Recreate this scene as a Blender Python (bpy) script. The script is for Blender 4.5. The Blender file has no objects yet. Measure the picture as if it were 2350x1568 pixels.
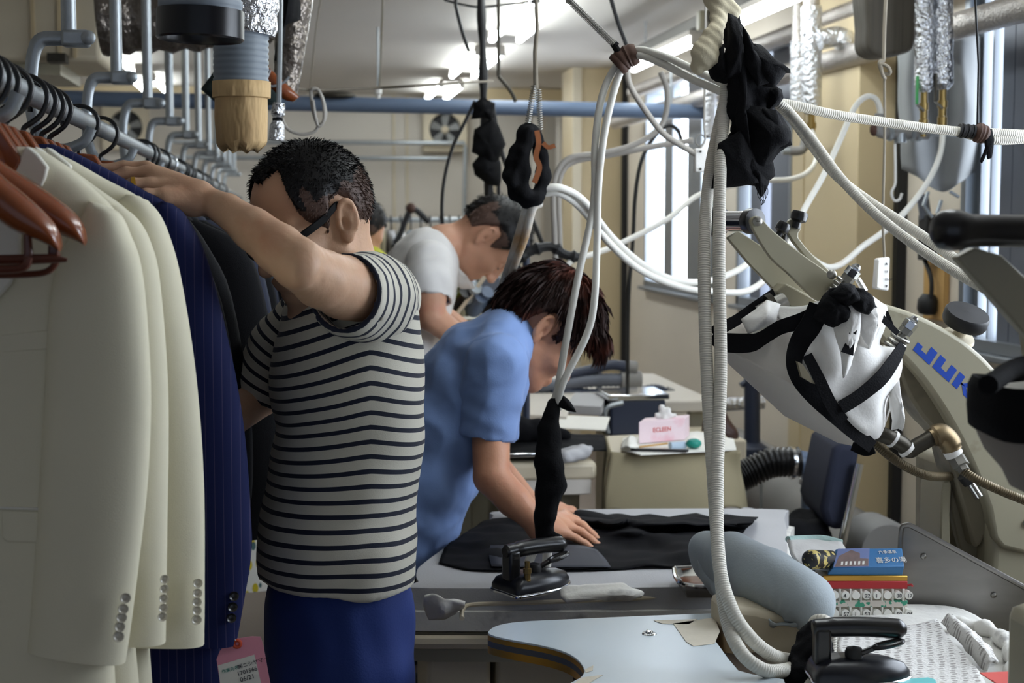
import bpy, bmesh, math, random
import numpy as np
from mathutils import Vector, Matrix, noise, Quaternion
random.seed(7); RNG = np.random.default_rng(7)
V = Vector; PI = math.pi
SC = bpy.context.scene; COL = SC.collection

# ------------------------------------------------------------------ camera
F = 3500.0                                   # focal length in pixels of the 2350 x 1568 frame
PITCH = math.atan(284.0 / F)
YAW = math.atan(495.0 / F * math.cos(PITCH))
CAM = V((0, 0, 1.5))
FWD = V((math.sin(YAW) * math.cos(PITCH), math.cos(YAW) * math.cos(PITCH), -math.sin(PITCH)))
RGT = V((math.cos(YAW), -math.sin(YAW), 0))
UPV = RGT.cross(FWD)
cd = bpy.data.cameras.new('camera'); cam = bpy.data.objects.new('camera', cd); COL.objects.link(cam)
cd.sensor_width = 36; cd.lens = 36 * F / 2350; cd.clip_start = 0.05
cam.matrix_world = Matrix((( RGT.x, UPV.x, -FWD.x, CAM.x), (RGT.y, UPV.y, -FWD.y, CAM.y), (RGT.z, UPV.z, -FWD.z, CAM.z), (0, 0, 0, 1)))
cd.dof.use_dof = True; cd.dof.focus_distance = 2.62; cd.dof.aperture_fstop = 6.0
SC.camera = cam

# ------------------------------------------------------------------ sky, exposure
w = bpy.data.worlds.new('daylight'); SC.world = w; w.use_nodes = True
w.node_tree.nodes['Background'].inputs[0].default_value = (0.62, 0.72, 0.9, 1)
w.node_tree.nodes['Background'].inputs[1].default_value = 0.44
SC.view_settings.view_transform = 'Standard'; SC.view_settings.look = 'None'
SC.view_settings.gamma = 1.0; SC.view_settings.use_curve_mapping = False
SC.view_settings.exposure = 0.08
PANE_LIGHT = 8.5        # daylight on the frosted window panes
TUBE_LIGHT = 18.0        # fluorescent tubes

# ------------------------------------------------------------------ pixel -> place
def ray(px, py): return FWD + RGT * ((px - 1175) / F) + UPV * ((784 - py) / F)
def P(px, py, Y):
    d = ray(px, py); return CAM + d * (Y / d.y)
def PX(px, py, X):
    d = ray(px, py); return CAM + d * (X / d.x)
def PZ(px, py, z):
    d = ray(px, py); return CAM + d * ((z - 1.5) / d.z)
def poly(pts, Y): return [P(a, b, Y) for a, b in pts]

# ------------------------------------------------------------------ tagging
def tag(o, label=None, cat=None, group=None, kind=None):
    if label: o['label'] = label
    if cat: o['category'] = cat
    if group: o['group'] = group
    if kind: o['kind'] = kind
    return o
ROOT = {}
def thing(name, loc, label, cat, group=None):
    o = bpy.data.objects.new(name, None); COL.objects.link(o)
    o.location = loc; o.empty_display_size = 0.05
    ROOT[o.name] = V(loc)
    return tag(o, label, cat, group)
def offs(parent):
    p = parent
    while p is not None and p.parent is not None: p = p.parent
    return ROOT.get(p.name, V((0, 0, 0))) if p is not None else V((0, 0, 0))

def link_mesh(name, verts, faces, mat, parent=None, smooth=True, angle=40, attrs=None, bevel=0, sub=0, solid=0, bseg=2):
    me = bpy.data.meshes.new(name)
    o = bpy.data.objects.new(name, me)
    off = offs(parent)
    vs = np.asarray([tuple(v) for v in verts], dtype=np.float64).reshape(-1, 3)
    if parent is None:
        c = (vs.min(0) + vs.max(0)) / 2; off = V((c[0], c[1], vs.min(0)[2])); o.location = off; ROOT[o.name] = off
    vs = vs - np.array(off)
    me.from_pydata(vs.tolist(), [], faces)
    if attrs:
        for k, a in attrs.items():
            at = me.attributes.new(k, 'FLOAT', 'POINT'); at.data.foreach_set('value', np.asarray(a, dtype=np.float32))
    if mat: me.materials.append(mat)
    me.update()
    if smooth:
        me.polygons.foreach_set('use_smooth', [True] * len(me.polygons))
        if angle < 180: me.set_sharp_from_angle(angle=math.radians(angle))
    COL.objects.link(o)
    if parent is not None: o.parent = parent
    if parent is None: ROOT[o.name] = off
    if solid:
        m = o.modifiers.new('thickness', 'SOLIDIFY'); m.thickness = solid; m.offset = 0
    if bevel:
        m = o.modifiers.new('bevel', 'BEVEL'); m.width = bevel; m.segments = bseg; m.limit_method = 'ANGLE'; m.angle_limit = math.radians(35); m.harden_normals = False
    if sub:
        m = o.modifiers.new('subdivision', 'SUBSURF'); m.levels = sub; m.render_levels = sub
    return o

def cr(pts, n=8, closed=False):
    """Catmull-Rom through the points; tuples may carry extra values."""
    A = [np.array(tuple(p), float) for p in pts]; out = []
    m = len(A); segs = m if closed else m - 1
    for i in range(segs):
        p1, p2 = A[i], A[(i + 1) % m]
        p0 = A[i - 1] if (i > 0 or closed) else 2 * p1 - p2
        p3 = A[(i + 2) % m] if (i + 2 < m or closed) else 2 * p2 - p1
        for k in range(n):
            t = k / n
            out.append(0.5 * ((2 * p1) + (-p0 + p2) * t + (2 * p0 - 5 * p1 + 4 * p2 - p3) * t * t + (-p0 + 3 * p1 - 3 * p2 + p3) * t ** 3))
    if not closed: out.append(A[-1])
    return [V(o) if len(o) == 3 else o for o in out]

class MB:
    def __init__(s): s.v = []; s.f = []; s.a = []
    def add(s, vs, fs, a=None):
        b = len(s.v); s.v += [V(x) for x in vs]; s.f += [[i + b for i in f] for f in fs]
        s.a += list(a) if a is not None else [0.0] * len(vs); return s
    def box(s, c, d, R=None):
        c = V(c); vs = []
        for x in (-.5, .5):
            for y in (-.5, .5):
                for z in (-.5, .5):
                    q = V((x * d[0], y * d[1], z * d[2])); vs.append(c + (R @ q if R else q))
        return s.add(vs, [(0, 1, 3, 2), (4, 6, 7, 5), (0, 4, 5, 1), (2, 3, 7, 6), (0, 2, 6, 4), (1, 5, 7, 3)])
    def beam(s, a, b, w, h, up=(0, 0, 1)):
        a, b = V(a), V(b); x = (b - a).normalized(); z = V(up); z = (z - x * z.dot(x)).normalized(); y = z.cross(x)
        R = Matrix((x, y, z)).transposed(); return s.box((a + b) / 2, ((b - a).length, w, h), R)
    def tube(s, pts, r, n=12, caps=True, closed=False, flat=1.0, up=None):
        pts = [V(p) for p in pts]; m = len(pts)
        rs = list(r) if hasattr(r, '__len__') else [r] * m
        T = []
        for i in range(m):
            a = pts[i - 1] if (i > 0 or closed) else pts[i]; b = pts[(i + 1) % m] if (i < m - 1 or closed) else pts[i]
            t = (b - a); T.append(t.normalized() if t.length > 1e-9 else V((0, 0, 1)))
        u = V(up) if up else (V((0, 0, 1)) if abs(T[0].z) < .9 else V((1, 0, 0)))
        u = (u - T[0] * u.dot(T[0])).normalized()
        vs, av, L = [], [], 0.0
        for i in range(m):
            if i: L += (pts[i] - pts[i - 1]).length
            u = (u - T[i] * u.dot(T[i])).normalized(); w_ = T[i].cross(u)
            for k in range(n):
                an = 2 * PI * k / n
                vs.append(pts[i] + (u * math.cos(an) * flat + w_ * math.sin(an)) * rs[i]); av.append(L)
        fs = []
        for i in range(m if closed else m - 1):
            j = (i + 1) % m
            for k in range(n):
                l = (k + 1) % n; fs.append((i * n + k, i * n + l, j * n + l, j * n + k))
        if caps and not closed:
            fs.append(tuple(range(n))[::-1]); fs.append(tuple((m - 1) * n + k for k in range(n)))
        return s.add(vs, fs, av)
    def lathe(s, prof, o, ax=(0, 0, 1), n=24, cap=True):
        o = V(o); z = V(ax).normalized(); u = z.orthogonal().normalized(); w_ = z.cross(u); vs, fs, av = [], [], []
        for r, h in prof:
            for k in range(n):
                an = 2 * PI * k / n; vs.append(o + z * h + (u * math.cos(an) + w_ * math.sin(an)) * r); av.append(h)
        for i in range(len(prof) - 1):
            for k in range(n):
                l = (k + 1) % n; fs.append((i * n + k, i * n + l, (i + 1) * n + l, (i + 1) * n + k))
        if cap:
            if prof[0][0] > 1e-6: fs.append(tuple(range(n))[::-1])
            if prof[-1][0] > 1e-6: fs.append(tuple((len(prof) - 1) * n + k for k in range(n)))
        return s.add(vs, fs, av)
    def prism(s, pts, vec):
        pts = [V(p) for p in pts]; vec = V(vec); n = len(pts)
        nr = V((0, 0, 0))
        for i in range(n): nr += pts[i].cross(pts[(i + 1) % n])
        if nr.dot(vec) > 0: pts = pts[::-1]
        fs = [tuple(range(n)), tuple(range(2 * n - 1, n - 1, -1))]
        for i in range(n):
            j = (i + 1) % n; fs.append((i, i + n, j + n, j))
        return s.add(pts + [p + vec for p in pts], fs)
    def ribbon(s, pts, wd, th, up=(0, -1, 0)):
        """flat strip of width wd along pts; up is the face normal."""
        pts = [V(p) for p in pts]; m = len(pts); vs, fs = [], []
        for i in range(m):
            t = (pts[min(i + 1, m - 1)] - pts[max(i - 1, 0)]).normalized(); n_ = V(up) if not callable(up) else V(up(i)); n_ = (n_ - t * n_.dot(t)).normalized(); sd = t.cross(n_)
            w_ = wd[i] if hasattr(wd, '__len__') else wd
            for a, b in ((-.5, -.5), (.5, -.5), (.5, .5), (-.5, .5)): vs.append(pts[i] + sd * a * w_ + n_ * b * th)
        for i in range(m - 1):
            for k in range(4):
                l = (k + 1) % 4; fs.append((i * 4 + k, i * 4 + l, i * 4 + 4 + l, i * 4 + 4 + k))
        fs += [(3, 2, 1, 0), tuple((m - 1) * 4 + k for k in range(4))]
        return s.add(vs, fs)
    def grid(s, rows):
        h, w_ = len(rows), len(rows[0]); b = [p for r_ in rows for p in r_]
        return s.add(b, [(i * w_ + j, i * w_ + j + 1, (i + 1) * w_ + j + 1, (i + 1) * w_ + j) for i in range(h - 1) for j in range(w_ - 1)])
    def ball(s, c, r, n=12, R=None):
        c = V(c); r = V(r) if hasattr(r, '__len__') else V((r, r, r)); vs, fs = [], []
        m = n // 2
        for i in range(m + 1):
            th = PI * i / m
            for k in range(n):
                q = V((math.sin(th) * math.cos(2 * PI * k / n) * r.x, math.sin(th) * math.sin(2 * PI * k / n) * r.y, math.cos(th) * r.z)); vs.append(c + (R @ q if R else q))
        for i in range(m):
            for k in range(n):
                l = (k + 1) % n; fs.append((i * n + k, (i + 1) * n + k, (i + 1) * n + l, i * n + l))
        return s.add(vs, fs)
    def build(s, name, mat, parent=None, **kw):
        return link_mesh(name, s.v, s.f, mat, parent, attrs={'len': s.a} if any(s.a) else None, **kw)

def sheet(rows, nu=4, nv=4):
    """bicubic refinement of a control grid of 3D points."""
    R1 = [cr(r, nu) for r in rows]
    cols = [cr([R1[i][j] for i in range(len(R1))], nv) for j in range(len(R1[0]))]
    return [[cols[j][i] for j in range(len(cols))] for i in range(len(cols[0]))]
def rumple(rows, amp, sc, seed=0, ax=None):
    out = []
    for r in rows:
        q = []
        for p in r:
            n_ = noise.noise_vector(p * sc + V((seed, seed * 2, 0))); q.append(p + (V(ax) * n_.x if ax else n_) * amp)
        out.append(q)
    return out

# ------------------------------------------------------------------ smooth solid modelling (signed distance -> surface nets)
class SDF:
    def __init__(s, h=.005): s.h = h; s.p = []
    def cap(s, a, b, ra, rb=None, k=.015, flat=None, op='+'):
        s.p.append(('cap', np.array(a, float), np.array(b, float), ra, ra if rb is None else rb, k, flat, op)); return s
    def chain(s, pts, rs, k=.015, flat=None):
        for i in range(len(pts) - 1): s.cap(pts[i], pts[i + 1], rs[i], rs[i + 1], k if i == 0 else min(k, .006), flat)
        return s
    def ell(s, c, r, R=None, k=.015, op='+'):
        s.p.append(('ell', np.array(c, float), np.array(r, float), np.array(R, float) if R is not None else np.eye(3), k, op)); return s
    def fn(s, f, op='i'): s.p.append(('fn', f, op)); return s
    def mesh(s):
        h = s.h; lo = np.full(3, 1e9); hi = -lo
        for p in s.p:
            if p[0] == 'cap' and p[7] == '+':
                for c, r in ((p[1], p[3]), (p[2], p[4])): lo = np.minimum(lo, c - r); hi = np.maximum(hi, c + r)
            elif p[0] == 'ell' and p[5] == '+':
                ext = np.sqrt(((p[3] * p[2][None, :]) ** 2).sum(1)); lo = np.minimum(lo, p[1] - ext); hi = np.maximum(hi, p[1] + ext)
        lo -= 4 * h; hi += 4 * h
        n = np.ceil((hi - lo) / h).astype(int) + 1
        ax = [lo[i] + h * np.arange(n[i]) for i in range(3)]
        D = np.full(tuple(n), .2, np.float32)
        for p in s.p:
            if p[0] == 'fn':
                X = np.stack(np.meshgrid(*ax, indexing='ij'), -1); d = p[1](X); D = (np.maximum(D, d) if p[2] == 'i' else np.minimum(D, d)).astype(np.float32); continue
            if p[0] == 'cap':
                _, a, b, ra, rb, k, flat, op = p; R_ = max(ra, rb); l_ = np.minimum(a, b) - R_ - k - 3 * h; h_ = np.maximum(a, b) + R_ + k + 3 * h
            else:
                _, c, r, R, k, op = p; e = np.sqrt(((R * r[None, :]) ** 2).sum(1)); l_ = c - e - k - 3 * h; h_ = c + e + k + 3 * h
            i0 = np.maximum(0, np.floor((l_ - lo) / h).astype(int)); i1 = np.minimum(n, np.ceil((h_ - lo) / h).astype(int) + 1)
            if (i1 <= i0).any(): continue
            sl = tuple(slice(i0[i], i1[i]) for i in range(3))
            G = np.stack(np.meshgrid(*[ax[i][sl[i]] for i in range(3)], indexing='ij'), -1)
            if p[0] == 'cap':
                f = 1.0
                if flat is not None:
                    nn, f = np.array(flat[0], float), flat[1]; nn = nn / np.linalg.norm(nn)
                    sq = lambda q: q + nn * (((q - a) @ nn)[..., None]) * (1 / f - 1)
                    G = sq(G); b = sq(b)
                ab = b - a; L2 = max(ab @ ab, 1e-12); t = np.clip(((G - a) @ ab) / L2, 0, 1)
                d = np.linalg.norm(G - a - t[..., None] * ab, axis=-1) - (ra + (rb - ra) * t)
                if f < 1: d = d * (.5 + .5 * f)
            else:
                q = (G - c) @ R; k0 = np.linalg.norm(q / r, axis=-1); k1 = np.linalg.norm(q / (r * r), axis=-1) + 1e-9; d = k0 * (k0 - 1) / k1
                d = np.where(k0 < 1e-3, -r.min(), d)
            o = D[sl]
            if op == '+':
                hh = np.maximum(k - np.abs(o - d), 0) / k; D[sl] = np.minimum(o, d) - hh * hh * k * .25
            else:
                hh = np.maximum(k - np.abs(o + d), 0) / k; D[sl] = np.maximum(o, -d) + hh * hh * k * .25
        s.D = D; s.lo = lo
        return nets(D, lo, h)

def nets(D, lo, h):
    S = D < 0
    nx, ny, nz = D.shape
    cnt = np.zeros((nx - 1, ny - 1, nz - 1), np.int8); 
    for dx in (0, 1):
        for dy in (0, 1):
            for dz in (0, 1): cnt += S[dx:nx - 1 + dx, dy:ny - 1 + dy, dz:nz - 1 + dz]
    act = np.argwhere((cnt > 0) & (cnt < 8))
    idx = -np.ones(cnt.shape, np.int64); idx[tuple(act.T)] = np.arange(len(act))
    acc = np.zeros((len(act), 3)); num = np.zeros(len(act))
    cs = [(0, 0, 0), (1, 0, 0), (0, 1, 0), (1, 1, 0), (0, 0, 1), (1, 0, 1), (0, 1, 1), (1, 1, 1)]
    val = [D[act[:, 0] + c[0], act[:, 1] + c[1], act[:, 2] + c[2]].astype(float) for c in cs]
    for i in range(8):
        for j in range(i + 1, 8):
            if sum(abs(cs[i][q] - cs[j][q]) for q in range(3)) != 1: continue
            m = (val[i] < 0) != (val[j] < 0); t = np.where(m, val[i] / np.where(m, val[i] - val[j], 1), 0)
            pt = np.array(cs[i])[None] + t[:, None] * (np.array(cs[j]) - np.array(cs[i]))[None]
            acc += np.where(m[:, None], pt, 0); num += m
    verts = lo + h * (act + acc / np.maximum(num, 1)[:, None])
    faces = []
    for a in range(3):
        b, c = (a + 1) % 3, (a + 2) % 3
        s0 = [slice(None)] * 3; s1 = [slice(None)] * 3; s0[a] = slice(0, -1); s1[a] = slice(1, None)
        A, B = S[tuple(s0)], S[tuple(s1)]
        e = np.argwhere(A != B)
        e = e[(e[:, b] > 0) & (e[:, c] > 0) & (e[:, b] < D.shape[b] - 1) & (e[:, c] < D.shape[c] - 1)]
        if not len(e): continue
        ins = A[tuple(e.T)]
        q = []
        for db, dc in ((-1, -1), (0, -1), (0, 0), (-1, 0)):
            u = e.copy(); u[:, b] += db; u[:, c] += dc; q.append(idx[tuple(u.T)])
        q = np.stack(q, 1); q[~ins] = q[~ins][:, ::-1]
        faces.append(q)
    return verts, np.concatenate(faces)
def vnormals(v, f):
    n = np.cross(v[f[:, 2]] - v[f[:, 0]], v[f[:, 3]] - v[f[:, 1]]); out = np.zeros_like(v)
    for k in range(4): np.add.at(out, f[:, k], n)
    return out / (np.linalg.norm(out, axis=1)[:, None] + 1e-12)
def relax(v, f, n=1, lam=.5):
    for _ in range(n):
        acc = np.zeros_like(v); c = np.zeros(len(v))
        for k in range(4):
            np.add.at(acc, f[:, k], v[f[:, (k + 1) % 4]]); np.add.at(c, f[:, k], 1); np.add.at(acc, f[:, (k + 1) % 4], v[f[:, k]]); np.add.at(c, f[:, (k + 1) % 4], 1)
        v = v + lam * (acc / c[:, None] - v)
    return v
def lump(v, sc, seed=0):
    return np.array([noise.noise(V(p) * sc + V((seed, seed * 1.7, 0))) for p in v])

# ------------------------------------------------------------------ materials
def lin(c):
    if isinstance(c, str): c = [int(c[i:i + 2], 16) / 255 for i in (0, 2, 4)]
    elif max(c) > 1.001: c = [x / 255 for x in c]
    return tuple((x / 12.92 if x <= .04045 else ((x + .055) / 1.055) ** 2.4) for x in c) + (1,)
MATS = {}
def mat(name, col, rough=.6, metal=0, var=.12, vs=6, bump=0, bs=80, spec=.5, emit=None, es=0, coat=0, sheen=0, sss=0, trans=0, alpha=1, stretch=None, col2=None, c2lo=.5, c2hi=.7, c2s=8, bd=.004):
    m = bpy.data.materials.new(name); m.use_nodes = True; nt = m.node_tree; N = nt.nodes; b = N['Principled BSDF']
    c = lin(col); L = nt.links.new
    b.inputs['Roughness'].default_value = rough; b.inputs['Metallic'].default_value = metal
    b.inputs['Specular IOR Level'].default_value = spec
    if coat: b.inputs['Coat Weight'].default_value = coat; b.inputs['Coat Roughness'].default_value = .08
    if sheen: b.inputs['Sheen Weight'].default_value = sheen; b.inputs['Sheen Roughness'].default_value = .5
    if sss: b.inputs['Subsurface Weight'].default_value = sss; b.inputs['Subsurface Radius'].default_value = (.012, .005, .003); b.inputs['Subsurface Scale'].default_value = 1
    if trans: b.inputs['Transmission Weight'].default_value = trans
    b.inputs['Alpha'].default_value = alpha
    if emit: b.inputs['Emission Color'].default_value = lin(emit); b.inputs['Emission Strength'].default_value = es
    tc = N.new('ShaderNodeTexCoord'); src = tc.outputs['Object']
    if stretch:
        mp = N.new('ShaderNodeMapping'); mp.inputs['Scale'].default_value = stretch; L(src, mp.inputs[0]); src = mp.outputs[0]
    out = None
    if var:
        nz = N.new('ShaderNodeTexNoise'); nz.inputs['Scale'].default_value = vs; nz.inputs['Detail'].default_value = 5; L(src, nz.inputs['Vector'])
        mx = N.new('ShaderNodeMix'); mx.data_type = 'RGBA'
        mx.inputs[6].default_value = tuple(x * (1 - var) for x in c[:3]) + (1,); mx.inputs[7].default_value = tuple(min(1, x * (1 + var)) for x in c[:3]) + (1,)
        L(nz.outputs['Fac'], mx.inputs[0]); out = mx.outputs[2]
    if col2:
        n2 = N.new('ShaderNodeTexNoise'); n2.inputs['Scale'].default_value = c2s; n2.inputs['Detail'].default_value = 6; L(src, n2.inputs['Vector'])
        rp = N.new('ShaderNodeMapRange'); rp.inputs[1].default_value = c2lo; rp.inputs[2].default_value = c2hi; L(n2.outputs['Fac'], rp.inputs[0])
        m2 = N.new('ShaderNodeMix'); m2.data_type = 'RGBA'; L(rp.outputs[0], m2.inputs[0])
        if out: L(out, m2.inputs[6])
        else: m2.inputs[6].default_value = c
        m2.inputs[7].default_value = lin(col2); out = m2.outputs[2]
    if out: L(out, b.inputs['Base Color'])
    else: b.inputs['Base Color'].default_value = c
    if bump:
        nb = N.new('ShaderNodeTexNoise'); nb.inputs['Scale'].default_value = bs; nb.inputs['Detail'].default_value = 3; L(src, nb.inputs['Vector'])
        bp = N.new('ShaderNodeBump'); bp.inputs['Strength'].default_value = bump; bp.inputs['Distance'].default_value = bd; L(nb.outputs['Fac'], bp.inputs['Height']); L(bp.outputs[0], b.inputs['Normal'])
    MATS[name] = m; return m
def ribs(m, pitch, strength=.6, attr='len'):
    """rings along a hose, read from its length coordinate."""
    nt = m.node_tree; N = nt.nodes; L = nt.links.new; b = N['Principled BSDF']
    at = N.new('ShaderNodeAttribute'); at.attribute_name = attr
    mu = N.new('ShaderNodeMath'); mu.operation = 'MULTIPLY'; mu.inputs[1].default_value = 2 * PI / pitch; L(at.outputs['Fac'], mu.inputs[0])
    si = N.new('ShaderNodeMath'); si.operation = 'SINE'; L(mu.outputs[0], si.inputs[0])
    bp = N.new('ShaderNodeBump'); bp.inputs['Strength'].default_value = strength; bp.inputs['Distance'].default_value = pitch * .3; L(si.outputs[0], bp.inputs['Height']); L(bp.outputs[0], b.inputs['Normal'])
    return m
def banded(m, attr, pitch, duty, c1, c2, off=0):
    """two-colour stripes woven along a mesh attribute."""
    nt = m.node_tree; N = nt.nodes; L = nt.links.new; b = N['Principled BSDF']
    at = N.new('ShaderNodeAttribute'); at.attribute_name = attr
    a1 = N.new('ShaderNodeMath'); a1.operation = 'ADD'; a1.inputs[1].default_value = 100 * pitch + off; L(at.outputs['Fac'], a1.inputs[0])
    dv = N.new('ShaderNodeMath'); dv.operation = 'DIVIDE'; dv.inputs[1].default_value = pitch; L(a1.outputs[0], dv.inputs[0])
    fr = N.new('ShaderNodeMath'); fr.operation = 'FRACT'; L(dv.outputs[0], fr.inputs[0])
    lt = N.new('ShaderNodeMath'); lt.operation = 'LESS_THAN'; lt.inputs[1].default_value = duty; L(fr.outputs[0], lt.inputs[0])
    mx = N.new('ShaderNodeMix'); mx.data_type = 'RGBA'; mx.inputs[6].default_value = lin(c1); mx.inputs[7].default_value = lin(c2); L(lt.outputs[0], mx.inputs[0])
    L(mx.outputs[2], b.inputs['Base Color']); return m

M = dict(
    wall=mat('painted_panel_wall', (206, 200, 190), .7, var=.05, vs=2),
    wallr=mat('beige_wall_panel', (216, 206, 190), .65, var=.05, vs=2),
    ceil=mat('ceiling_board', (205, 199, 190), .8, var=.05, vs=1.5),
    floor=mat('worn_vinyl_floor', (120, 108, 100), .45, var=.15, vs=3),
    tan=mat('tan_pillar_paint', (202, 184, 148), .6, var=.06, vs=2),
    cream=mat('cream_metal_paint', (205, 194, 170), .5, var=.06, vs=3, col2=(150, 120, 80), c2lo=.68, c2hi=.8),
    alu=mat('anodised_aluminium', (140, 145, 150), .4, .7, var=.08),
    greyframe=mat('grey_window_frame', (98, 102, 112), .5, .2, var=.08),
    pane=mat('daylit_frosted_glass', (240, 244, 250), .5, emit=(232, 242, 255), es=PANE_LIGHT, var=0),
    tube_l=mat('lit_fluorescent_glass', (250, 250, 245), .4, emit=(240, 250, 255), es=TUBE_LIGHT, var=0),
    galv=mat('galvanised_steel', (168, 174, 178), .42, .75, var=.15, vs=40, bump=.1, bs=200),
    chrome=mat('chrome', (215, 218, 222), .12, 1, var=.04),
    steel=mat('worn_steel', (150, 148, 142), .38, .85, var=.2, vs=30, bump=.1),
    dsteel=mat('dark_oily_steel', (70, 66, 58), .45, .7, var=.3, vs=25, bump=.2),
    blackp=mat('black_plastic', (20, 20, 22), .28, var=.1, spec=.6),
    blackm=mat('matt_black_rubber', (22, 22, 24), .55, var=.2),
    blackc=mat('black_cloth', (14, 14, 17), .9, var=.3, vs=30, bump=.3, bs=300, spec=.2),
    blackfab=mat('black_wool_cloth', (17, 17, 20), .85, var=.2, vs=12, bump=.2, bs=500, spec=.15),
    bluepipe=mat('blue_grey_pvc', (92, 108, 132), .45, var=.1),
    hose=ribs(mat('white_braided_hose', (222, 218, 206), .6, var=.06, vs=9, col2=(190, 170, 130), c2lo=.6, c2hi=.85, c2s=4), .0042, .5),
    hose2=mat('white_silicone_hose', (226, 224, 216), .45, var=.05, vs=10, col2=(176, 134, 76), c2lo=.6, c2hi=.72, c2s=5),
    cable=mat('grey_cable', (165, 160, 152), .5, var=.05),
    foil=mat('crumpled_foil', (214, 216, 220), .22, .95, var=.1, bump=1, bs=70, bd=.014),
    foilmesh=mat('foil_mesh_wrap', (190, 184, 178), .36, .85, var=.2, vs=20, bump=.8, bs=120, bd=.008),
    blackfoil=mat('dark_shiny_film', (120, 112, 104), .3, .75, var=.5, vs=6, bump=1.0, bs=26, spec=.8, bd=.02),
    greyhose=mat('grey_pvc_hose', (128, 138, 148), .5, var=.08),
    blackgloss=mat('black_gloss_collar', (12, 13, 20), .28, var=.1, spec=.45),
    kraft=mat('kraft_paper', (206, 174, 126), .75, var=.16, vs=22, bump=1, bs=22, bd=.014, stretch=(1, 1, .35), col2=(120, 84, 44), c2lo=.6, c2hi=.85, c2s=10),
    brown=mat('brown_moulded_plastic', (132, 66, 28), .25, var=.12, vs=5, spec=.55, coat=.2),
    brownd=mat('dark_brown_plastic', (92, 46, 32), .3, var=.12, vs=5, spec=.5),
    creamsuit=mat('cream_suiting', (226, 220, 194), .8, var=.03, vs=4, bump=.12, bs=700, sheen=.15),
    satin=mat('cream_satin_collar', (226, 224, 212), .5, var=.03, bump=.05, bs=500),
    lining=mat('pale_lining', (220, 214, 190), .5, var=.04),
    laminate=mat('pale_blue_laminate', (196, 208, 216), .26, var=.04, vs=3, spec=.55),
    gold=mat('gold_edge_trim', (206, 158, 72), .3, .75, var=.2, vs=8),
    greyedge=mat('grey_edge_core', (78, 82, 92), .5, var=.1),
    darkwood=mat('dark_table_underside', (58, 46, 34), .8, var=.1),
    padcloth=mat('blue_grey_pad_cloth', (168, 178, 184), .8, var=.06, vs=6, bump=.15, bs=250, sheen=.1),
    boardcloth=mat('grey_board_cloth', (176, 176, 178), .8, var=.06, vs=8, bump=.15, bs=300),
    felt=mat('sooty_white_felt', (220, 218, 212), .95, var=.1, vs=20, bump=.5, bs=60, col2=(72, 72, 84), c2lo=.6, c2hi=.78, c2s=14),
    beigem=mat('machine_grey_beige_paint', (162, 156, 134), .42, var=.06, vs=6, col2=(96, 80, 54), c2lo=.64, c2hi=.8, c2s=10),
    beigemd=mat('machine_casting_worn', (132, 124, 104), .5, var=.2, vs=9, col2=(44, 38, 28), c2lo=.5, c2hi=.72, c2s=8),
    pearl=mat('pearl_button', (206, 200, 182), .25, var=.1, vs=60, spec=.7, coat=.4),
    white=mat('white_cotton', (232, 230, 226), .85, var=.04, vs=10, bump=.15, bs=200, sheen=.1),
    scorch=mat('scorched_white_cotton', (206, 200, 192), .8, var=.12, vs=5, bump=.08, bs=200),
    aluplate=mat('brushed_sheet_metal', (134, 131, 128), .34, .85, var=.25, vs=7, stretch=(1, 1, 4)),
    olive=mat('olive_grey_cloth', (150, 140, 112), .8, var=.06, vs=8, bump=.1, bs=300),
    greycloth=mat('grey_curtain_cloth', (150, 152, 152), .8, var=.06, vs=4),
    darkstrap=mat('ribbed_grey_webbing', (84, 78, 68), .7, var=.5, vs=60, stretch=(1, 1, .02), bump=.8, bs=90),
    paper=mat('white_paper', (232, 230, 222), .7, var=.03),
    pink=mat('pink_card', (224, 150, 170), .7, var=.04),
    red=mat('red_vinyl', (176, 40, 44), .5, var=.1),
    redpaper=mat('red_paper', (214, 84, 76), .7, var=.06),
    orange=mat('orange_ring', (196, 74, 44), .6, var=.05),
    brass=mat('brass', (156, 132, 82), .35, .85, var=.15),
    copper=mat('oxidised_copper', (150, 92, 58), .45, .6, var=.2),
    green=mat('green_valve_handle', (44, 150, 72), .4),
    goldm=mat('gold', (230, 180, 70), .2, 1, var=.1, vs=300),
    wood=mat('pale_wood', (196, 156, 96), .6, var=.1, vs=8, stretch=(8, 8, 1)),
    duct=mat('grey_duct', (134, 132, 130), .6, var=.1),
    slate=mat('dark_slate_blue_pvc', (42, 50, 70), .45, var=.1),
    navy=mat('navy_seat_fabric', (26, 32, 52), .85, var=.1, bump=.1, bs=400),
    teal=mat('teal_plastic', (20, 140, 126), .4),
    aqua=mat('aqua_plastic', (120, 208, 210), .4),
    jukiblue=mat('printed_blue', (22, 72, 178), .5, var=.03),
    ink=mat('dark_ink', (34, 36, 40), .7, var=0),
    inkgreen=mat('green_ink', (58, 140, 128), .7, var=0),
    rope=mat('grey_cord', (128, 120, 106), .8, var=.1),
    rust=mat('rust_tape', (74, 48, 36), .7, var=.3, vs=60),
    canvas=mat('off_white_canvas', (206, 196, 168), .8, var=.06, bump=.2, bs=200),
)
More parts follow.
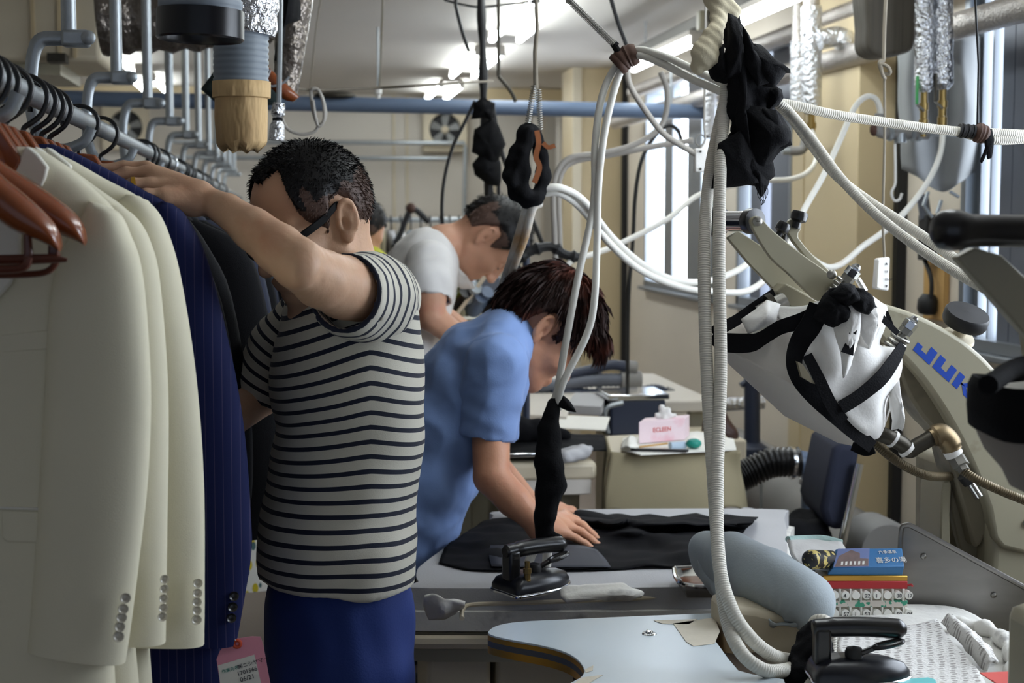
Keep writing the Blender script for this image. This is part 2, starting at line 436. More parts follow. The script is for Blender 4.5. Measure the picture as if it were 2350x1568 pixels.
# ================================================================== the room
def struct(mb, name, m, **kw): return tag(mb.build(name, m, **kw), kind='structure')
WX, LX, BY, CZ = 2.1, -2.3, 12.0, 2.45
struct(MB().box((-.1, 5, -.05), (4.8, 14, .1)), 'floor', M['floor'])
struct(MB().box((-.1, 5, CZ + .05), (4.8, 14, .1)), 'ceiling', M['ceil'])
struct(MB().box((-.1, BY + .05, CZ / 2), (4.8, .1, CZ)), 'wall_back', M['wall'])
struct(MB().box((LX - .05, 5, CZ / 2), (.1, 14, CZ)), 'wall_left', M['wall'])
wy = lambda px: PX(px, 500, WX).y
Z0, Z1 = 1.09, 2.27
WIN = [(wy(1640), wy(1484)), (wy(1822), wy(1697)), (wy(2350) - .75, wy(2214)), (1.8, 3.4)]
# wall with openings
wr = MB(); ys = sorted([(a, b) for a, b in WIN])
cur = -2.0
for a, b in ys:
    wr.box((WX + .06, (cur + a) / 2, CZ / 2), (.12, a - cur, CZ)); cur = b
    wr.box((WX + .06, (a + b) / 2, Z0 / 2), (.12, b - a, Z0)); wr.box((WX + .06, (a + b) / 2, (Z1 + CZ) / 2), (.12, b - a, CZ - Z1))
wr.box((WX + .06, (cur + BY) / 2, CZ / 2), (.12, BY - cur, CZ))
struct(wr, 'wall_right', M['wallr'])
def window(n, a, b, bars, blind=None):
    f = MB(); t = .035
    f.box((WX + .05, (a + b) / 2, Z0 + t / 2), (.13, b - a, t)).box((WX + .05, (a + b) / 2, Z1 - t / 2), (.13, b - a, t))
    f.box((WX + .05, a + t / 2, (Z0 + Z1) / 2), (.13, t, Z1 - Z0)).box((WX + .05, b - t / 2, (Z0 + Z1) / 2), (.13, t, Z1 - Z0))
    o = struct(f, 'window_%d' % n, M['alu'])
    MB().box((WX + .1, (a + b) / 2, (Z0 + Z1) / 2), (.006, b - a - .02, Z1 - Z0 - .02)).build('pane', M['pane'], o)
    for y0, y1, mm in bars:
        MB().box((WX + .045, (y0 + y1) / 2, (Z0 + Z1) / 2), (.05, abs(y1 - y0), Z1 - Z0 - .04)).build('window_bar', M[mm], o)
    MB().box((WX - .02, (a + b) / 2, Z0 - .012), (.06, b - a + .04, .02)).build('window_sill', M['alu'], o, bevel=.003)
window(1, *WIN[0], [(wy(1535), wy(1516), 'alu'), (wy(1600), wy(1568), 'alu'), (wy(1640), wy(1627), 'alu')])
window(2, *WIN[1], [(wy(1737), wy(1713), 'greyframe'), (wy(1804), wy(1759), 'greyframe'), (wy(1822), wy(1813), 'alu')])
window(3, *WIN[2], [(wy(2235), wy(2222), 'alu'), (wy(2259), wy(2255), 'alu'), (wy(2305), wy(2279), 'greyframe'), (wy(2350) - .7, wy(2307), 'greyframe')])
window(4, *WIN[3], [(2.82, 2.88, 'alu')])
# pillars with black joints
def pillar(n, pl, pr):
    y = PX(pr, 500, WX).y; x0 = P(pl, 500, y).x
    struct(MB().box(((x0 + WX) / 2, y + .18, CZ / 2), (WX - x0, .36, CZ)), 'trim_%d' % n, M['tan'], bevel=.004)
    struct(MB().box((WX - .02, y - .02, CZ / 2), (.035, .035, CZ)), 'trim_%d' % (n + 10), M['blackm'])
    return y, x0
y_, x_ = pillar(1, 1312, 1438)
struct(MB().box((x_ + .03, y_ - .012, CZ / 2), (.055, .02, CZ)), 'trim_3', M['cream'])
ya = PX(2073, 500, WX).y; xa = P(1966, 500, ya).x
struct(MB().box(((xa + WX) / 2, ya + .28, CZ / 2), (WX - xa, .56, CZ)), 'trim_2', M['tan'], bevel=.004)
struct(MB().box((WX - .02, ya - .02, CZ / 2), (.035, .035, CZ)), 'trim_12', M['blackm'])
struct(MB().box((WX - .006, (wy(1848) + wy(1822)) / 2, CZ / 2), (.012, wy(1822) - wy(1848), CZ)), 'trim_6', M['tan'])
# back wall joints, beam
for i, px in enumerate((905, 935, 1116, 1134)):
    c = P(px, 500, BY - .008); struct(MB().box((c.x, c.y, CZ / 2), (.02, .012, CZ)), 'trim_%d' % (20 + i), M['cream'])
a, b = P(1115, 203, 11.2), P(1312, 240, 11.2)
struct(MB().box(((a.x + b.x) / 2, 11.3, (a.z + b.z) / 2), (b.x - a.x, .2, abs(a.z - b.z))), 'trim_4', M['tan'])
a, b = P(-40, 150, 11.4), P(560, 128, 11.4)
struct(MB().box(((a.x + b.x) / 2, 11.5, 2.42), (b.x - a.x, .2, .08)), 'trim_5', M['tan'])
struct(MB().box((1.9, 2.2, .04), (.02, .02, .08)), 'baseboard_right', M['greyedge'])

# ================================================================== exhaust fans
def fan(cx, cy, label):
    Y = BY - .1; c = P(cx, cy, Y); t = thing('exhaust_fan', (c.x, BY, c.z), label, 'fan', None)
    R = .125; S_ = .17; vs, fs = [], []; n = 32
    f = MB()
    for k in range(n):
        an = 2 * PI * k / n + PI / 4; co, si = math.cos(an), math.sin(an); q = S_ / max(abs(co), abs(si))
        vs += [V((c.x + co * R, Y, c.z + si * R)), V((c.x + co * q, Y, c.z + si * q)), V((c.x + co * q, BY, c.z + si * q)), V((c.x + co * R, BY, c.z + si * R))]
    for k in range(n):
        j = (k + 1) % n
        for a in range(4):
            b = (a + 1) % 4; fs.append((k * 4 + a, k * 4 + b, j * 4 + b, j * 4 + a))
    f.add(vs, fs); f.build('fan_frame', M['cream'], t)
    MB().lathe([(R, 0), (R, .01)], (c.x, BY - .03, c.z), (0, 1, 0), 24).build('back_plate', M['blackm'], t)
    MB().lathe([(.028, 0), (.03, .03), (.02, .04)], (c.x, Y + .05, c.z), (0, -1, 0), 16).build('hub', M['cream'], t)
    for k in range(5):
        an = 2 * PI * k / 5 + .3; d = V((math.cos(an), 0, math.sin(an))); s_ = V((-d.z, 0, d.x))
        pts = [V((c.x, Y + .04, c.z)) + d * r_ + s_ * w_ + V((0, w_ * .4, 0)) for r_, w_ in ((.025, -.015), (.11, -.035), (.115, .0), (.105, .03), (.025, .015))]
        MB().prism(pts, (0, .004, 0)).build('blade', M['greycloth'], t)
fan(1022, 297, 'square exhaust fan high on the back wall beside the black wrapped pole')
fan(288, 291, 'square exhaust fan on the back wall seen behind the steel hanging posts, left')

# ================================================================== ceiling lights
def clight(x, y0, y1, label):
    t = thing('ceiling_light', (x, (y0 + y1) / 2, CZ), label, 'ceiling light', 'twin-tube ceiling lights')
    MB().box((x, (y0 + y1) / 2, CZ - .012), (.13, y1 - y0 + .06, .024)).build('housing', M['ceil'], t)
    for s in (-1, 1):
        MB().tube([(x + s * .07, y0, CZ - .05), (x + s * .07, y1, CZ - .05)], .0165, 12).build('lamp_tube', M['tube_l'], t)
        for yy in (y0 - .01, y1 + .01): MB().box((x + s * .07, yy, CZ - .035), (.03, .02, .06)).build('lamp_holder', M['ceil'], t)
clight(1.06, 6.35, 7.75, 'twin-tube ceiling light nearest of the row, above the black cloth ring')
clight(1.06, 8.4, 9.75, 'twin-tube ceiling light crossed by the black wrapped pole, second of the row')
clight(1.06, 10.5, 11.6, 'small-looking twin-tube ceiling light farthest along the row, near back wall')
clight(1.06, 4.3, 5.7, 'twin-tube ceiling light of the same row, just above the picture over the benches')
clight(1.06, 2.25, 3.65, 'twin-tube ceiling light of the same row, overhead near the camera')
clight(-1.06, 8.5, 9.7, 'twin-tube ceiling light at upper left behind the steel hanging posts')
clight(-.98, 10.3, 11.2, 'farthest ceiling light at left, half hidden by hanging posts')

# hanging strip lights over the right-hand benches
FX = 1.68
t = thing('light_channel', (FX, 5.6, 2.30), 'dirty grey steel channel hung on chains, carrying strip lights by the windows', 'light rail')
MB().box((FX, 5.4, 2.315), (.05, 4.6, .05)).build('channel', M['dsteel'], t, bevel=.004)
c = P(1616, 48, 6.1); MB().box((FX - .02, c.y, c.z), (.08, .06, .08)).build('junction_box', M['beigem'], t, bevel=.006)
MB().tube([c + V((0, -.035, .02)), c + V((0, -.04, -.03)), c + V((0, -.04, -.28))], .006, 8).build('switch_cord', M['cable'], t)
for yy in (7.3, 4.4):
    for k in range(6):
        z = 2.35 + k * .032; an = k % 2
        MB().tube([V((FX + (math.cos(q) * .006 if an else 0), yy + (0 if an else math.cos(q) * .006), z + math.sin(q) * .018)) for q in np.linspace(0, 2 * PI, 10)[:-1]], .0022, 6, closed=True).build('chain_link', M['galv'], t)
def strip(y0, y1, label):
    t = thing('strip_light', (FX, (y0 + y1) / 2, 2.24), label, 'strip light', 'strip lights on the grey channel')
    MB().tube([(FX, y0, 2.245), (FX, y1, 2.245)], .019, 16).build('lamp_tube', M['tube_l'], t)
    MB().box((FX, (y0 + y1) / 2, 2.278), (.07, y1 - y0 + .04, .022)).build('reflector', M['ceil'], t, bevel=.003)
    for yy in (y0 - .012, y1 + .012): MB().box((FX, yy, 2.252), (.05, .026, .056)).build('lamp_holder', M['ceil'], t, bevel=.004)
strip(6.35, 7.55, 'lit strip light under the grey channel, farther one ending at the rust-taped hose knot')
strip(4.45, 5.72, 'lit strip light at the top edge above the foil pipes, nearer one')

# ================================================================== pipes and ducts
def pipe(name, pts, r, m, label, cat='pipe', n=14, smooth=6, group=None):
    q = cr(pts, smooth) if smooth else pts
    return tag(MB().tube(q, r, n).build(name, M[m]), label, cat, group)
YB = 7.3
a, b = P(-200, 217, YB), P(1668, 258, YB)
t = thing('service_pipe', (0, YB, a.z), 'long blue-grey pipe crossing the whole room below the ceiling', 'pipe')
MB().tube([a, P(700, 238, YB), b], .036, 16).build('pipe_body', M['bluepipe'], t)
for px in (520, 868, 1230, 1540): MB().tube([P(px, 240, YB), P(px, 240, YB) + V((0, 0, .36))], .005, 6).build('hanger_rod', M['galv'], t)
MB().ball(P(768, 234, YB) + V((0, -.02, .03)), (.1, .05, .02), 14).build('dust_lump', M['dsteel'], t)
for yy, x0, x1, lb in ((327, 380, 1066, 'upper'), (363, 380, 1030, 'lower')):
    pts = [P(x0, yy - 2, 11.85), P(700, yy, 11.85), P(x1, yy + 1, 11.85)]
    if lb == 'upper': pts += [P(x1 + 2, yy + 12, 11.85), P(x1, 495, 11.85)]
    tag(MB().tube(pts, .017, 10).build('wall_pipe', M['galv']), lb + ' bright metal pipe running across the back wall under the exhaust fans', 'pipe')
for i, (px, m, r) in enumerate(((1238, 'ceil', .05), (1262, 'pane', .0), (1286, 'ceil', .035))):
    if r: tag(MB().tube([P(px, 268, 11.8), P(px - 4, 560, 11.8)], r, 12).build('wall_pipe', M[m]), ('wide' if i == 0 else 'slim') + ' white upright pipe in the back right corner', 'pipe')
# foil lagged pipes along the window wall
pipe('foil_pipe', [(1.93, 1.2, 2.05), (1.93, 5.0, 2.065), (1.93, 9.2, 2.08)], .04, 'foilmesh', 'thick lagged pipe along the window wall just above the grey curtain', smooth=0)
pipe('foil_pipe', [(1.95, 4.3, 2.23), (1.95, 8.8, 2.23)], .035, 'foilmesh', 'lagged pipe along the window wall just below the ceiling behind the strip light', smooth=0)
pipe('foil_pipe', [P(1880, 92, 5.2), P(1920, 84, 5.2), P(1942, 96, 5.2), P(1936, 118, 5.35)], .036, 'foil', 'short shiny foil elbow beside the upright foil pipes', 'pipe elbow')
def foil_riser(px, y0, y1, Y, r, label, valve=True, green=False):
    t = thing('foil_riser', P(px, y1, Y), label, 'foil pipe', None)
    zz = np.linspace(0, 1, 22); a, b = P(px, y0, Y), P(px, y1, Y); MB().tube([a, V((a.x, a.y, CZ))], r * .8, 12).build('riser_pipe', M['foilmesh'], t)
    MB().tube([a.lerp(b, q) for q in zz], [r * (1 + .07 * noise.noise(V((q * 9, px * .1, 0)))) for q in zz[:-1]] + [r * .55], 18).build('foil_lagging', M['foil'], t)
    if valve:
        c = P(px, y1, Y); v = .8 * r
        MB().lathe([(v * .45, .02), (v * .45, -.03), (v * .62, -.03), (v * .62, -.05), (v * .5, -.052), (v * .5, -.075), (v * .62, -.077), (v * .62, -.1), (v * .4, -.1), (v * .4, -.125)], c, (0, 0, 1), 10).build('valve_body', M['brass'], t)
        MB().lathe([(v * .6, -.1), (v * .6, -.118)], c, (0, 0, 1), 8).build('union_nut', M['steel'], t)
        if green is not None:
            h = c + V((-r * .95, -.01, 0)); MB().beam(h + V((0, 0, .045)), h + V((0, 0, -.035)), .012, .006, (1, 0, 0)).build('valve_handle', M['green'] if green else M['dsteel'], t, bevel=.002)
            MB().tube([h + V((0, 0, -.035)), h + V((.02, 0, -.05)), c + V((0, 0, -.06))], .004, 8).build('valve_stem', M['steel'], t)
foil_riser(2121, -60, 212, 4.15, .027, 'left of the twin foil-wrapped riser pipes with a green valve handle', True, True)
foil_riser(2164, -60, 206, 4.15, .028, 'right of the twin foil-wrapped riser pipes ending in a brass valve', True, False)
foil_riser(1862, 15, 262, 5.3, .037, 'bright foil upright pipe left of the grey webbing, with brass valve below', True, None)
foil_riser(1832, 95, 250, 5.6, .03, 'dull foil upright pipe just right of the black rag bundle', False)
foil_riser(1630, 180, 318, 6.5, .028, 'dull grey lagged pipe stub hanging behind the twin white hoses', False)
t = thing('pipe_fitting', P(1835, 330, 5.4), 'grey plastic pipe elbow under the foil upright pipes', 'pipe fitting')
MB().tube([P(1862, 285, 5.3), P(1848, 302, 5.4)], .012, 8).build('coupling', M['galv'], t)
MB().tube(cr([P(1848, 300, 5.4), P(1847, 330, 5.4), P(1838, 345, 5.4), P(1812, 347, 5.4)], 5), .017, 12).build('elbow', M['duct'], t)
MB().tube([P(1814, 347, 5.4), P(1795, 347, 5.4)], .013, 10).build('coupling', M['galv'], t)
t = thing('pipe_manifold', P(2080, 305, 4.3), 'grey pipe tee with metal couplings behind the white hoses at upper right', 'pipe fitting')
MB().tube(cr([P(2020, 262, 4.3), P(2016, 290, 4.3), P(2028, 306, 4.3), P(2130, 308, 4.3)], 5), .016, 12).build('pipe_run', M['duct'], t)
MB().tube([P(2066, 306, 4.3), P(2066, 328, 4.3)], .018, 12).build('tee_branch', M['galv'], t)
for px in (2042, 2092, 2108): MB().tube([P(px - 4, 307, 4.3), P(px + 5, 307, 4.3)], .021, 8).build('coupling', M['galv'], t)
MB().tube([P(2028, 306, 4.3), V((WX, 4.3, P(2028, 306, 4.3).z))], .008, 8).build('wall_bracket', M['galv'], t)
MB().ball(P(2006, 297, 4.3), (.014, .014, .02), 10).build('tap', M['rust'], t)
# grey dust duct, black hose and elbow low by the window wall
pipe('dust_duct', [V((1.93, 6.6, .42)), V((1.93, 5.9, .4)), V((1.9, 5.2, .36)), V((1.86, 4.6, .3)), V((1.8, 4.2, .2))], .14, 'duct', 'fat grey duct running down along the window wall behind the chair', 'duct', 20)
t = thing('vacuum_hose', P(1790, 1070, 4.3), 'black ribbed vacuum hose joined to a grey plastic elbow beside the chair', 'hose')
q = cr([P(1690, 1100, 4.35), P(1720, 1085, 4.35), P(1770, 1063, 4.35), P(1832, 1060, 4.35)], 22)
MB().tube(q, [.046 if (i // 2) % 2 else .037 for i in range(len(q))], 16).build('ribbed_hose', M['blackp'], t, angle=180)
MB().tube([P(1812, 1062, 4.34), P(1820, 1062, 4.34)], .05, 16).build('hose_clamp', M['chrome'], t)
MB().tube(cr([P(1828, 1060, 4.35), P(1852, 1066, 4.35), P(1866, 1090, 4.35), P(1866, 1160, 4.35), V((P(1866, 1160, 4.35).x, 4.35, .02))], 6), .036, 16).build('elbow_pipe', M['bluepipe'], t)
MB().tube([P(1866, 1100, 4.35), P(1866, 1112, 4.35)], .041, 16).build('joint_band', M['white'], t)
t = thing('blower_drum', P(2030, 1240, 4.2), 'round dark grey blower housing with a bolt behind the metal guard', 'blower')
MB().lathe([(.0, -.02), (.075, -.02), (.085, 0), (.085, .12)], P(2030, 1262, 4.05), (0, 1, 0), 28).build('drum', M['duct'], t)
MB().lathe([(.014, -.03), (.014, 0)], P(2026, 1226, 4.1), (0, 1, 0), 8).build('bolt', M['steel'], t)
c = P(2030, 1262, 4.09); MB().box((c.x, c.y, c.z / 2), (.1, .08, c.z)).build('stand', M['duct'], t)

# ================================================================== upper left: casing, film-wrapped duct, suction hoses
a = P(232, 140, 5.4); t = thing('duct_casing', (a.x - .6, 5.7, a.z), 'large cream panelled metal casing hung under the ceiling at upper left', 'air unit')
MB().box((a.x - .75, 5.72, (a.z + CZ) / 2), (1.5, .6, CZ - a.z)).build('casing', M['cream'], t, bevel=.02)
for px in (75, 136, 170): c = P(px, 60, 5.41); MB().box((c.x, 5.415, (a.z + CZ) / 2), (.012, .01, CZ - a.z - .02)).build('seam_strip', M['tan'], t)
c = P(135, 136, 5.4); MB().box((c.x, 5.38, c.z), (.06, .08, .03)).build('bracket', M['dsteel'], t)
MB().box((a.x - .8, 5.75, a.z - .02), (1.3, .5, .04)).build('drip_tray', M['beigem'], t)
q = cr([P(228, 40, 4.7), P(330, 35, 4.7), P(450, 30, 4.7), P(560, 20, 4.7), P(660, 0, 4.7)], 8)
tag(MB().tube(q, [.11 * (1 + .06 * math.sin(i * 1.7)) for i in range(len(q))], 20, up=(0, 0, 1)).build('wrapped_duct', M['blackfoil'], angle=60), 'wide duct wrapped in crinkled dark shiny film at the top left', 'duct')
t = thing('suction_hose', P(460, 100, 2.4), 'grey ribbed suction hose with a black collar hanging at the top edge', 'suction hose')
a, b = P(459, -260, 2.4), P(460, 48, 2.4); n = 60
MB().tube([a.lerp(b, i / n) for i in range(n + 1)], [.0635 if (i % 5) else .0605 for i in range(n + 1)], 28).build('ribbed_hose', M['greyhose'], t, angle=180)
c = P(460, 30, 2.4); MB().lathe([(.058, -.002), (.066, 0), (.0665, -.042), (.064, -.045), (.061, -.04), (.06, -.012), (.0, -.006)], c + V((0, 0, .004)), (0.03, 0, 1), 32, cap=False).build('collar', M['blackgloss'], t)
t = thing('patched_suction_hose', P(555, 345, 3.1), 'grey ribbed hose with a foil top and brown paper sleeve, above the striped man', 'suction hose')
a, b = P(553, 40, 3.1), P(553, 196, 3.1); n = 44
MB().tube([a.lerp(b, i / n) for i in range(n + 1)], [.0545 if (i % 4) < 3 else .0525 for i in range(n + 1)], 26).build('ribbed_hose', M['greyhose'], t, angle=180)
a, b = P(585, -150, 3.1), P(566, 78, 3.1); MB().tube([a.lerp(b, i / 14) for i in range(15)], [.058 * (1 + .04 * math.sin(i * 2.1)) for i in range(15)], 20).build('foil_sleeve', M['foil'], t)
sl = MB(); rows = []
for i, (yy, r) in enumerate(((188, .0565), (215, .0565), (224, .0565), (226, .051), (270, .051), (325, .049), (333, .046), (346, .035))):
    rows.append([P(554, yy, 3.1) + V((math.cos(k * PI / 12) * r, math.sin(k * PI / 12) * r, (math.sin(k * 2.2) * .004 if yy > 320 else 0))) + V((math.cos(k * PI / 12), math.sin(k * PI / 12), 0)) * (.0035 * noise.noise(V((k % 24 * 1.3, yy * .02, 3))) if yy > 224 else .001 * math.sin(k * 3)) for k in range(25)])
sl.grid(rows).build('paper_sleeve', M['kraft'], t, solid=.002, angle=25)
t = thing('foil_stub_pipe', P(632, 300, 3.62), 'short bright foil pipe end tied with black tape behind the brown paper sleeve', 'foil pipe')
MB().tube([P(644, -20, 3.62), V((P(644, -20, 3.62).x, 3.62, CZ))], .006, 6).build('hanger_wire', M['galv'], t)
MB().tube([P(644, -20, 3.62), P(640, 236, 3.6)], .006, 6).build('hanger_wire', M['galv'], t)
MB().tube([P(640, 236, 3.6), P(638, 262, 3.6), P(637, 274, 3.6), P(636, 288, 3.6), P(634, 322, 3.6)], [.014, .017, .009, .017, .019], 14).build('foil_lagging', M['foil'], t)
MB().tube([P(637, 271, 3.6), P(637, 277, 3.6)], .012, 10).build('tape_tie', M['blackc'], t)
q = [P(680, -60, 3.9), P(672, 40, 3.9), P(664, 120, 3.9), P(656, 200, 3.9), P(652, 222, 3.9)]
t = thing('foil_drop', q[-1], 'crinkled silver foil duct tapering downward beside the paper-sleeved hose', 'foil duct')
MB().tube(cr(q, 5), [.05 - .0012 * i for i in range(21)], 16).build('foil_lagging', M['blackfoil'], t)
MB().grid(rumple(sheet([[P(625, -20, 3.8), P(655, -20, 3.75), P(688, -20, 3.8)], [P(640, 30, 3.8), P(660, 30, 3.74), P(692, 45, 3.8)], [P(632, 80, 3.8), P(645, 80, 3.76), P(664, 50, 3.8)], [P(626, 140, 3.8), P(631, 140, 3.78), P(637, 120, 3.8)]], 4, 4), .01, 18)).build('black_wrap', M['blackc'], t, solid=.003)

# ================================================================== garment rail and its posts
RX, RZ = -.40, 1.695
t = thing('garment_rail', (RX, 6, RZ), 'long steel garment rail running back into the room with hangers on it', 'rail')
MB().tube([(RX, .9, RZ), (RX, 11.3, RZ - .05)], .0165, 18).build('rail_tube', M['galv'], t)
for i in range(12):
    y = 2.12 + .735 * i; rz = RZ - .0048 * (y - .9); zb = rz + .135
    p = thing('hanging_post', (RX, y, zb), ['cut-off steel post bracket at the top left corner, nearest of the rail posts', 'steel post just behind the nearest bracket, second along the garment rail', 'galvanised post left of the black-collared hose, third along the garment rail', 'galvanised post meeting the rail in front of the left exhaust fan, fourth along it'][i] if i < 4 else 'galvanised post farther along the garment rail, one of a receding row', 'rail post', 'ceiling posts of the garment rail' if i >= 4 else None)
    MB().tube([(RX, y, zb - .01), (RX, y, CZ)], .0135, 14).build('post_tube', M['galv'], p)
    arm = cr([(RX + .022, y, zb), (RX - .02, y, zb), (RX - .052, y, zb - .006), (RX - .066, y, zb - .05), (RX - .068, y, rz + .01), (RX - .055, y, rz - .04), (RX - .02, y, rz - .062), (RX + .02, y, rz - .05), (RX + .036, y, rz - .024)], 5)
    MB().tube(arm, [.0135] * 12 + [.0125 - .0001 * k for k in range(len(arm) - 12)], 10, flat=.72, up=(0, 1, 0)).build('bracket_arm', M['galv'], p)
    MB().box((RX + .012, y, zb), (.05, .034, .03)).build('clamp', M['galv'], p, bevel=.006)
    MB().lathe([(.013, 0), (.013, .006), (.009, .01), (0, .011)], (RX + .036, y - .017, zb), (0, -1, 0), 14).build('bolt_head', M['galv'], p)
# ================================================================== helpers for cloth and lettering
def loft(rows, n=24, e=.75, wr=0, ws=9, seed=0):
    """rows of (left point, right point, half thickness along Y) -> closed flattened sleeve-like body."""
    vs, fs = [], []; m = len(rows)
    for L_, R_, t in rows:
        c = (L_ + R_) / 2; hx = (R_ - L_) / 2
        for k in range(n):
            an = 2 * PI * k / n; co, si = math.cos(an), math.sin(an)
            p = c + hx * math.copysign(abs(co) ** e, co) + V((0, 1, 0)) * t * math.copysign(abs(si) ** e, si)
            if wr: p = p + V((0, 1, 0)) * noise.noise(p * ws * V((1, 1, .35)) if False else V((p.x * ws, p.y * ws, p.z * ws * .35 + seed))) * wr
            vs.append(p)
    for i in range(m - 1):
        for k in range(n):
            l = (k + 1) % n; fs.append((i * n + k, (i + 1) * n + k, (i + 1) * n + l, i * n + l))
    fs.append(tuple(range(n))); fs.append(tuple((m - 1) * n + k for k in range(n))[::-1])
    return vs, fs
def prows(rows, Y, n=6):
    """rows (yl, xl, yr, xr, t) in picture units at depth Y, smoothed."""
    out = []
    for r in cr([np.array(r, float) for r in rows], n):
        out.append((P(r[1], r[0], Y), P(r[3], r[2], Y), r[4]))
    return out
def lettering(name, s, origin, ex, ez, size, m, parent, ext=.0002, align='LEFT'):
    """raised lettering lying in the plane of ex (reading direction) and ez (up)."""
    cu = bpy.data.curves.new(name, 'FONT'); cu.body = s; cu.size = size; cu.extrude = ext; cu.align_x = align; cu.resolution_u = 3
    o = bpy.data.objects.new('tmp', cu); COL.objects.link(o)
    bpy.context.view_layer.update()
    me = bpy.data.meshes.new_from_object(o.evaluated_get(bpy.context.evaluated_depsgraph_get()))
    ex = V(ex).normalized(); ez = V(ez); ez = (ez - ex * ez.dot(ex)).normalized(); ny = ex.cross(ez)
    vs = [V(origin) + ex * v.co.x + ez * v.co.y + ny * v.co.z for v in me.vertices]; fs = [tuple(p.vertices) for p in me.polygons]
    bpy.data.objects.remove(o); bpy.data.curves.remove(cu); bpy.data.meshes.remove(me)
    if not vs: return None
    return link_mesh(name, vs, fs, m, parent, smooth=False)

def rail_z(y): return RZ - .0048 * (y - .9)
def hook_pts(y, dx=0, lean=0):
    rz = rail_z(y); x = RX + dx
    return cr([(x, y, rz - .074), (x + .001, y, rz - .056), (x + .014, y, rz - .046), (x + .027, y, rz - .034), (x + .036, y, rz - .012), (x + .031, y, rz + .008), (x + .012, y + lean, rz + .0215), (x - .012, y + lean, rz + .0205), (x - .028, y + lean, rz + .004), (x - .03, y + lean, rz - .014)], 5)
def hanger(y, label, grp, m='brown', wide=False, hookm='blackp', full=True, lean=0):
    rz = rail_z(y); t = thing('suit_hanger', (RX, y, rz - .1), label, 'hanger', grp)
    MB().tube(hook_pts(y, 0, lean), .0042, 10).build('hook', M[hookm], t)
    MB().prism([V((RX + a, y - .016, rz - .066 + b)) for a, b in ((-.03, -.002), (-.01, 0), (.01, 0), (.03, -.002), (.062, -.052), (.05, -.075), (-.05, -.075), (-.062, -.052))], (0, .032, 0)).build('neck', M[m], t, bevel=.004, bseg=3)
    zt = rz - .09; th = .026 if wide else .014
    rows = []
    for s in (-1, 1):
        rows = []
        for q, h, tt in ((.0, .034, .018), (.02, .040, .02), (.035, .034, .018), (.05, .010, .014), (.08, .007, .014), (.11, .005, .01), (.12, .002, .006)):
            zc = zt - .03 - max(0, q - .03) * .75
            rows.append((V((RX + s * q, y, zc + h)), V((RX + s * q, y, zc - h * .7)), tt))
        v, f = loft(rows, 16, .85); MB().add(v, f).build('arm', M[m], t, angle=50)
    return t

# ================================================================== jackets
def jacket(y, label, m, body, sleeve, collar=None, buttons=(), grp=None, bm='pearl', cm=None, name='suit_jacket'):
    t = thing(name, (RX, y, .9), label, 'jacket', grp)
    v, f = loft(prows(body, y), 28, .6, .006, 7, y * 9); MB().add(v, f).build('body', M[m], t, angle=70)
    v, f = loft(prows(sleeve, y - .035, 8), 26, .8, .006, 8, y * 5); MB().add(v, f).build('sleeve', M[m], t, angle=70)
    if collar: MB().prism(poly(collar, y - .045), (0, .05, 0)).build('collar', M[cm or m], t, bevel=.003, bseg=3)
    for px, py, r in buttons:
        c = P(px, py, y - .035 - sleeve[0][4] * 0 - .036)
        b = MB().lathe([(0, 0), (r * .55, -.0008), (r * .75, .0006), (r * .95, .0014), (r, .0004), (r * .9, -.003)], c, V((.25, -1, .05)), 20).build('button', M[bm], t)
    return t
c0 = lambda y: 680 + (RX * 3500 / y) * 1.0
def body_rows(y, pts, t=.04):
    cx = c0(y); return [(yy, 2 * cx - x, yy, x, t * q) for yy, x, q in pts]
# three cream dinner jackets
J1 = jacket(2.03, 'cream dinner jacket nearest the camera, with satin collar and pocket flap showing', 'creamsuit',
    body_rows(2.03, [(338, 70, .5), (352, 108, .8), (380, 150, 1), (430, 212, 1), (480, 262, 1), (520, 280, 1), (600, 270, 1), (800, 240, 1), (1100, 238, 1.1), (1400, 256, 1.2), (1700, 270, 1.2)]),
    [(462, 205, 470, 236, .02), (480, 196, 492, 276, .034), (530, 170, 540, 300, .04), (600, 135, 600, 322, .042), (700, 114, 700, 336, .042), (900, 104, 900, 347, .04), (1100, 92, 1100, 340, .04), (1300, 78, 1300, 318, .036), (1430, 68, 1440, 300, .034), (1488, 63, 1520, 288, .034)],
    [(58, 334), (84, 352), (110, 383), (104, 410), (94, 430), (60, 408), (30, 400)],
    [(288, 1373, .0068), (283, 1398, .0068), (279, 1418, .0068), (275, 1439, .0068), (272, 1461, .0072)], cm='satin')
MB().prism(poly([(-80, 370), (36, 392), (70, 440), (48, 520), (46, 600), (26, 652), (-10, 692), (-80, 760)], 1.975), (0, .01, 0)).build('lapel', M['satin'], J1, bevel=.004)
MB().prism(poly([(-40, 772), (115, 757), (115, 802), (-40, 814)], 1.986), (0, .008, 0)).build('breast_pocket', M['creamsuit'], J1, bevel=.002)
MB().prism(poly([(-40, 1162), (94, 1166), (94, 1172), (-40, 1169)], 1.981), (0, .008, 0)).build('pocket_welt', M['satin'], J1, bevel=.0015)
MB().prism(poly([(2, 1172), (90, 1174), (88, 1248), (14, 1246), (3, 1236)], 1.981), (0, .008, 0)).build('pocket_flap', M['creamsuit'], J1, bevel=.003)
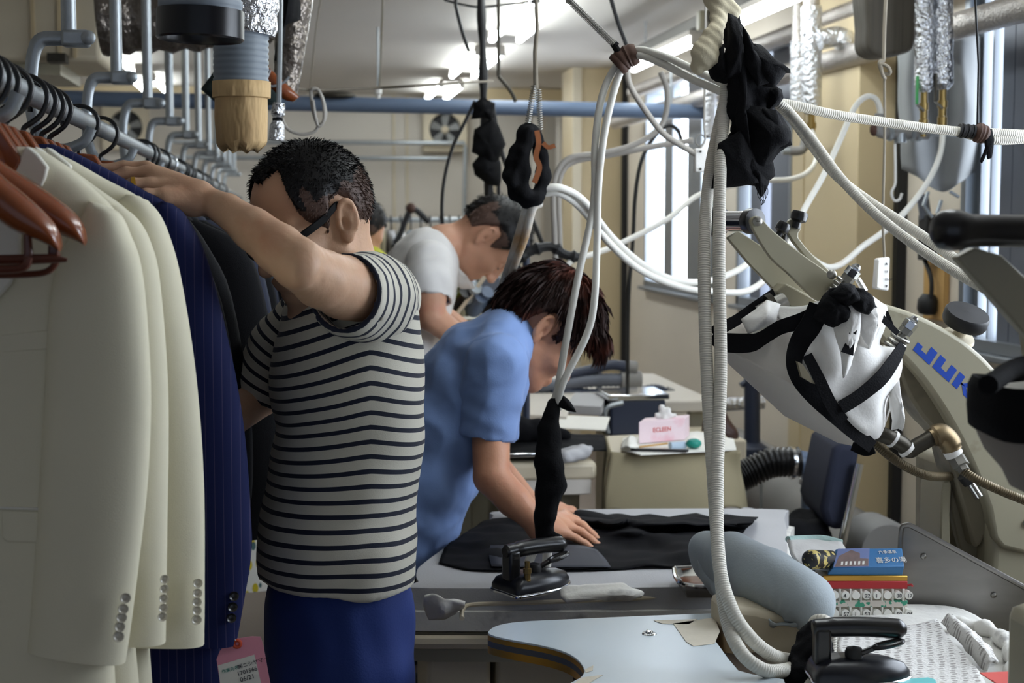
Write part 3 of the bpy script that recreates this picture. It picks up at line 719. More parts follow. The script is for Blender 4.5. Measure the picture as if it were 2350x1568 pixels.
jacket(2.12, 'middle of the three cream dinner jackets, its cuff buttons seen edge-on', 'creamsuit',
    body_rows(2.12, [(340, 80, .5), (372, 140, .9), (430, 222, 1), (480, 290, 1), (520, 310, 1), (700, 280, 1), (1100, 280, 1.1), (1700, 330, 1.2)]),
    [(468, 240, 474, 280, .02), (500, 220, 505, 318, .034), (560, 190, 560, 348, .04), (650, 170, 650, 368, .042), (900, 160, 900, 386, .04), (1200, 150, 1200, 384, .038), (1400, 150, 1400, 381, .034), (1468, 150, 1474, 380, .034)],
    [(78, 334), (128, 374), (128, 392), (100, 385)],
    [(378, 1330, .0062), (377, 1352, .0062), (376, 1374, .0062), (375, 1396, .0062), (373, 1416, .0064)], cm='satin')
jacket(2.22, 'farthest of the three cream dinner jackets, beside the navy pinstripe one', 'creamsuit',
    body_rows(2.22, [(342, 110, .5), (370, 170, .9), (410, 240, 1), (450, 315, 1), (490, 350, 1), (700, 330, 1), (1100, 320, 1.1), (1700, 358, 1.2)]),
    [(446, 290, 450, 320, .02), (470, 270, 478, 356, .034), (530, 250, 530, 385, .04), (640, 240, 640, 416, .042), (860, 240, 860, 450, .04), (1100, 250, 1100, 468, .038), (1350, 260, 1350, 470, .034), (1470, 260, 1478, 469, .034)],
    [(106, 336), (163, 380), (156, 408), (100, 378)],
    [(454, 1339, .0068), (453, 1362, .0068), (452, 1382, .0068), (452, 1402, .0068), (451, 1423, .0072)], cm='satin')
# navy pinstripe
mp = mat('navy_pinstripe_wool', (20, 28, 72), .8, var=.06, vs=6, spec=.2)
nt = mp.node_tree; b_ = nt.nodes['Principled BSDF']; tc = nt.nodes.new('ShaderNodeTexCoord'); sx = nt.nodes.new('ShaderNodeSeparateXYZ'); nt.links.new(tc.outputs['Object'], sx.inputs[0])
mth = []
for op, v in (('MULTIPLY', 1 / .0125), ('FRACT', 0), ('LESS_THAN', .07)):
    n_ = nt.nodes.new('ShaderNodeMath'); n_.operation = op; n_.inputs[1].default_value = v; nt.links.new((mth[-1].outputs[0] if mth else sx.outputs['X']), n_.inputs[0]); mth.append(n_)
mx = nt.nodes.new('ShaderNodeMix'); mx.data_type = 'RGBA'; mx.inputs[6].default_value = lin((20, 28, 72)); mx.inputs[7].default_value = lin((66, 62, 92)); nt.links.new(mth[-1].outputs[0], mx.inputs[0]); nt.links.new(mx.outputs[2], b_.inputs['Base Color'])
M['navystripe'] = mp
navy = jacket(2.36, 'navy pinstripe suit jacket with a pink tag, under the hand of the striped man', 'navystripe',
    body_rows(2.36, [(332, 125, .5), (352, 175, .9), (390, 250, 1), (430, 320, 1), (470, 390, 1), (520, 420, 1), (800, 440, 1), (1200, 480, 1.1), (1700, 545, 1.2)]),
    [(462, 370, 468, 396, .02), (490, 350, 498, 428, .036), (590, 340, 590, 474, .042), (780, 340, 780, 524, .044), (980, 350, 980, 560, .042), (1200, 370, 1200, 577, .042), (1280, 370, 1280, 576, .04), (1380, 370, 1380, 560, .036), (1472, 370, 1476, 543, .034)],
    None, [(537, 1369, .0075), (534, 1394, .0075), (531, 1419, .0075)], bm='blackp')
# dark jackets behind
rng = random.Random(3)
def dark_jacket(y, wx, hem, label, grp, m='blackfab', name='suit_jacket'):
    z0 = 1.58; R_ = []
    t = thing(name, (RX, y, hem), label, 'jacket', grp)
    rows = [(.05, z0, .5), (.1, z0 - .02, .8), (.2, z0 - .08, 1), (.23, z0 - .13, 1), (.24, z0 - .3, 1), (.235, hem, 1.1)]
    rows = [(V((RX - a, y, z)), V((RX + a, y, z)), .04 * q) for a, z, q in rows]
    v, f = loft(rows, 20, .6, .006, 8, y); MB().add(v, f).build('body', M[m], t, angle=70)
    sl = cr([np.array(q) for q in ((.17, .215, z0 - .085, .02), (.15, wx - .07, z0 - .13, .035), (.15, wx - .03, z0 - .22, .04), (.155, wx, z0 - .42, .042), (.165, wx, z0 - .58, .04), (.17, wx - .03, z0 - .7, .035))], 4)
    for s in ((1, -1) if y < 5 else (1,)):
        v, f = loft([(V((RX + s * a, y - .03, z)), V((RX + s * b, y - .03, z)), tt) for a, b, z, tt in sl], 16, .8, .006, 8, y * 3)
        if s < 0: f = [x[::-1] for x in f]
        MB().add(v, f).build('sleeve', M[m], t, angle=70)
    return t
dk = [(2.5, .295, .86, 'black suit jacket directly behind the navy pinstripe jacket'), (2.62, .305, .84, 'black suit jacket second behind the navy pinstripe one'), (2.78, .315, .85, 'black suit jacket beneath the forearm of the striped man'),
      (3.0, .365, .88, 'dark jacket hanging just past the elbow of the striped man')]
for y, wx, hem, lb in dk: dark_jacket(y, wx, hem, lb, None)
for i, y in enumerate((3.2, 3.45, 3.8, 4.15, 4.6, 5.1, 5.6, 6.2, 6.8, 7.5, 8.3)):
    dark_jacket(y, .35 + rng.random() * .03, .86 + rng.random() * .06, 'dark jacket farther down the garment rail, mostly hidden behind the striped man', 'dark jackets farther down the rail', ['blackfab', 'navy', 'blackfab'][i % 3])
# lemon-print dress
ml = mat('lemon_print_cotton', (226, 224, 214), .85, var=.02)
nt = ml.node_tree; b_ = nt.nodes['Principled BSDF']; tc = nt.nodes.new('ShaderNodeTexCoord'); prev = None
for sc_, cc, lo, off in ((26, (206, 186, 40), .30, 0), (30, (74, 104, 104), .27, 3.3)):
    mpn = nt.nodes.new('ShaderNodeMapping'); mpn.inputs['Location'].default_value = (off, off, off); mpn.inputs['Scale'].default_value = (1.3, .4, .75); nt.links.new(tc.outputs['Object'], mpn.inputs[0])
    vo = nt.nodes.new('ShaderNodeTexVoronoi'); vo.inputs['Scale'].default_value = sc_; nt.links.new(mpn.outputs[0], vo.inputs['Vector'])
    lt = nt.nodes.new('ShaderNodeMath'); lt.operation = 'LESS_THAN'; lt.inputs[1].default_value = lo; nt.links.new(vo.outputs['Distance'], lt.inputs[0])
    mx = nt.nodes.new('ShaderNodeMix'); mx.data_type = 'RGBA'; mx.inputs[7].default_value = lin(cc); nt.links.new(lt.outputs[0], mx.inputs[0])
    if prev: nt.links.new(prev.outputs[2], mx.inputs[6])
    else: mx.inputs[6].default_value = lin((226, 224, 214))
    prev = mx
nt.links.new(prev.outputs[2], b_.inputs['Base Color']); M['lemon'] = ml
y = 4.28; t = thing('print_dress', (RX, y, .45), 'long white dress with yellow and green print, hanging behind the striped man', 'dress')
rows = [(V((RX - a, y, z)), V((RX + b, y, z)), tt) for a, b, z, tt in ((.05, .05, 1.56, .02), (.18, .18, 1.5, .04), (.2, .22, 1.2, .05), (.25, .31, .95, .05), (.27, .355, .7, .05), (.28, .345, .46, .05))]
q = cr([np.array([*a, *b, c]) for a, b, c in rows], 6)
v, f = loft([(V(r[:3]), V(r[3:6]), r[6]) for r in q], 26, .8, .02, 16, 2); MB().add(v, f).build('skirt', M['lemon'], t, angle=80)

# hangers
hanger(1.86, 'bare wide brown hanger at the left edge, frontmost, with a trouser bar', 'wide brown hangers') if False else None
t = thing('suit_hanger', (RX, 1.86, 1.59), 'bare wide brown hanger at left edge, frontmost, with slotted trouser bar', 'hanger')
def wide_arm(px_pts, Y, th, m, t):
    rows = [(P(a, b, Y), P(c, d, Y), th * q) for a, b, c, d, q in px_pts]
    q = cr([np.array([*a, *b, c]) for a, b, c in rows], 5)
    v, f = loft([(V(r[:3]), V(r[3:6]), r[6]) for r in q], 22, .9); MB().add(v, f).build('arm', M[m], t, angle=60)
wide_arm([(-74, 300, -100, 395, .5), (-40, 345, -60, 440, .9), (0, 398, -20, 490, 1), (60, 448, 30, 528, 1.05), (112, 498, 78, 548, 1), (134, 532, 118, 566, .8), (141, 562, 136, 578, .45)], 1.84, .032, 'brown', t)
wide_arm([(-74, 300, -48, 395, .5), (-120, 345, -100, 440, .9), (-200, 420, -190, 500, 1), (-290, 532, -270, 566, .8)], 1.84, .032, 'brown', t)
MB().tube(hook_pts(1.86), .0036, 10).build('hook', M['blackp'], t)
bx = MB()
bx.prism(poly([(52, 508), (66, 508), (76, 603), (53, 608)], 1.825), (0, .012, 0)).build('strut', M['brownd'], t, bevel=.003)
MB().prism(poly([(109, 560), (135, 560), (134, 590), (109, 594)], 1.85), (0, .012, 0)).build('strut', M['brownd'], t, bevel=.003)
MB().tube([P(-60, 598, 1.83), P(60, 596, 1.83), P(120, 594, 1.83), P(154, 597, 1.83)], [.006, .006, .0055, .0022], 8).build('trouser_bar', M['brownd'], t)
MB().tube(cr([P(-60, 632, 1.87), P(60, 630, 1.87), P(106, 624, 1.87), P(126, 606, 1.87), P(132, 582, 1.87)], 5), .006, 8, flat=.7).build('trouser_bar', M['brownd'], t)
MB().tube(cr([P(-60, 619, 1.815), P(30, 618, 1.815), P(58, 610, 1.815), P(66, 590, 1.815)], 5), .005, 8).build('trouser_bar', M['brownd'], t)
t = thing('suit_hanger', (RX, 1.94, 1.59), 'bare wide brown hanger whose tip overlaps the nearest cream jacket', 'hanger')
wide_arm([(-74, 286, -84, 370, .5), (-30, 340, -40, 420, .9), (0, 368, -12, 446, 1), (60, 408, 40, 488, 1.05), (120, 448, 92, 520, 1.05), (168, 486, 140, 540, 1), (192, 520, 172, 552, .8), (198, 550, 194, 563, .45)], 1.92, .032, 'brown', t)
MB().tube(hook_pts(1.94), .0036, 10).build('hook', M['blackp'], t)
hl = [(2.0, 'brown hanger of the nearest cream jacket'), (2.06, 'brown hanger between the nearest two cream jackets'), (2.12, 'brown hanger of the middle cream jacket'), (2.22, 'brown hanger of the farthest cream jacket'), (2.36, 'brown hanger of the navy pinstripe jacket'),
      (2.44, 'brown hanger just behind the navy pinstripe jacket, black hook in a tight cluster'), (2.52, 'brown hanger of the first black jacket'), (2.6, 'brown hanger ending the tight cluster of black hooks'), (2.95, 'brown hanger with a lone black hook above the wrist of the striped man'), (3.26, 'brown hanger with the second lone black hook above the wrist')]
for y, lb in hl: hanger(y, lb, None, lean=rng.uniform(-.01, .01))
for i, y in enumerate((4.12, 4.24, 4.6, 4.85, 5.3, 5.42, 5.6, 5.75, 6.2, 6.5, 6.7, 6.9, 7.5, 8.3)):
    hanger(y, 'hanger farther along the garment rail above the raised forearm' if i != 3 else 'hanger with bright wire hook above the raised wrist', None if i == 3 else 'hangers farther along the rail', hookm='chrome' if i == 3 else 'blackp', wide=False)

# pink ticket
Yt = 2.31; t = thing('ticket', P(560, 1462, Yt), 'pink card ticket with a white slip, tied to the navy jacket cuff', 'ticket')
MB().prism(poly([(497, 1514), (504, 1496), (520, 1474), (545, 1466), (578, 1461), (598, 1462), (604, 1480), (626, 1600), (512, 1620)], Yt), (0, .0012, 0)).build('card', M['pink'], t)
MB().tube([P(544, 1478, Yt - .001) + V((math.cos(k) * .0052, 0, math.sin(k) * .0052)) for k in np.linspace(0, 2 * PI, 25)[:-1]], .0028, 8, closed=True, flat=1).build('eyelet_ring', M['orange'], t)
MB().prism(poly([(500, 1528), (584, 1503), (606, 1600), (512, 1620)], Yt - .0012), (0, .0008, 0)).build('slip', M['paper'], t)
ex, ez = P(584, 1503, Yt) - P(500, 1528, Yt), P(500, 1528, Yt) - P(512, 1600, Yt)
for s_, x_, y_, sz, mm in (('㈱ニシヤマー', 546, 1536, .008, 'ink'), ('1701566', 545, 1552, .009, 'ink'), ('06/21', 552, 1566, .010, 'ink'), ('作業先名', 510, 1546, .0065, 'inkgreen')):
    lettering('ticket_print', s_, P(x_, y_, Yt - .0018), ex, ez, sz, M[mm], t)
MB().tube(cr([P(526, 1424, Yt + .0), P(524, 1440, Yt - .004), P(532, 1456, Yt - .003), P(542, 1472, Yt - .003)], 6), .0007, 6).build('string', M['white'], t)
# ================================================================== people
def skin(name, c, c2, spots=True):
    m = mat(name, c, .5, var=.1, vs=18, bump=.12, bs=160, spec=.4, sss=.12, col2=c2, c2lo=.56, c2hi=.8, c2s=9); return m
SK_A, SK_B, SK_C = skin('tan_skin', (208, 168, 138), (188, 134, 106)), skin('brown_skin', (200, 146, 116), (184, 120, 96)), skin('light_skin', (208, 158, 130), (196, 126, 104))
HAIR = mat('black_hair', (15, 13, 14), .5, var=.3, vs=60, spec=.3)
HAIRF = mat('faded_side_hair', (84, 62, 52), .6, var=.3, vs=90)
HAIRB = mat('brown_hair', (38, 22, 18), .6, var=.4, vs=40, spec=.2, col2=(104, 54, 40), c2lo=.5, c2hi=.75, c2s=11)
FRAME = mat('glossy_black_frame', (10, 11, 14), .42, var=0, spec=.15)
def frame_of(fwd):
    f = V(fwd).normalized(); l = V((0, 0, 1)).cross(f).normalized(); u = f.cross(l); return np.array([[f.x, l.x, u.x], [f.y, l.y, u.y], [f.z, l.z, u.z]])
class Head:
    def __init__(s, ear, side, fwd, sc=1.0, roll=0):
        s.R = frame_of(fwd); s.sc = sc
        s.c = np.array(ear) - s.R @ (np.array((-.012, side * .079, -.004)) * sc)
    def w(s, q): return s.c + s.R @ (np.array(q, float) * s.sc)
    def rows(s, q): return np.asarray(q)
    def loc(s, X): return ((np.asarray(X) - s.c) @ s.R) / s.sc
    def add(s, S, ears=(1, -1), face=True):
        k = s.sc; E = lambda c, r, kk=.02, op='+', R=None: S.ell(s.w(c), np.array(r) * k, s.R if R is None else s.R @ R, kk * k, op); C = lambda a, b, ra, rb, kk=.015, op='+': S.cap(s.w(a), s.w(b), ra * k, rb * k, kk * k, None, op)
        E((-.012, 0, .034), (.096, .077, .085), .02); E((-.03, 0, .015), (.08, .072, .075))
        E((.03, 0, -.03), (.058, .06, .078), .03); E((.045, 0, -.07), (.038, .04, .042), .03)
        for y in (1, -1):
            C((.0, y * .052, -.055), (.062, y * .02, -.098), .02, .018, .03); C((.07, y * .012, .022), (.066, y * .045, .02), .012, .01, .02)
            E((.062, y * .044, -.028), (.022, .02, .018), .03)
            E((.092, y * .032, .002), (.018, .017, .012), .018, '-'); E((.073, y * .032, .0), (.0135, .0135, .0125), .006)
            C((.078, y * .018, .003), (.076, y * .046, .002), .005, .004, .006)
        E((.07, 0, -.096), (.02, .022, .018), .02)
        C((.088, 0, .006), (.108, 0, -.034), .008, .0125, .012); E((.1, .012, -.038), (.01, .008, .008), .008); E((.1, -.012, -.038), (.01, .008, .008), .008)
        C((.09, -.02, -.065), (.09, .02, -.065), .0065, .0065, .006); C((.089, -.017, -.075), (.089, .017, -.075), .0065, .0065, .006); C((.1, -.02, -.070), (.1, .02, -.070), .002, .002, .004, '-')
        for y in ears:
            o = np.array((-.014, y * .079, -.004))
            a = math.radians(-12); Ry = np.array([[math.cos(a), 0, math.sin(a)], [0, 1, 0], [-math.sin(a), 0, math.cos(a)]])
            b = -math.radians(24) * y; Rz = np.array([[math.cos(b), -math.sin(b), 0], [math.sin(b), math.cos(b), 0], [0, 0, 1]])
            Re = Rz @ Ry
            q = lambda p: o + Re @ np.array(p)
            E(q((-.006, y * .003, 0)), (.0155, .006, .030), .008, '+', Re)
            E(q((.001, y * .010, -.004)), (.0065, .009, .011), .004, '-', Re)
            arc2 = [q((-.006 + .0098 * math.cos(t), y * .0085, .004 + .0225 * math.sin(t))) for t in np.linspace(.3, 3.4, 9)]
            for i in range(8): C(arc2[i], arc2[i + 1], .0026, .0026, .003, '-')
            arc = [q((-.006 + .0145 * math.cos(t), y * .006, .003 + .029 * math.sin(t))) for t in np.linspace(-.2, 3.9, 14)]
            for i in range(13): C(arc[i], arc[i + 1], .0036, .0036, .004)
            C(q((-.012, y * .006, .012)), q((-.01, y * .005, -.014)), .0032, .0032, .006)
            E(q((-.002, y * .004, -.028)), (.009, .005, .011), .008, '+', Re); E(q((.008, y * .004, -.008)), (.004, .004, .006), .004, '+', Re)
    def hair(s, name, mt, parent, zmin, thick, h=.004, strands=0, slen=.01, flow=(0, 0, 0), lump_=.0, extra=(), seed=1, mt2=None, fade=.03, nrm_=.5):
        S = SDF(h); k = s.sc; T = lambda c, r, kk=.02: S.ell(s.w(c), (np.array(r)) * k, s.R, kk * k)
        t = thick; T((-.012, 0, .034), (.096 + t, .077 + t * .9, .085 + t)); T((-.03, 0, .015), (.08 + t, .072 + t * .9, .075 + t))
        for c, r in extra: T(c, r, .02)
        az = np.array([a for a, z in zmin]); zz = np.array([z for a, z in zmin])
        def clip(X):
            q = s.loc(X); ang = np.degrees(np.arctan2(np.abs(q[..., 1]), q[..., 0])); zm = np.interp(ang, az, zz)
            inner = .0
            d = (zm - q[..., 2]) * k
            return d
        S.fn(clip)
        v, f = S.mesh(); n = vnormals(v, f)
        q = s.loc(v); ang = np.degrees(np.arctan2(np.abs(q[:, 1]), q[:, 0])); zm = np.interp(ang, az, zz)
        up = np.clip((q[:, 2] - zm) / fade, 0, 1)
        v = v - n * ((1 - up) * t * .95 * k)[:, None]
        if lump_: v = v + n * (lump(v, 45 / k, seed) * lump_ + lump(v, 120 / k, seed + 3) * lump_ * .4)[:, None]
        o = link_mesh(name, v, f.tolist(), mt, parent, angle=180)
        if mt2:
            o.data.materials.append(mt2); fz = (q[:, 2] - zm)[f[:, 0]]; aa = ang[f[:, 0]]
            zt = q[:, 2][f[:, 0]]
            ns = lump(v[f].mean(1), 40 / k, 5)
            side = (aa > 49) & (zt < .048 + .03 * ns) & (aa < 150)
            o.data.polygons.foreach_set('material_index', side.astype(np.int32).tolist()); 
        if strands:
            r = np.random.default_rng(seed); fi = r.integers(0, len(f), strands); vs, fs = [], []
            fl = s.R @ np.array(flow, float)
            ctr = v[f].mean(1)[fi]; nn = n[f[:, 0]][fi]; upf = up[f[:, 0]][fi]
            cq = s.w((-.05, 0, .11)); tn = ctr - cq[None]; tn -= nn * (tn * nn).sum(1)[:, None]; tn /= np.linalg.norm(tn, axis=1)[:, None] + 1e-9
            d = nn * nrm_ + tn * (1 - nrm_) * 1.2 + fl[None] + r.normal(0, .14, (strands, 3)); d /= np.linalg.norm(d, axis=1)[:, None]
            L = slen * k * (.5 + r.random(strands)) * np.clip(upf, .25, 1)
            qa = s.loc(ctr); aa_ = np.degrees(np.arctan2(np.abs(qa[:, 1]), qa[:, 0])); L = np.where((aa_ > 62) & (aa_ < 128) & (qa[:, 2] < .06), np.minimum(L, .006), L)
            sd = np.cross(d, r.normal(0, 1, (strands, 3))); sd /= np.linalg.norm(sd, axis=1)[:, None]; wd = .0008 if slen < .02 else .0022
            bend = fl[None] * L[:, None] * .5 - nn * (L * .25)[:, None]
            P0, P1, P2, P3 = ctr - sd * wd - d * .002, ctr + sd * wd - d * .002, ctr + d * (L * .6)[:, None] + sd * wd * .6, ctr + d * L[:, None] + bend * .6
            pts = np.stack([P0, P1, P2, P3], 1).reshape(-1, 3)
            fs = [(4 * i, 4 * i + 1, 4 * i + 2, 4 * i + 3) for i in range(strands)]
            so = link_mesh('hair_strands', pts, fs, mt, o, angle=180); tag(so, kind='stuff')
            if mt2: so.data.materials.append(mt2); so.data.polygons.foreach_set('material_index', side[fi].astype(np.int32).tolist())
        return o

def fingers(S, F_):
    for pts, rs in F_: S.chain([np.array(p) for p in pts], rs, .005)

# ------------------------------------------------------------------ man in the striped shirt
A = thing('person', (.07, 2.55, 0), 'man in a striped T-shirt and black glasses reaching his left arm over the hanging jackets', 'person')
S = SDF(.0036)
HA = Head(P(786, 506, 2.50), 1, (-.76, -.48, -.44), 1.02); HA.add(S)
nk = P(800, 660, 2.60)
S.chain([HA.w((-.035, 0, -.03)), HA.w((-.03, 0, -.085)) * .6 + np.array(nk) * .4, np.array(nk)], [.06, .056, .066], .03)
S.cap(nk, P(735, 705, 2.60), .055, .045, .03)
sh, el, wr = P(858, 668, 2.50), P(684, 606, 2.29), P(470, 458, 2.395)
S.chain([sh, P(790, 660, 2.41), P(736, 640, 2.345), el, P(640, 571, 2.31), P(580, 526, 2.34), P(520, 482, 2.37), wr], [.055, .05, .0445, .0385, .0375, .0325, .0250, .0215], .02)
S.ell(P(694, 622, 2.262), (.017, .014, .02), None, .02); S.ell(P(703, 588, 2.275), (.012, .012, .012), None, .02)
# forearm bulge, wrist
kn = [P(335, 386, 2.445), P(334, 398, 2.42), P(345, 424, 2.392), P(372, 446, 2.368)]
for k_, r in zip(kn, (.0115, .0115, .011, .0105)): S.cap(P(452, 452, 2.395), k_, .021, r, .012)
S.cap(P(440, 470, 2.385), P(385, 462, 2.37), .018, .015, .012)
S.cap(P(432, 440, 2.41), P(352, 402, 2.42), .019, .013, .012)
fingers(S, [([kn[0], P(283, 384, 2.445), P(232, 390, 2.438), P(199, 400, 2.432)], [.0108, .0098, .009, .007]),
            ([kn[1], P(290, 398, 2.418), P(250, 412, 2.41), P(236, 430, 2.405)], [.0112, .0104, .0095, .0078]),
            ([kn[2], P(305, 424, 2.388), P(274, 434, 2.382), P(270, 452, 2.38)], [.0112, .0104, .0098, .008]),
            ([kn[3], P(335, 446, 2.362), P(304, 455, 2.357), P(294, 468, 2.357)], [.0098, .009, .0083, .007]),
            ([P(440, 440, 2.42), P(400, 425, 2.455), P(350, 425, 2.465), P(310, 440, 2.46)], [.016, .013, .011, .009])])
# far arm
fs_, fe, fw = P(698, 745, 2.735), P(598, 900, 2.79), P(500, 985, 2.66)
S.chain([fs_, fe, fw, P(455, 1010, 2.62)], [.052, .043, .029, .03], .02)
# trunk under the shirt
S.cap(P(775, 780, 2.6), P(775, 1250, 2.6), .09, .1, .03)
S.cap(nk, P(790, 790, 2.61), .05, .08, .03)
v, f = S.mesh(); n = vnormals(v, f)
d = np.linalg.norm(v - np.array(el), axis=1); v += n * (np.exp(-(d / .035) ** 2) * lump(v, 90, 4) * .0028)[:, None]
v += n * (lump(v, 60, 8) * .0006)[:, None]
# veins/tendons over the back of the hand
link_mesh('body', v, f.tolist(), SK_A, A, angle=180)
c = np.array(P(306, 425, 2.388)); ax = (V(P(330, 425, 2.39)) - V(P(285, 428, 2.386))).normalized()
MB().lathe([(.0112, -.003), (.0126, -.0026), (.0126, .0026), (.0112, .003)], c, ax, 24, cap=False).build('wedding_ring', M['goldm'], A, solid=.0012)
HA.hair('hair', HAIR, A, [(0, .094), (16, .097), (28, .106), (40, .106), (46, .088), (50, .04), (56, .014), (66, .0), (74, -.012), (80, -.02), (86, .0), (92, .03), (104, .034), (112, .015), (120, -.03), (140, -.06), (180, -.065)], .0085, h=.0036, strands=14000, slen=.0075, flow=(.1, 0, .1), lump_=.0005, seed=2, nrm_=.55, mt2=HAIRF)
# eyebrows, glasses
for y in (1, -1):
    MB().tube([V(HA.w((.082, y * .014, .022))), V(HA.w((.081, y * .032, .027))), V(HA.w((.068, y * .052, .02)))], [.002, .0035, .0015], 8).build('eyebrow', HAIR, A)
LENS = mat('clear_lens', (250, 250, 250), .03, var=0, trans=1)
G = thing('spectacles', HA.w((.1, 0, 0)), 'black-framed glasses worn by the striped man', 'glasses')
for y in (1, -1):
    q = [V(HA.w(p)) for p in ((.092, y * .066, .004), (.06, y * .077, .008), (.02, y * .081, .014), (-.012, y * .083, .024), (-.03, y * .083, .012))]
    upn = V(HA.R[:, 1]) * y
    MB().ribbon(cr(q, 6), [.012] * 7 + [.0125] * 6 + [.011] * 6 + [.008] * 5 + [.005], .004, upn).build('temple_arm', FRAME, G, bevel=.001)
    rim = [V(HA.w((.100 - .12 * (abs(a) / .07) ** 2 * .07, y * a, b))) for a, b in ((.012, .016), (.04, .019), (.060, .015), (.061, .0), (.055, -.016), (.038, -.021), (.016, -.017), (.01, 0))]
    MB().tube(cr(rim, 4, closed=True), .0026, 8, closed=True).build('rim', FRAME, G)
    MB().prism([p for p in cr(rim, 3, closed=True)], V(HA.R[:, 0]) * .001).build('lens', LENS, G)
MB().tube([V(HA.w((.101, -.012, .006))), V(HA.w((.106, 0, .009))), V(HA.w((.101, .012, .006)))], .0026, 8).build('bridge', FRAME, G)
# shirt
fdir, sdir = np.array((-.9, -.43, 0)), np.array((.43, -.9, 0))
def torso_levels(S, lv, fd, k=.05):
    cs = [(np.array(P(x, y, yy)), b, a) for x, y, yy, b, a in lv]
    for (c1, b1, a1), (c2, b2, a2) in zip(cs[:-1], cs[1:]): S.cap(c1, c2, b1, b2, .012, (fd, (a1 + a2) / (b1 + b2)))
S = SDF(.006)
torso_levels(S, [(800, 756, 2.61, .108, .085), (800, 790, 2.60, .15, .108), (793, 880, 2.595, .164, .118), (806, 985, 2.595, .152, .108), (787, 1100, 2.595, .157, .114), (770, 1250, 2.595, .165, .124), (774, 1420, 2.595, .167, .127)], fdir)
S.cap(P(812, 688, 2.60), P(856, 692, 2.51), .058, .068, .04); S.cap(P(790, 706, 2.62), P(712, 738, 2.73), .056, .056, .04); S.cap(P(868, 740, 2.56), P(886, 860, 2.60), .045, .05, .05)
zh = P(775, 1362, 2.5).z
S.fn(lambda X: (zh + .02 * np.clip((X[..., 0] - .1) * 3, 0, 1) - X[..., 2]) * .98)
hw = HA.w
def neckhole(X):
    a, b = np.array(P(756, 668, 2.60)), np.array(P(690, 595, 2.60)); ab = b - a; t = np.clip(((X - a) @ ab) / (ab @ ab), -.5, 2); return .060 - np.linalg.norm(X - a - t[..., None] * ab, axis=-1)
S.fn(neckhole)
v, f = S.mesh(); v = relax(v, f, 1, .4); n = vnormals(v, f)
zz = v[:, 2]; fold = (np.sin((v[:, 0] * 34 - (zz - 1) * 26 + lump(v, 6, 3) * 3)) * .0035 + lump(v * np.array((1, 1, .6)), 11, 5) * .008) * np.clip((1.28 - zz) / .3, 0, 1)
v = v + n * fold[:, None]
v += n * (np.exp(-((zz - zh) / .006) ** 2) * .0015)[:, None]
xs = P(848, 900, 2.45).x
dist = np.abs(v[:, 0] - (xs - .01 * np.clip((1.2 - zz) * 2, 0, 1))) ; slope = np.interp(zz, [.9, 1.02, 1.15, 1.25, 1.4], [.04, .07, .24, .38, .42]) * np.where(v[:, 0] > xs, .75, 1)
near = np.sqrt(dist ** 2 + .012 ** 2)
strq = zz + slope * near
SHIRT = banded(mat('striped_jersey', (206, 202, 186), .85, var=0, bump=.12, bs=500, sheen=.1), 'stripe', .0243, .33, (208, 204, 190), (22, 28, 48), off=-zh + .0092)
link_mesh('shirt', v, f.tolist(), SHIRT, A, angle=180, attrs={'stripe': strq})
def sleeve(name, pts, rs, ends, mt, parent, attr=None, flare=0, h=.0055, seed=1, k=.02, off=0, wr=.004):
    """tube of cloth along pts, open at the far end."""
    S = SDF(h); S.chain([np.array(p) for p in pts], rs, k)
    a, b = np.array(ends[0], float), np.array(ends[1], float); d = (b - a) / np.linalg.norm(b - a)
    S.fn(lambda X: (X - b) @ d)
    for i in range(len(pts) - 1): S.cap(np.array(pts[i], float) * (.35 if i == 0 else 0) + np.array(pts[i + 1], float) * (.65 if i == 0 else 0) + (np.array(pts[i], float) if i else 0), pts[i + 1], rs[i] - max(.008, 1.6 * h), rs[i + 1] - max(.008, 1.6 * h), .004, None, '-')
    v, f = S.mesh(); v = relax(v, f, 1, .4); n = vnormals(v, f); q = (v - a) @ d
    v = v + n * ((np.sin(q * 120 + lump(v, 9, seed) * 5) * wr * .12 + lump(v, 18, seed) * wr * .6 + (.25 - np.abs(lump(v, 16, seed + 3))) * wr * 1.2))[:, None]
    return link_mesh(name, v, f.tolist(), mt, parent, angle=180, attrs={'stripe': q + off} if attr else None)
e0, e1 = P(876, 690, 2.515), P(793, 674, 2.40)
SLV = banded(mat('striped_sleeve_jersey', (206, 202, 186), .85, var=0, bump=.12, bs=500, sheen=.1), 'stripe', .0215, .32, (208, 204, 190), (22, 28, 48), off=-(e1 - e0).length + .004)
sleeve('sleeve', [P(858, 690, 2.535), P(846, 686, 2.49), P(815, 680, 2.435), P(770, 664, 2.375)], [.078, .077, .067, .060], (e0, e1), SLV, A, True, seed=3)
e0, e1 = P(690, 745, 2.74), P(604, 900, 2.78)
sleeve('sleeve', [P(704, 740, 2.73), P(655, 800, 2.755), P(590, 920, 2.78)], [.062, .064, .062], (e0, e1), SLV, A, True, seed=5, off=.0105)
# collar band
ring = [V(np.array(P(796, 668, 2.60)) + np.array((math.cos(t) * .066, math.sin(t) * .066, .012 - .03 * math.cos(t - .4) * -1 - .03))) for t in np.linspace(0, 2 * PI, 33)[:-1]]
MB().tube(ring, .007, 8, closed=True, flat=1.4, up=(0, 0, 1)).build('neckband', mat('plain_jersey', (206, 202, 188), .85), A)
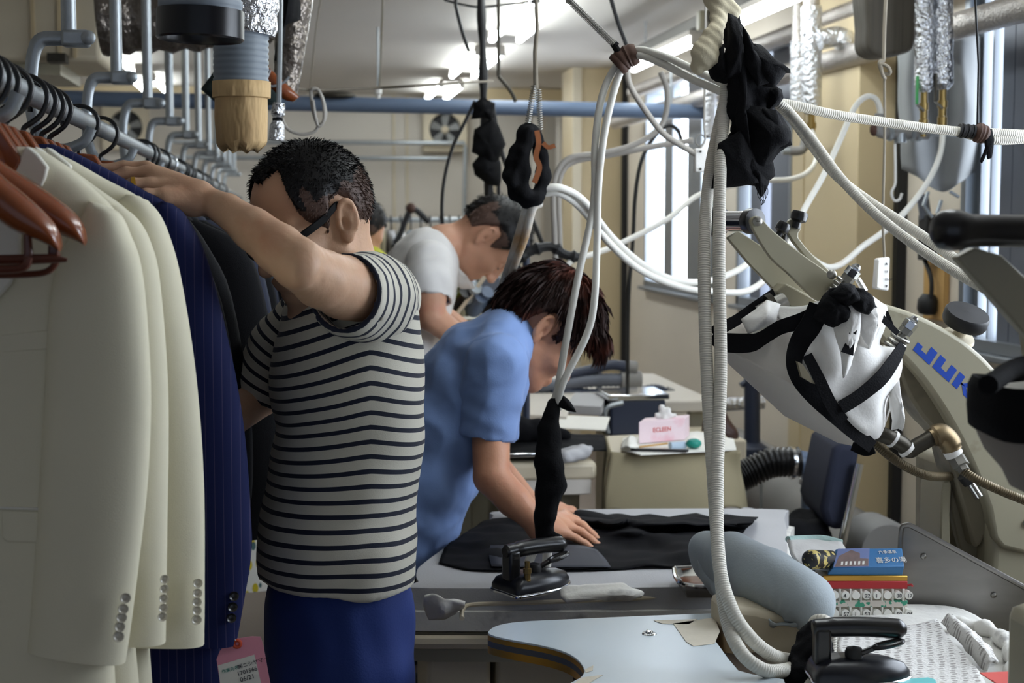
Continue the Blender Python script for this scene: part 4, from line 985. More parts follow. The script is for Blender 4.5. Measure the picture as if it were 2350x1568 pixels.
# trousers and shoes
S = SDF(.009); TR = mat('blue_cotton_trousers', (30, 54, 122), .8, var=.08, vs=8, bump=.15, bs=300)
hp = P(777, 1400, 2.6)
S.cap(hp + V((0, 0, -.01)), hp + V((0, 0, -.12)), .152, .155, .03, (fdir, .80))
for s_ in (-1, 1):
    h0 = hp + V(sdir * s_ * .078) + V((0, 0, -.1)); S.chain([np.array(h0), np.array(V((h0.x + .01, h0.y, .48))), np.array(V((h0.x + .02, h0.y, .07)))], [.088, .07, .06], .02)
top = P(777, 1352, 2.5).z
S.fn(lambda X: X[..., 2] - top); S.fn(lambda X: .05 - X[..., 2])
v, f = S.mesh(); n = vnormals(v, f); v += n * ((np.sin(v[:, 0] * 90 + lump(v, 7) * 4) * .002 + lump(v, 14, 2) * .006))[:, None]
link_mesh('trousers', v, f.tolist(), TR, A, angle=180)
for s_ in (-1, 1):
    c = hp + V(sdir * s_ * .078); S = SDF(.008); S.cap((c.x + .04, c.y + .02, .045), (c.x - .14, c.y - .05, .035), .045, .036, .02); S.fn(lambda X: .0 - X[..., 2]); v, f = S.mesh(); link_mesh('shoe', v, f.tolist(), M['blackm'], A, angle=180)

# ------------------------------------------------------------------ generic bent figure
def figure(loc, label, ear, side, fwd, sc, sk, neck, chains, hands, h=.0045):
    t = thing('person', loc, label, 'person'); S = SDF(h); Hh = Head(ear, side, fwd, sc); Hh.add(S)
    S.chain([Hh.w((-.035, 0, -.02)), Hh.w((-.035, 0, -.07)), np.array(neck)], [.055, .05, .056], .03)
    for pts, rs in chains: S.chain([np.array(p) for p in pts], rs, .02)
    fingers(S, hands); v, f = S.mesh(); n = vnormals(v, f); v += n * (lump(v, 50, 3) * .0008)[:, None]
    link_mesh('body', v, f.tolist(), sk, t, angle=180); return t, Hh
def legs(t, hip, fd, mt, dx=(0, 0), w=.15, zt=None, knee=None):
    S = SDF(.011); hip = V(hip); fd = V(fd).normalized(); sd = V((0, 0, 1)).cross(fd)
    S.cap(hip, hip + V((0, 0, -.1)), w, w, .03, (tuple(fd), .8))
    for s_ in (-1, 1):
        a = hip + sd * s_ * .08 + V((0, 0, -.1)); S.chain([np.array(a), np.array((a.x + dx[0] * .5, a.y + dx[1] * .5, .45)), np.array((a.x + dx[0], a.y + dx[1], .06))], [.088, .068, .058], .02)
    S.fn(lambda X: .045 - X[..., 2]); v, f = S.mesh(); n = vnormals(v, f); v += n * (lump(v, 12, 1) * .006)[:, None]; link_mesh('trousers', v, f.tolist(), mt, t, angle=180)
    for s_ in (-1, 1):
        a = hip + sd * s_ * .08 + V((dx[0], dx[1], 0)); S = SDF(.009); S.cap(a - fd * .04 + V((0, 0, .045 - a.z)), a + fd * .14 + V((0, 0, .035 - a.z)), .045, .036, .02); S.fn(lambda X: -X[..., 2]); v, f = S.mesh(); link_mesh('shoe', v, f.tolist(), M['blackm'], t, angle=180)
def cloth(name, t, mt, build, h=.007, wr=.005, seed=1, sc=12, fold=None, cuts=()):
    S = SDF(h); build(S)
    for c in cuts: S.fn(c)
    v, f = S.mesh(); v = relax(v, f, 1, .4); n = vnormals(v, f); d = lump(v, sc, seed) * wr * .6 + (.25 - np.abs(lump(v * np.array((1, 1, .7)), sc * 1.3, seed + 2))) * wr * 1.5 + lump(v, sc * 3.2, seed + 4) * wr * .25
    if fold is not None: d = d + fold(v)
    v = v + n * d[:, None]; return link_mesh(name, v, f.tolist(), mt, t, angle=180)

# ------------------------------------------------------------------ man in the blue shirt
YB_ = 3.5
nb = P(1166, 772, YB_)
rs_, ls_ = P(1128, 850, YB_ - .17), P(1128, 830, YB_ + .17)
re, rw = P(1128, 1095, 3.30), P(1243, 1210, 3.27)
rk = [P(1296, 1182, 3.42), P(1306, 1194, 3.38), P(1308, 1210, 3.33), P(1300, 1226, 3.28)]
hb = [([rk[0], P(1322, 1194, 3.42), P(1345, 1216, 3.41), P(1356, 1232, 3.405)], [.0115, .01, .0092, .0075]),
      ([rk[1], P(1336, 1206, 3.37), P(1360, 1228, 3.355), P(1378, 1246, 3.35)], [.0115, .0105, .0095, .0078]),
      ([rk[2], P(1334, 1222, 3.325), P(1356, 1238, 3.32), P(1374, 1253, 3.315)], [.0112, .0102, .0092, .0076]),
      ([rk[3], P(1322, 1236, 3.28), P(1342, 1247, 3.285), P(1356, 1257, 3.285)], [.01, .009, .0082, .007]),
      ([P(1262, 1206, 3.34), P(1284, 1214, 3.39), P(1304, 1222, 3.42)], [.014, .012, .009])]
lk = [P(1286, 1178 - 6 * i + 4, 3.62 + .02 * i) for i in range(4)]
hb += [([lk[i], P(1312, 1180 - 3 * i, 3.62 + .02 * i), P(1332, 1192 - 2 * i, 3.62 + .02 * i), P(1344, 1202 - 2 * i, 3.62 + .02 * i)], [.0105, .0098, .009, .0075]) for i in range(4)]
hb += [([P(1262, 1185, 3.6), P(1280, 1198, 3.575), P(1300, 1206, 3.56)], [.013, .011, .009])]
ch = [([rs_ + V((0, .03, 0)), P(1126, 970, 3.345), re, P(1178, 1148, 3.28), rw], [.045, .044, .040, .037, .0255])] + [([rw, k_], [.023, .0125]) for k_ in rk]
ch += [([ls_ + V((0, -.03, 0)), P(1130, 1070, 3.7), P(1236, 1180, 3.62)], [.045, .042, .026])] + [([P(1236, 1180, 3.62), k_], [.022, .012]) for k_ in lk]
ch += [([nb, P(1080, 880, YB_), P(990, 1080, YB_)], [.07, .1, .1]), ([P(1140, 830, YB_ - .1), P(1140, 830, YB_ + .1)], [.05, .05])]
B, HB = figure((.22, YB_, 0), 'man in a light blue short-sleeved shirt bending over the padded ironing table', P(1249, 757, YB_ - .082), -1, (.64, -.03, -.77), 1.06, SK_B, nb, ch, hb)
HB.hair('hair', HAIRB, B, [(0, .06), (25, .05), (45, .03), (60, .012), (74, -.015), (82, -.01), (90, .03), (104, .034), (114, .01), (124, -.045), (150, -.07), (180, -.075)], .021, h=.0045, strands=9000, slen=.04, flow=(.12, 0, -.08), lump_=.003, seed=5, nrm_=.14,
        extra=[((.075, 0, .062), (.045, .066, .04)), ((.098, 0, .025), (.02, .055, .035)), ((-.02, 0, .085), (.085, .07, .05)), ((-.08, 0, -.01), (.035, .055, .05))], fade=.02)
for y in (1, -1): MB().tube([V(HB.w((.084, y * .014, .02))), V(HB.w((.082, y * .032, .026))), V(HB.w((.07, y * .05, .02)))], [.002, .0035, .0015], 8).build('eyebrow', HAIRB, B)
BLUE = mat('blue_oxford_cloth', (122, 150, 202), .8, var=.05, vs=14, bump=.15, bs=400, sheen=.12)
bd = (.62, 0, -.78)
def tb(S):
    lv = [((1108, 842), .12, .62), ((1078, 888), .17, .72), ((1020, 985), .17, .76), ((965, 1090), .168, .78), ((915, 1190), .17, .8), ((880, 1275), .172, .8)]
    cs = [(np.array(P(*c, YB_)), b, a) for c, b, a in lv]
    for (c1, b1, a1), (c2, b2, a2) in zip(cs[:-1], cs[1:]):
        ax = c2 - c1; nn = np.cross(ax, (0, 1, 0)); S.cap(c1, c2, b1, b2, .012, (nn, (a1 + a2) / 2))
    S.cap(P(1165, 765, YB_ - .03), P(1138, 826, YB_ - .14), .058, .066, .04); S.cap(P(1165, 765, YB_ + .03), P(1138, 826, YB_ + .14), .058, .066, .04)
zb = P(960, 1300, YB_).z
cloth('shirt', B, BLUE, tb, wr=.008, seed=4, cuts=[lambda X: zb - X[..., 2]], fold=lambda v: np.sin(v[:, 0] * 30 + v[:, 2] * 55 + lump(v, 5) * 4) * .0025)
e0, e1 = P(1136, 850, YB_ - .16), P(1112, 1003, 3.345)
sleeve('sleeve', [P(1140, 836, YB_ - .155), P(1128, 900, 3.35), P(1113, 1030, 3.345)], [.07, .072, .062], (e0, e1), BLUE, B, seed=4, wr=.006)
sleeve('sleeve', [P(1138, 836, YB_ + .155), P(1134, 900, 3.68), P(1132, 1030, 3.7)], [.07, .07, .06], (P(1136, 850, YB_ + .16), P(1132, 1000, 3.7)), BLUE, B, seed=6, wr=.006)
# folded collar round the neck
ax = V((.96, 0, .12)).normalized(); u_ = V((0, 1, 0)); w_ = ax.cross(u_)
rows = []
for r_, h_ in ((.084, -.014), (.080, .012), (.070, .046), (.067, .050), (.064, .044), (.067, .0)):
    rows.append([nb + ax * (h_ + .012 * math.cos(t + .2)) + (u_ * math.sin(t) + w_ * math.cos(t)) * r_ for t in np.linspace(0, 2 * PI, 33)])
MB().grid(rows).build('collar', BLUE, B, solid=.002, angle=60)
legs(B, P(868, 1275, YB_) + V((0, 0, -.02)), (1, 0, 0), M['navy'], dx=(-.03, 0))

# ------------------------------------------------------------------ man in the white T-shirt
YC = 4.6; nc = P(1012, 566, YC)
rsC = P(985, 612, YC - .17)
ch = [([rsC + V((0, .03, 0)), P(988, 680, YC - .21), P(990, 728, YC - .22), P(1040, 765, YC - .16), P(1110, 800, YC - .1)], [.045, .046, .042, .036, .027]), ([P(1110, 800, YC - .1), P(1150, 812, YC - .08)], [.026, .03]),
      ([P(985, 600, YC + .17), P(1000, 720, YC + .2), P(1110, 790, YC + .1), P(1150, 805, YC + .08)], [.055, .045, .027, .03]), ([nc, P(940, 650, YC), P(900, 800, YC)], [.065, .09, .09]), ([P(970, 610, YC - .1), P(970, 610, YC + .1)], [.05, .05])]
C_, HC = figure((-.05 + .35, YC, 0), 'man in a white T-shirt stooping over the far machine, face mask under his chin', P(1116, 544, YC - .08), -1, (.33, -.05, -.94), 1.05, SK_C, nc, ch, [], h=.006)
HC.hair('hair', HAIR, C_, [(0, .066), (20, .07), (36, .072), (48, .05), (60, .02), (70, -.01), (80, -.015), (88, .01), (94, .034), (106, .034), (116, .0), (130, -.05), (180, -.06)], .011, h=.006, strands=2500, slen=.014, flow=(.1, 0, .2), lump_=.001, seed=9, mt2=HAIRF)
for y in (1, -1):
    MB().tube([V(HC.w((.084, y * .014, .02))), V(HC.w((.082, y * .032, .025))), V(HC.w((.07, y * .05, .02)))], [.002, .0035, .0015], 8).build('eyebrow', HAIR, C_)
    MB().tube([V(HC.w((.086, y * .02, -.003))), V(HC.w((.087, y * .033, -.005))), V(HC.w((.082, y * .046, -.003)))], [.001, .002, .001], 6).build('eyelash', HAIR, C_)
m_ = MB(); m_.grid(sheet([[V(HC.w((.075, -.05, -.095))), V(HC.w((.112, -.02, -.088))), V(HC.w((.112, .02, -.088))), V(HC.w((.075, .05, -.095)))], [V(HC.w((.04, -.062, -.11))), V(HC.w((.09, -.03, -.13))), V(HC.w((.09, .03, -.13))), V(HC.w((.04, .062, -.11)))], [V(HC.w((.0, -.06, -.125))), V(HC.w((.03, -.03, -.145))), V(HC.w((.03, .03, -.145))), V(HC.w((.0, .06, -.125)))]]))
m_.build('face_mask', M['white'], C_, solid=.003)
WT = mat('white_tee_jersey', (226, 224, 222), .85, var=.03, bump=.1, bs=400, sheen=.1)
def tc_(S):
    lv = [((974, 618), .115, .66), ((962, 640), .16, .70), ((942, 690), .17, .74), ((920, 790), .165, .76), ((905, 900), .165, .78), ((895, 1000), .17, .8)]
    cs = [(np.array(P(*c, YC)), b, a) for c, b, a in lv]
    for (c1, b1, a1), (c2, b2, a2) in zip(cs[:-1], cs[1:]): S.cap(c1, c2, b1, b2, .012, (np.cross(c2 - c1, (0, 1, 0)), (a1 + a2) / 2))
zc = P(900, 985, YC).z
cloth('shirt', C_, WT, tc_, h=.009, wr=.007, seed=11, cuts=[lambda X: zc - X[..., 2]])
sleeve('sleeve', [P(984, 606, YC - .15), P(982, 650, YC - .185), P(983, 705, YC - .2)], [.07, .074, .07], (P(986, 610, YC - .16), P(982, 690, YC - .2)), WT, C_, seed=8, h=.008, wr=.006)
sleeve('sleeve', [P(984, 600, YC + .15), P(988, 700, YC + .19)], [.07, .068], (P(986, 610, YC + .16), P(986, 690, YC + .19)), WT, C_, seed=9, h=.008)
pr = MB(); b0 = P(1016, 626, YC - .13); ex = V((.25, -.9, .15)); ez = V((.1, 0, 1))
for i, (yy, hh) in enumerate(((632, 8), (646, 7), (660, 7), (674, 8), (690, 8))): MB().prism(poly([(1012, yy), (1034, yy - 2), (1034, yy + hh - 3), (1012, yy + hh)], YC - .20), (0, .06, 0)).build('chest_print', M['slate'], C_)
MB().prism(poly([(1008, 626), (1013, 626), (1013, 700), (1008, 700)], YC - .235), (0, .05, 0)).build('chest_print', M['slate'], C_)
legs(C_, P(893, 985, YC), (1, 0, 0), M['greyframe'])

# ------------------------------------------------------------------ person in the yellow-green shirt
YD = 5.1; nd = P(836, 616, YD)
ch = [([nd, P(850, 700, YD), P(850, 850, YD)], [.065, .1, .1]), ([P(848, 650, YD - .14), P(848, 650, YD + .14)], [.05, .05]), ([P(850, 660, YD - .18), P(870, 780, YD - .22), P(960, 830, YD - .15)], [.05, .042, .03]), ([P(850, 660, YD + .18), P(880, 780, YD + .2), P(960, 830, YD + .1)], [.05, .042, .03])]
D_, HD = figure((.25, YD, 0), 'person in a yellow-green shirt, mostly hidden behind the head of the striped man', P(824, 538, YD - .07), -1, (.80, .28, -.5), 1.06, SK_C, nd, ch, [], h=.007)
HD.hair('hair', HAIR, D_, [(0, .066), (30, .07), (48, .05), (60, .02), (70, -.005), (82, -.01), (90, .034), (106, .034), (116, .0), (130, -.05), (180, -.06)], .011, h=.007, strands=1500, slen=.014, flow=(0, 0, .2), lump_=.001, seed=12, mt2=HAIRF)
YG = mat('yellow_green_jersey', (196, 198, 52), .85, var=.06, vs=8)
def td(S):
    S.cap(P(846, 655, YD), P(850, 720, YD), .14, .165, .05, ((1, 0, 0), .62)); S.cap(P(850, 720, YD), P(840, 960, YD), .165, .165, .05, ((1, 0, 0), .72)); S.cap(P(842, 640, YD - .1), P(852, 660, YD - .16), .06, .06, .04); S.cap(P(842, 640, YD + .1), P(852, 660, YD + .16), .06, .06, .04)
    S.cap(P(870, 640, YD - .1), P(880, 680, YD - .12), .07, .07, .05)
zd = P(850, 930, YD).z
cloth('shirt', D_, YG, td, h=.01, wr=.008, seed=13, cuts=[lambda X: zd - X[..., 2]])
legs(D_, P(845, 925, YD), (1, 0, 0), M['navy'])
# ================================================================== padded ironing table in the middle
ZT = .765
t = thing('ironing_table', (.75, 3.4, 0), 'long grey-padded ironing table where the man in blue works', 'ironing table')
pts = [PZ(*q, ZT) for q in ((985, 1350), (960, 1335), (956, 1312), (975, 1290), (1060, 1230), (1130, 1188), (1180, 1172), (1750, 1168), (1800, 1190), (1800, 1330), (1740, 1345))]
pts = cr(pts, 4, closed=True)
MB().prism([p - V((0, 0, .045)) for p in pts], (0, 0, .045)).build('pad', M['boardcloth'], t, bevel=.016, bseg=4)
ctr = sum(pts, V((0, 0, 0))) / len(pts)
fp = [ctr + (p - ctr) * 1.03 + V((0, 0, -.085)) for p in pts]
fe = rumple([fp, [p + V((0, 0, .04)) for p in fp]], .006, 14)
MB().prism([p - V((0, 0, .0)) for p in fp], (0, 0, .04)).build('felt_layer', M['felt'], t, bevel=.012, bseg=3)
rp = [ctr + (p - ctr) * 1.045 + V((0, 0, -.105)) for p in pts]
MB().tube(rp, .014, 8, closed=True).build('frame_rail', M['cream'], t)
MB().prism([ctr + (p - ctr) * 1.0 + V((0, 0, -.15)) for p in pts], (0, 0, .06)).build('tray', M['beigem'], t)
# rolled felt along the front, wavy
q = [PZ(x, y, ZT - .055) for x, y in ((1068, 1398), (1090, 1408), (1110, 1398), (1130, 1410), (1150, 1396), (1180, 1394), (1260, 1390), (1350, 1384), (1450, 1382), (1560, 1376), (1660, 1370))]
MB().tube(cr(q, 6), [.013 + .003 * math.sin(i * .9) for i in range(61)], 10, flat=1.2).build('felt_roll', M['felt'], t)
MB().tube(cr([PZ(x, y, ZT - .022) for x, y in ((1060, 1420), (1062, 1400), (1085, 1388), (1200, 1384), (1450, 1374), (1640, 1366))], 6), .0045, 8).build('binding_cord', M['cream'], t)
x0 = PZ(985, 1400, ZT).x
MB().box((x0 + .075, 3.12, .36), (.13, .25, .60)).build('cabinet', M['cream'], t, bevel=.01)
MB().box((x0 + .24, 3.18, .36), (.17, .3, .62)).build('cabinet', M['cream'], t, bevel=.01)
for xx in (x0 + .1, 1.15):
    for yy in (3.2, 3.7): MB().box((xx, yy, .31), (.04, .04, .62)).build('leg', M['beigem'], t)
MB().prism(poly([(1078, 1530), (1096, 1512), (1118, 1516), (1116, 1538), (1090, 1552)], 3.025), (0, .002, 0)).build('torn_sticker', M['white'], t)
MB().prism(poly([(1078, 1530), (1090, 1540), (1114, 1536), (1110, 1550), (1085, 1552)], 3.024), (0, .002, 0)).build('torn_sticker', M['gold'], t)
o = MB().grid(rumple(sheet([[PZ(972, 1372, ZT + .004), PZ(1000, 1366, ZT + .012), PZ(1024, 1376, ZT + .012), PZ(1066, 1384, ZT + .006)], [PZ(980, 1400, ZT - .03), PZ(1004, 1392, ZT - .008), PZ(1018, 1402, ZT - .01), PZ(1056, 1398, ZT - .02)], [P(988, 1420, 2.93), P(1006, 1418, 2.92), P(1022, 1416, 2.92), P(1045, 1408, 2.93)]], 5, 5), .004, 30)).build('felt_fold', M['felt'], t, solid=.008)
# flat rag in front of the iron, water tray
r_ = MB().grid(rumple(sheet([[PZ(1285, 1352, ZT + .008), PZ(1345, 1346, ZT + .018), PZ(1420, 1344, ZT + .02), PZ(1440, 1352, ZT + .012)], [PZ(1290, 1372, ZT + .004), PZ(1350, 1366, ZT + .012), PZ(1430, 1364, ZT + .014), PZ(1474, 1364, ZT + .006)], [PZ(1300, 1380, ZT + .002), PZ(1360, 1378, ZT + .004), PZ(1430, 1374, ZT + .003), PZ(1474, 1372, ZT + .002)]], 5, 5), .003, 40, 3)).build('folded_rag', M['felt'], solid=.009)
tag(r_, 'folded grey felt rag lying beside the tip of the nearer-left steam iron', 'rag')
t = thing('water_tray', PZ(1610, 1330, ZT), 'small metal tray of rusty water at the table edge behind the blue-grey pad', 'tray')
tp = [PZ(1548, 1310, ZT + .03), PZ(1572, 1343, ZT + .03), PZ(1690, 1343, ZT + .03), PZ(1690, 1302, ZT + .03), PZ(1565, 1304, ZT + .03)]
MB().tube(cr(tp, 4, closed=True), .005, 8, closed=True).build('rim', M['chrome'], t)
tc = sum(tp, V((0, 0, 0))) / 5; low = [tc + (p - tc) * .85 - V((0, 0, .028)) for p in tp]
m_ = MB(); n = len(tp)
m_.add(tp + low, [(i, (i + 1) % n, n + (i + 1) % n, n + i) for i in range(n)] + [tuple(range(2 * n - 1, n - 1, -1))]); m_.build('bowl', M['steel'], t, solid=.002)
MB().prism([tc + (p - tc) * .9 - V((0, 0, .016)) for p in tp], (0, 0, .001)).build('rusty_water', mat('rusty_water', (110, 66, 44), .15, var=.3, vs=30), t)
# black trousers cloth on the table
def tcloth(px, py, h): return PZ(px, py, ZT + h)
rows = [[tcloth(1008, 1292, .004), tcloth(1080, 1306, .006), tcloth(1200, 1308, .007), tcloth(1350, 1306, .007), tcloth(1480, 1300, .007), tcloth(1560, 1296, .01), tcloth(1640, 1286, .012)],
        [tcloth(1015, 1272, .004), tcloth(1090, 1280, .006), tcloth(1200, 1284, .007), tcloth(1350, 1280, .007), tcloth(1480, 1276, .008), tcloth(1580, 1268, .02), tcloth(1680, 1260, .016)],
        [tcloth(1030, 1250, .004), tcloth(1110, 1248, .006), tcloth(1210, 1250, .008), tcloth(1350, 1248, .008), tcloth(1470, 1246, .01), tcloth(1560, 1240, .03), tcloth(1700, 1230, .02)],
        [tcloth(1060, 1228, .005), tcloth(1130, 1226, .006), tcloth(1220, 1222, .007), tcloth(1340, 1226, .008), tcloth(1450, 1222, .03), tcloth(1540, 1214, .022), tcloth(1710, 1214, .03)],
        [tcloth(1090, 1208, .005), tcloth(1150, 1206, .006), tcloth(1240, 1204, .008), tcloth(1330, 1206, .01), tcloth(1420, 1214, .02), tcloth(1520, 1200, .05), tcloth(1720, 1204, .04)],
        [tcloth(1110, 1196, .005), tcloth(1170, 1192, .006), tcloth(1250, 1188, .01), tcloth(1340, 1190, .03), tcloth(1420, 1198, .045), tcloth(1500, 1190, .02), tcloth(1730, 1196, .05)],
        [tcloth(1130, 1190, .004), tcloth(1190, 1186, .005), tcloth(1260, 1184, .01), tcloth(1350, 1184, .01), tcloth(1430, 1186, .01), tcloth(1510, 1184, .01), tcloth(1740, 1186, .012)]]
o = MB().grid([[V((p.x, p.y, max(p.z, ZT + .003))) for p in r] for r in rumple(sheet(rows, 7, 7), .011, 17, 2, (0, 0, 1))]).build('black_cloth', M['blackfab'], solid=.002)
tag(o, 'black trouser cloth spread out and bunched at the back of the ironing table', 'cloth')
for i, (pp, lb) in enumerate((([(1480, 1262), (1500, 1180), (1560, 1196), (1604, 1206), (1540, 1240), (1500, 1268)], 'black cloth flap standing up on the ironing table behind the pad'), ([(1300, 1162), (1380, 1176), (1460, 1200), (1430, 1236), (1380, 1230), (1330, 1200)], 'black cloth fold rising beside the ironing hands'))):
    Y_ = 3.62
    a = [P(x, y, Y_ - (y - 1160) * .0022) for x, y in pp]; c = sum(a, V((0, 0, 0))) / len(a) + V((0, -.03, .015))
    m_ = MB(); m_.add(a + [c], [(k, (k + 1) % len(a), len(a)) for k in range(len(a))]); tag(m_.build('cloth_flap', M['blackfab'], solid=.003, sub=2), lb, 'cloth')
# see-through press cloth by the hand
o = MB().grid(sheet([[tcloth(1125, 1252, .012), tcloth(1220, 1250, .014), tcloth(1330, 1252, .02), tcloth(1370, 1262, .02)], [tcloth(1122, 1275, .01), tcloth(1220, 1280, .012), tcloth(1340, 1280, .016), tcloth(1390, 1284, .012)], [tcloth(1128, 1300, .01), tcloth(1220, 1302, .011), tcloth(1330, 1302, .011), tcloth(1402, 1302, .009)]], 4, 4)).build('press_cloth', mat('dark_sheer_cloth', (52, 54, 64), .7, var=.1), solid=.001)
tag(o, 'dark sheer press cloth lying on the black fabric under the iron handle', 'cloth')

# ================================================================== steam irons
def iron(loc, yaw, label, sc=1.0, ring=True, fit=True):
    t = thing('steam_iron', loc, label, 'steam iron')
    R = Matrix.Rotation(yaw, 3, 'Z'); o = V(loc); W = lambda x, y, z: o + R @ V((x, y, z)) * sc
    half = [(-.085, .0), (-.085, .05), (-.06, .056), (.0, .055), (.05, .044), (.085, .025), (.105, .0)]
    out = cr([(x, y, 0) for x, y in half] + [(x, -y, 0) for x, y in half[::-1][1:-1]], 4, closed=True)
    MB().prism([W(p.x, p.y, .0) for p in out], (0, 0, .010 * sc)).build('soleplate', M['chrome'], t, bevel=.003)
    rows = []
    for z, f in ((.010, .97), (.02, .96), (.034, .86), (.044, .62), (.048, .3)): rows.append([W(p.x * f - .006 * (1 - f), p.y * f, z) for p in out] + [W(out[0].x * f - .006 * (1 - f), out[0].y * f, z)])
    m_ = MB().grid([r[::-1] for r in rows]); m_.f.append([len(rows) * len(rows[0]) - 1 - k for k in range(len(rows[0]) - 1)]); m_.build('iron_body', M['iron'], t, angle=50)
    MB().box(W(-.062, 0, .066), (.03 * sc, .036 * sc, .07 * sc), R).build('handle_post', M['blackp'], t, bevel=.005)
    hp = cr([W(-.08, 0, .098), W(-.05, 0, .1), W(.0, 0, .101), (W(.05, 0, .099)), W(.092, 0, .095)], 6)
    MB().tube(hp, [.012 * sc] + [.0165 * sc] * 6 + [.0185 * sc] * 12 + [.019 * sc] * 4 + [.015 * sc, .008 * sc], 16).build('handle', M['blackp'], t)
    MB().lathe([(.016 * sc, 0), (.017 * sc, .012 * sc), (.014 * sc, .02 * sc), (.0, .024 * sc)], W(-.005, -.01, .044), (0, 0, 1), 18).build('valve_dome', M['blackm'], t)
    if ring:
        MB().beam(W(.0, -.012, .052), W(.032, -.02, .068), .014 * sc, .009 * sc).build('lever', M['blackp'], t, bevel=.002)
        rr = [W(.055 + .026 * math.cos(k), -.022 + .012 * math.sin(k), .074 + .006 * math.cos(k)) for k in np.linspace(0, 2 * PI, 25)[:-1]]
        MB().tube(rr, .0045 * sc, 8, closed=True).build('lever_ring', M['blackp'], t)
    for y_, x_ in ((-.038, -.045), (.024, -.045)) if fit else ():
        MB().lathe([(.009 * sc, 0), (.009 * sc, .008 * sc), (.0075 * sc, .009 * sc), (.0075 * sc, .022 * sc), (.0095 * sc, .023 * sc), (.0095 * sc, .034 * sc), (.006 * sc, .035 * sc), (.006 * sc, .05 * sc)], W(x_, y_, .03), (0, 0, 1), 8).build('hose_fitting', M['brass'], t)
    return t, W
M['iron'] = mat('black_enamel_iron', (22, 24, 32), .3, var=.1, spec=.5)
p1 = PZ(1232, 1368, ZT + .006)
I1, W1 = iron(p1 + V((0, .045, 0)), math.radians(28), 'black steam iron hanging from the dark cloth sleeve, on the padded ironing table', .86)

# ================================================================== foreground laminate sewing table
Z2 = .80
out = [(1640, 1408), (1480, 1414), (1300, 1422), (1200, 1427), (1150, 1434), (1126, 1444), (1122, 1456), (1165, 1468), (1250, 1484), (1306, 1502), (1336, 1528), (1336, 1552), (1300, 1574), (1240, 1620), (1260, 1800), (1500, 1900), (1826, 1900), (1824, 1640), (1800, 1560), (1730, 1549), (1696, 1540), (1672, 1512), (1636, 1462)]
c1 = [PZ(x, y, Z2) for x, y in out]
nn = len(c1); smooth_i = cr(c1[0:19], 5) + c1[19:]
t = thing('sewing_table', (.6, 2.4, 0), 'pale blue laminate sewing table with a curved gold-trimmed edge, front centre', 'table')
ctr = sum(smooth_i, V((0, 0, 0))) / len(smooth_i)
MB().prism([ctr + (p - ctr) * .997 - V((0, 0, .003)) for p in smooth_i], (0, 0, .0036)).build('table_top', M['laminate'], t, bevel=.0008)
for za, zb_, mm in ((.003, .011, 'gold'), (.011, .021, 'greyedge'), (.021, .033, 'gold')):
    MB().prism([p - V((0, 0, zb_)) for p in smooth_i], (0, 0, zb_ - za)).build('edge_band', M[mm], t)
MB().box((.62, 2.42, .71), (.3, .3, .10)).build('underframe', M['darkwood'], t)
for x_, y_ in ((.52, 2.62), (.62, 2.30), (.8, 2.05)): MB().box((x_, y_, .37), (.04, .04, .74)).build('leg', M['darkwood'], t)
c = PZ(1490, 1456, Z2); MB().lathe([(.013, 0), (.012, .002), (.007, .003), (.006, .006), (0, .007)], c, (0, 0, 1), 20).build('screw_cap', M['chrome'], t)
for pp in ([(1545, 1432), (1640, 1418), (1652, 1450), (1640, 1478), (1592, 1484), (1575, 1474)], [(1500, 1425), (1600, 1422), (1580, 1434), (1520, 1432)], [(1342, 1538), (1362, 1528), (1360, 1540), (1344, 1545)], [(1335, 1556), (1384, 1550), (1350, 1570), (1310, 1575)]):
    MB().prism([PZ(x, y, Z2 + .001) for x, y in pp], (0, 0, .0006)).build('old_tape', mat('yellowed_tape', (208, 200, 182), .6, var=.1, vs=30, bump=.2, bs=60), t)

# ================================================================== blue-grey pressing pad on its post
t = thing('pressing_pad', P(1760, 1540, 2.55), 'blue-grey cloth-covered pressing pad on a cream post, right foreground', 'pressing pad')
S = SDF(.005); S.chain([np.array(P(1622, 1258, 2.78)), np.array(P(1680, 1278, 2.7)), np.array(P(1760, 1330, 2.58)), np.array(P(1850, 1376, 2.47))], [.036, .050, .059, .050], .05, (np.array((.25, .1, .95)), .92))
S.cap(P(1632, 1300, 2.77), P(1760, 1392, 2.6), .03, .045, .03); S.cap(P(1760, 1392, 2.6), P(1860, 1408, 2.48), .04, .026, .03)
v, f = S.mesh(); v = relax(v, f, 1, .5); n = vnormals(v, f); v += n * (lump(v, 9, 3) * .004)[:, None]
low = np.array(P(1785, 1440, 2.47)); d = v - low; ang = np.arctan2(d[:, 2], d[:, 0]); rr = np.linalg.norm(d, axis=1)
v += n * (np.sin(ang * 26) * .0022 * np.exp(-(rr / .06) ** 2))[:, None]
link_mesh('pad', v, f.tolist(), M['padcloth'], t, angle=180)
for rws, sd in (([[P(1606, 1288, 2.74), P(1640, 1330, 2.7), P(1660, 1352, 2.66)], [P(1612, 1330, 2.735), P(1632, 1352, 2.70), P(1650, 1372, 2.67)], [P(1632, 1362, 2.735), P(1642, 1368, 2.71), P(1648, 1372, 2.69)]], 3),
                ([[P(1712, 1396, 2.52), P(1760, 1422, 2.47), P(1810, 1432, 2.45), P(1860, 1424, 2.45)], [P(1720, 1418, 2.52), P(1762, 1436, 2.47), P(1800, 1436, 2.455), P(1830, 1438, 2.46)], [P(1735, 1430, 2.525), P(1764, 1444, 2.48), P(1790, 1438, 2.47), P(1810, 1434, 2.48)]], 5)):
    MB().grid(rumple(sheet(rws, 7, 7), .008, 38, sd)).build('gathered_cloth', M['padcloth'], t, solid=.003)
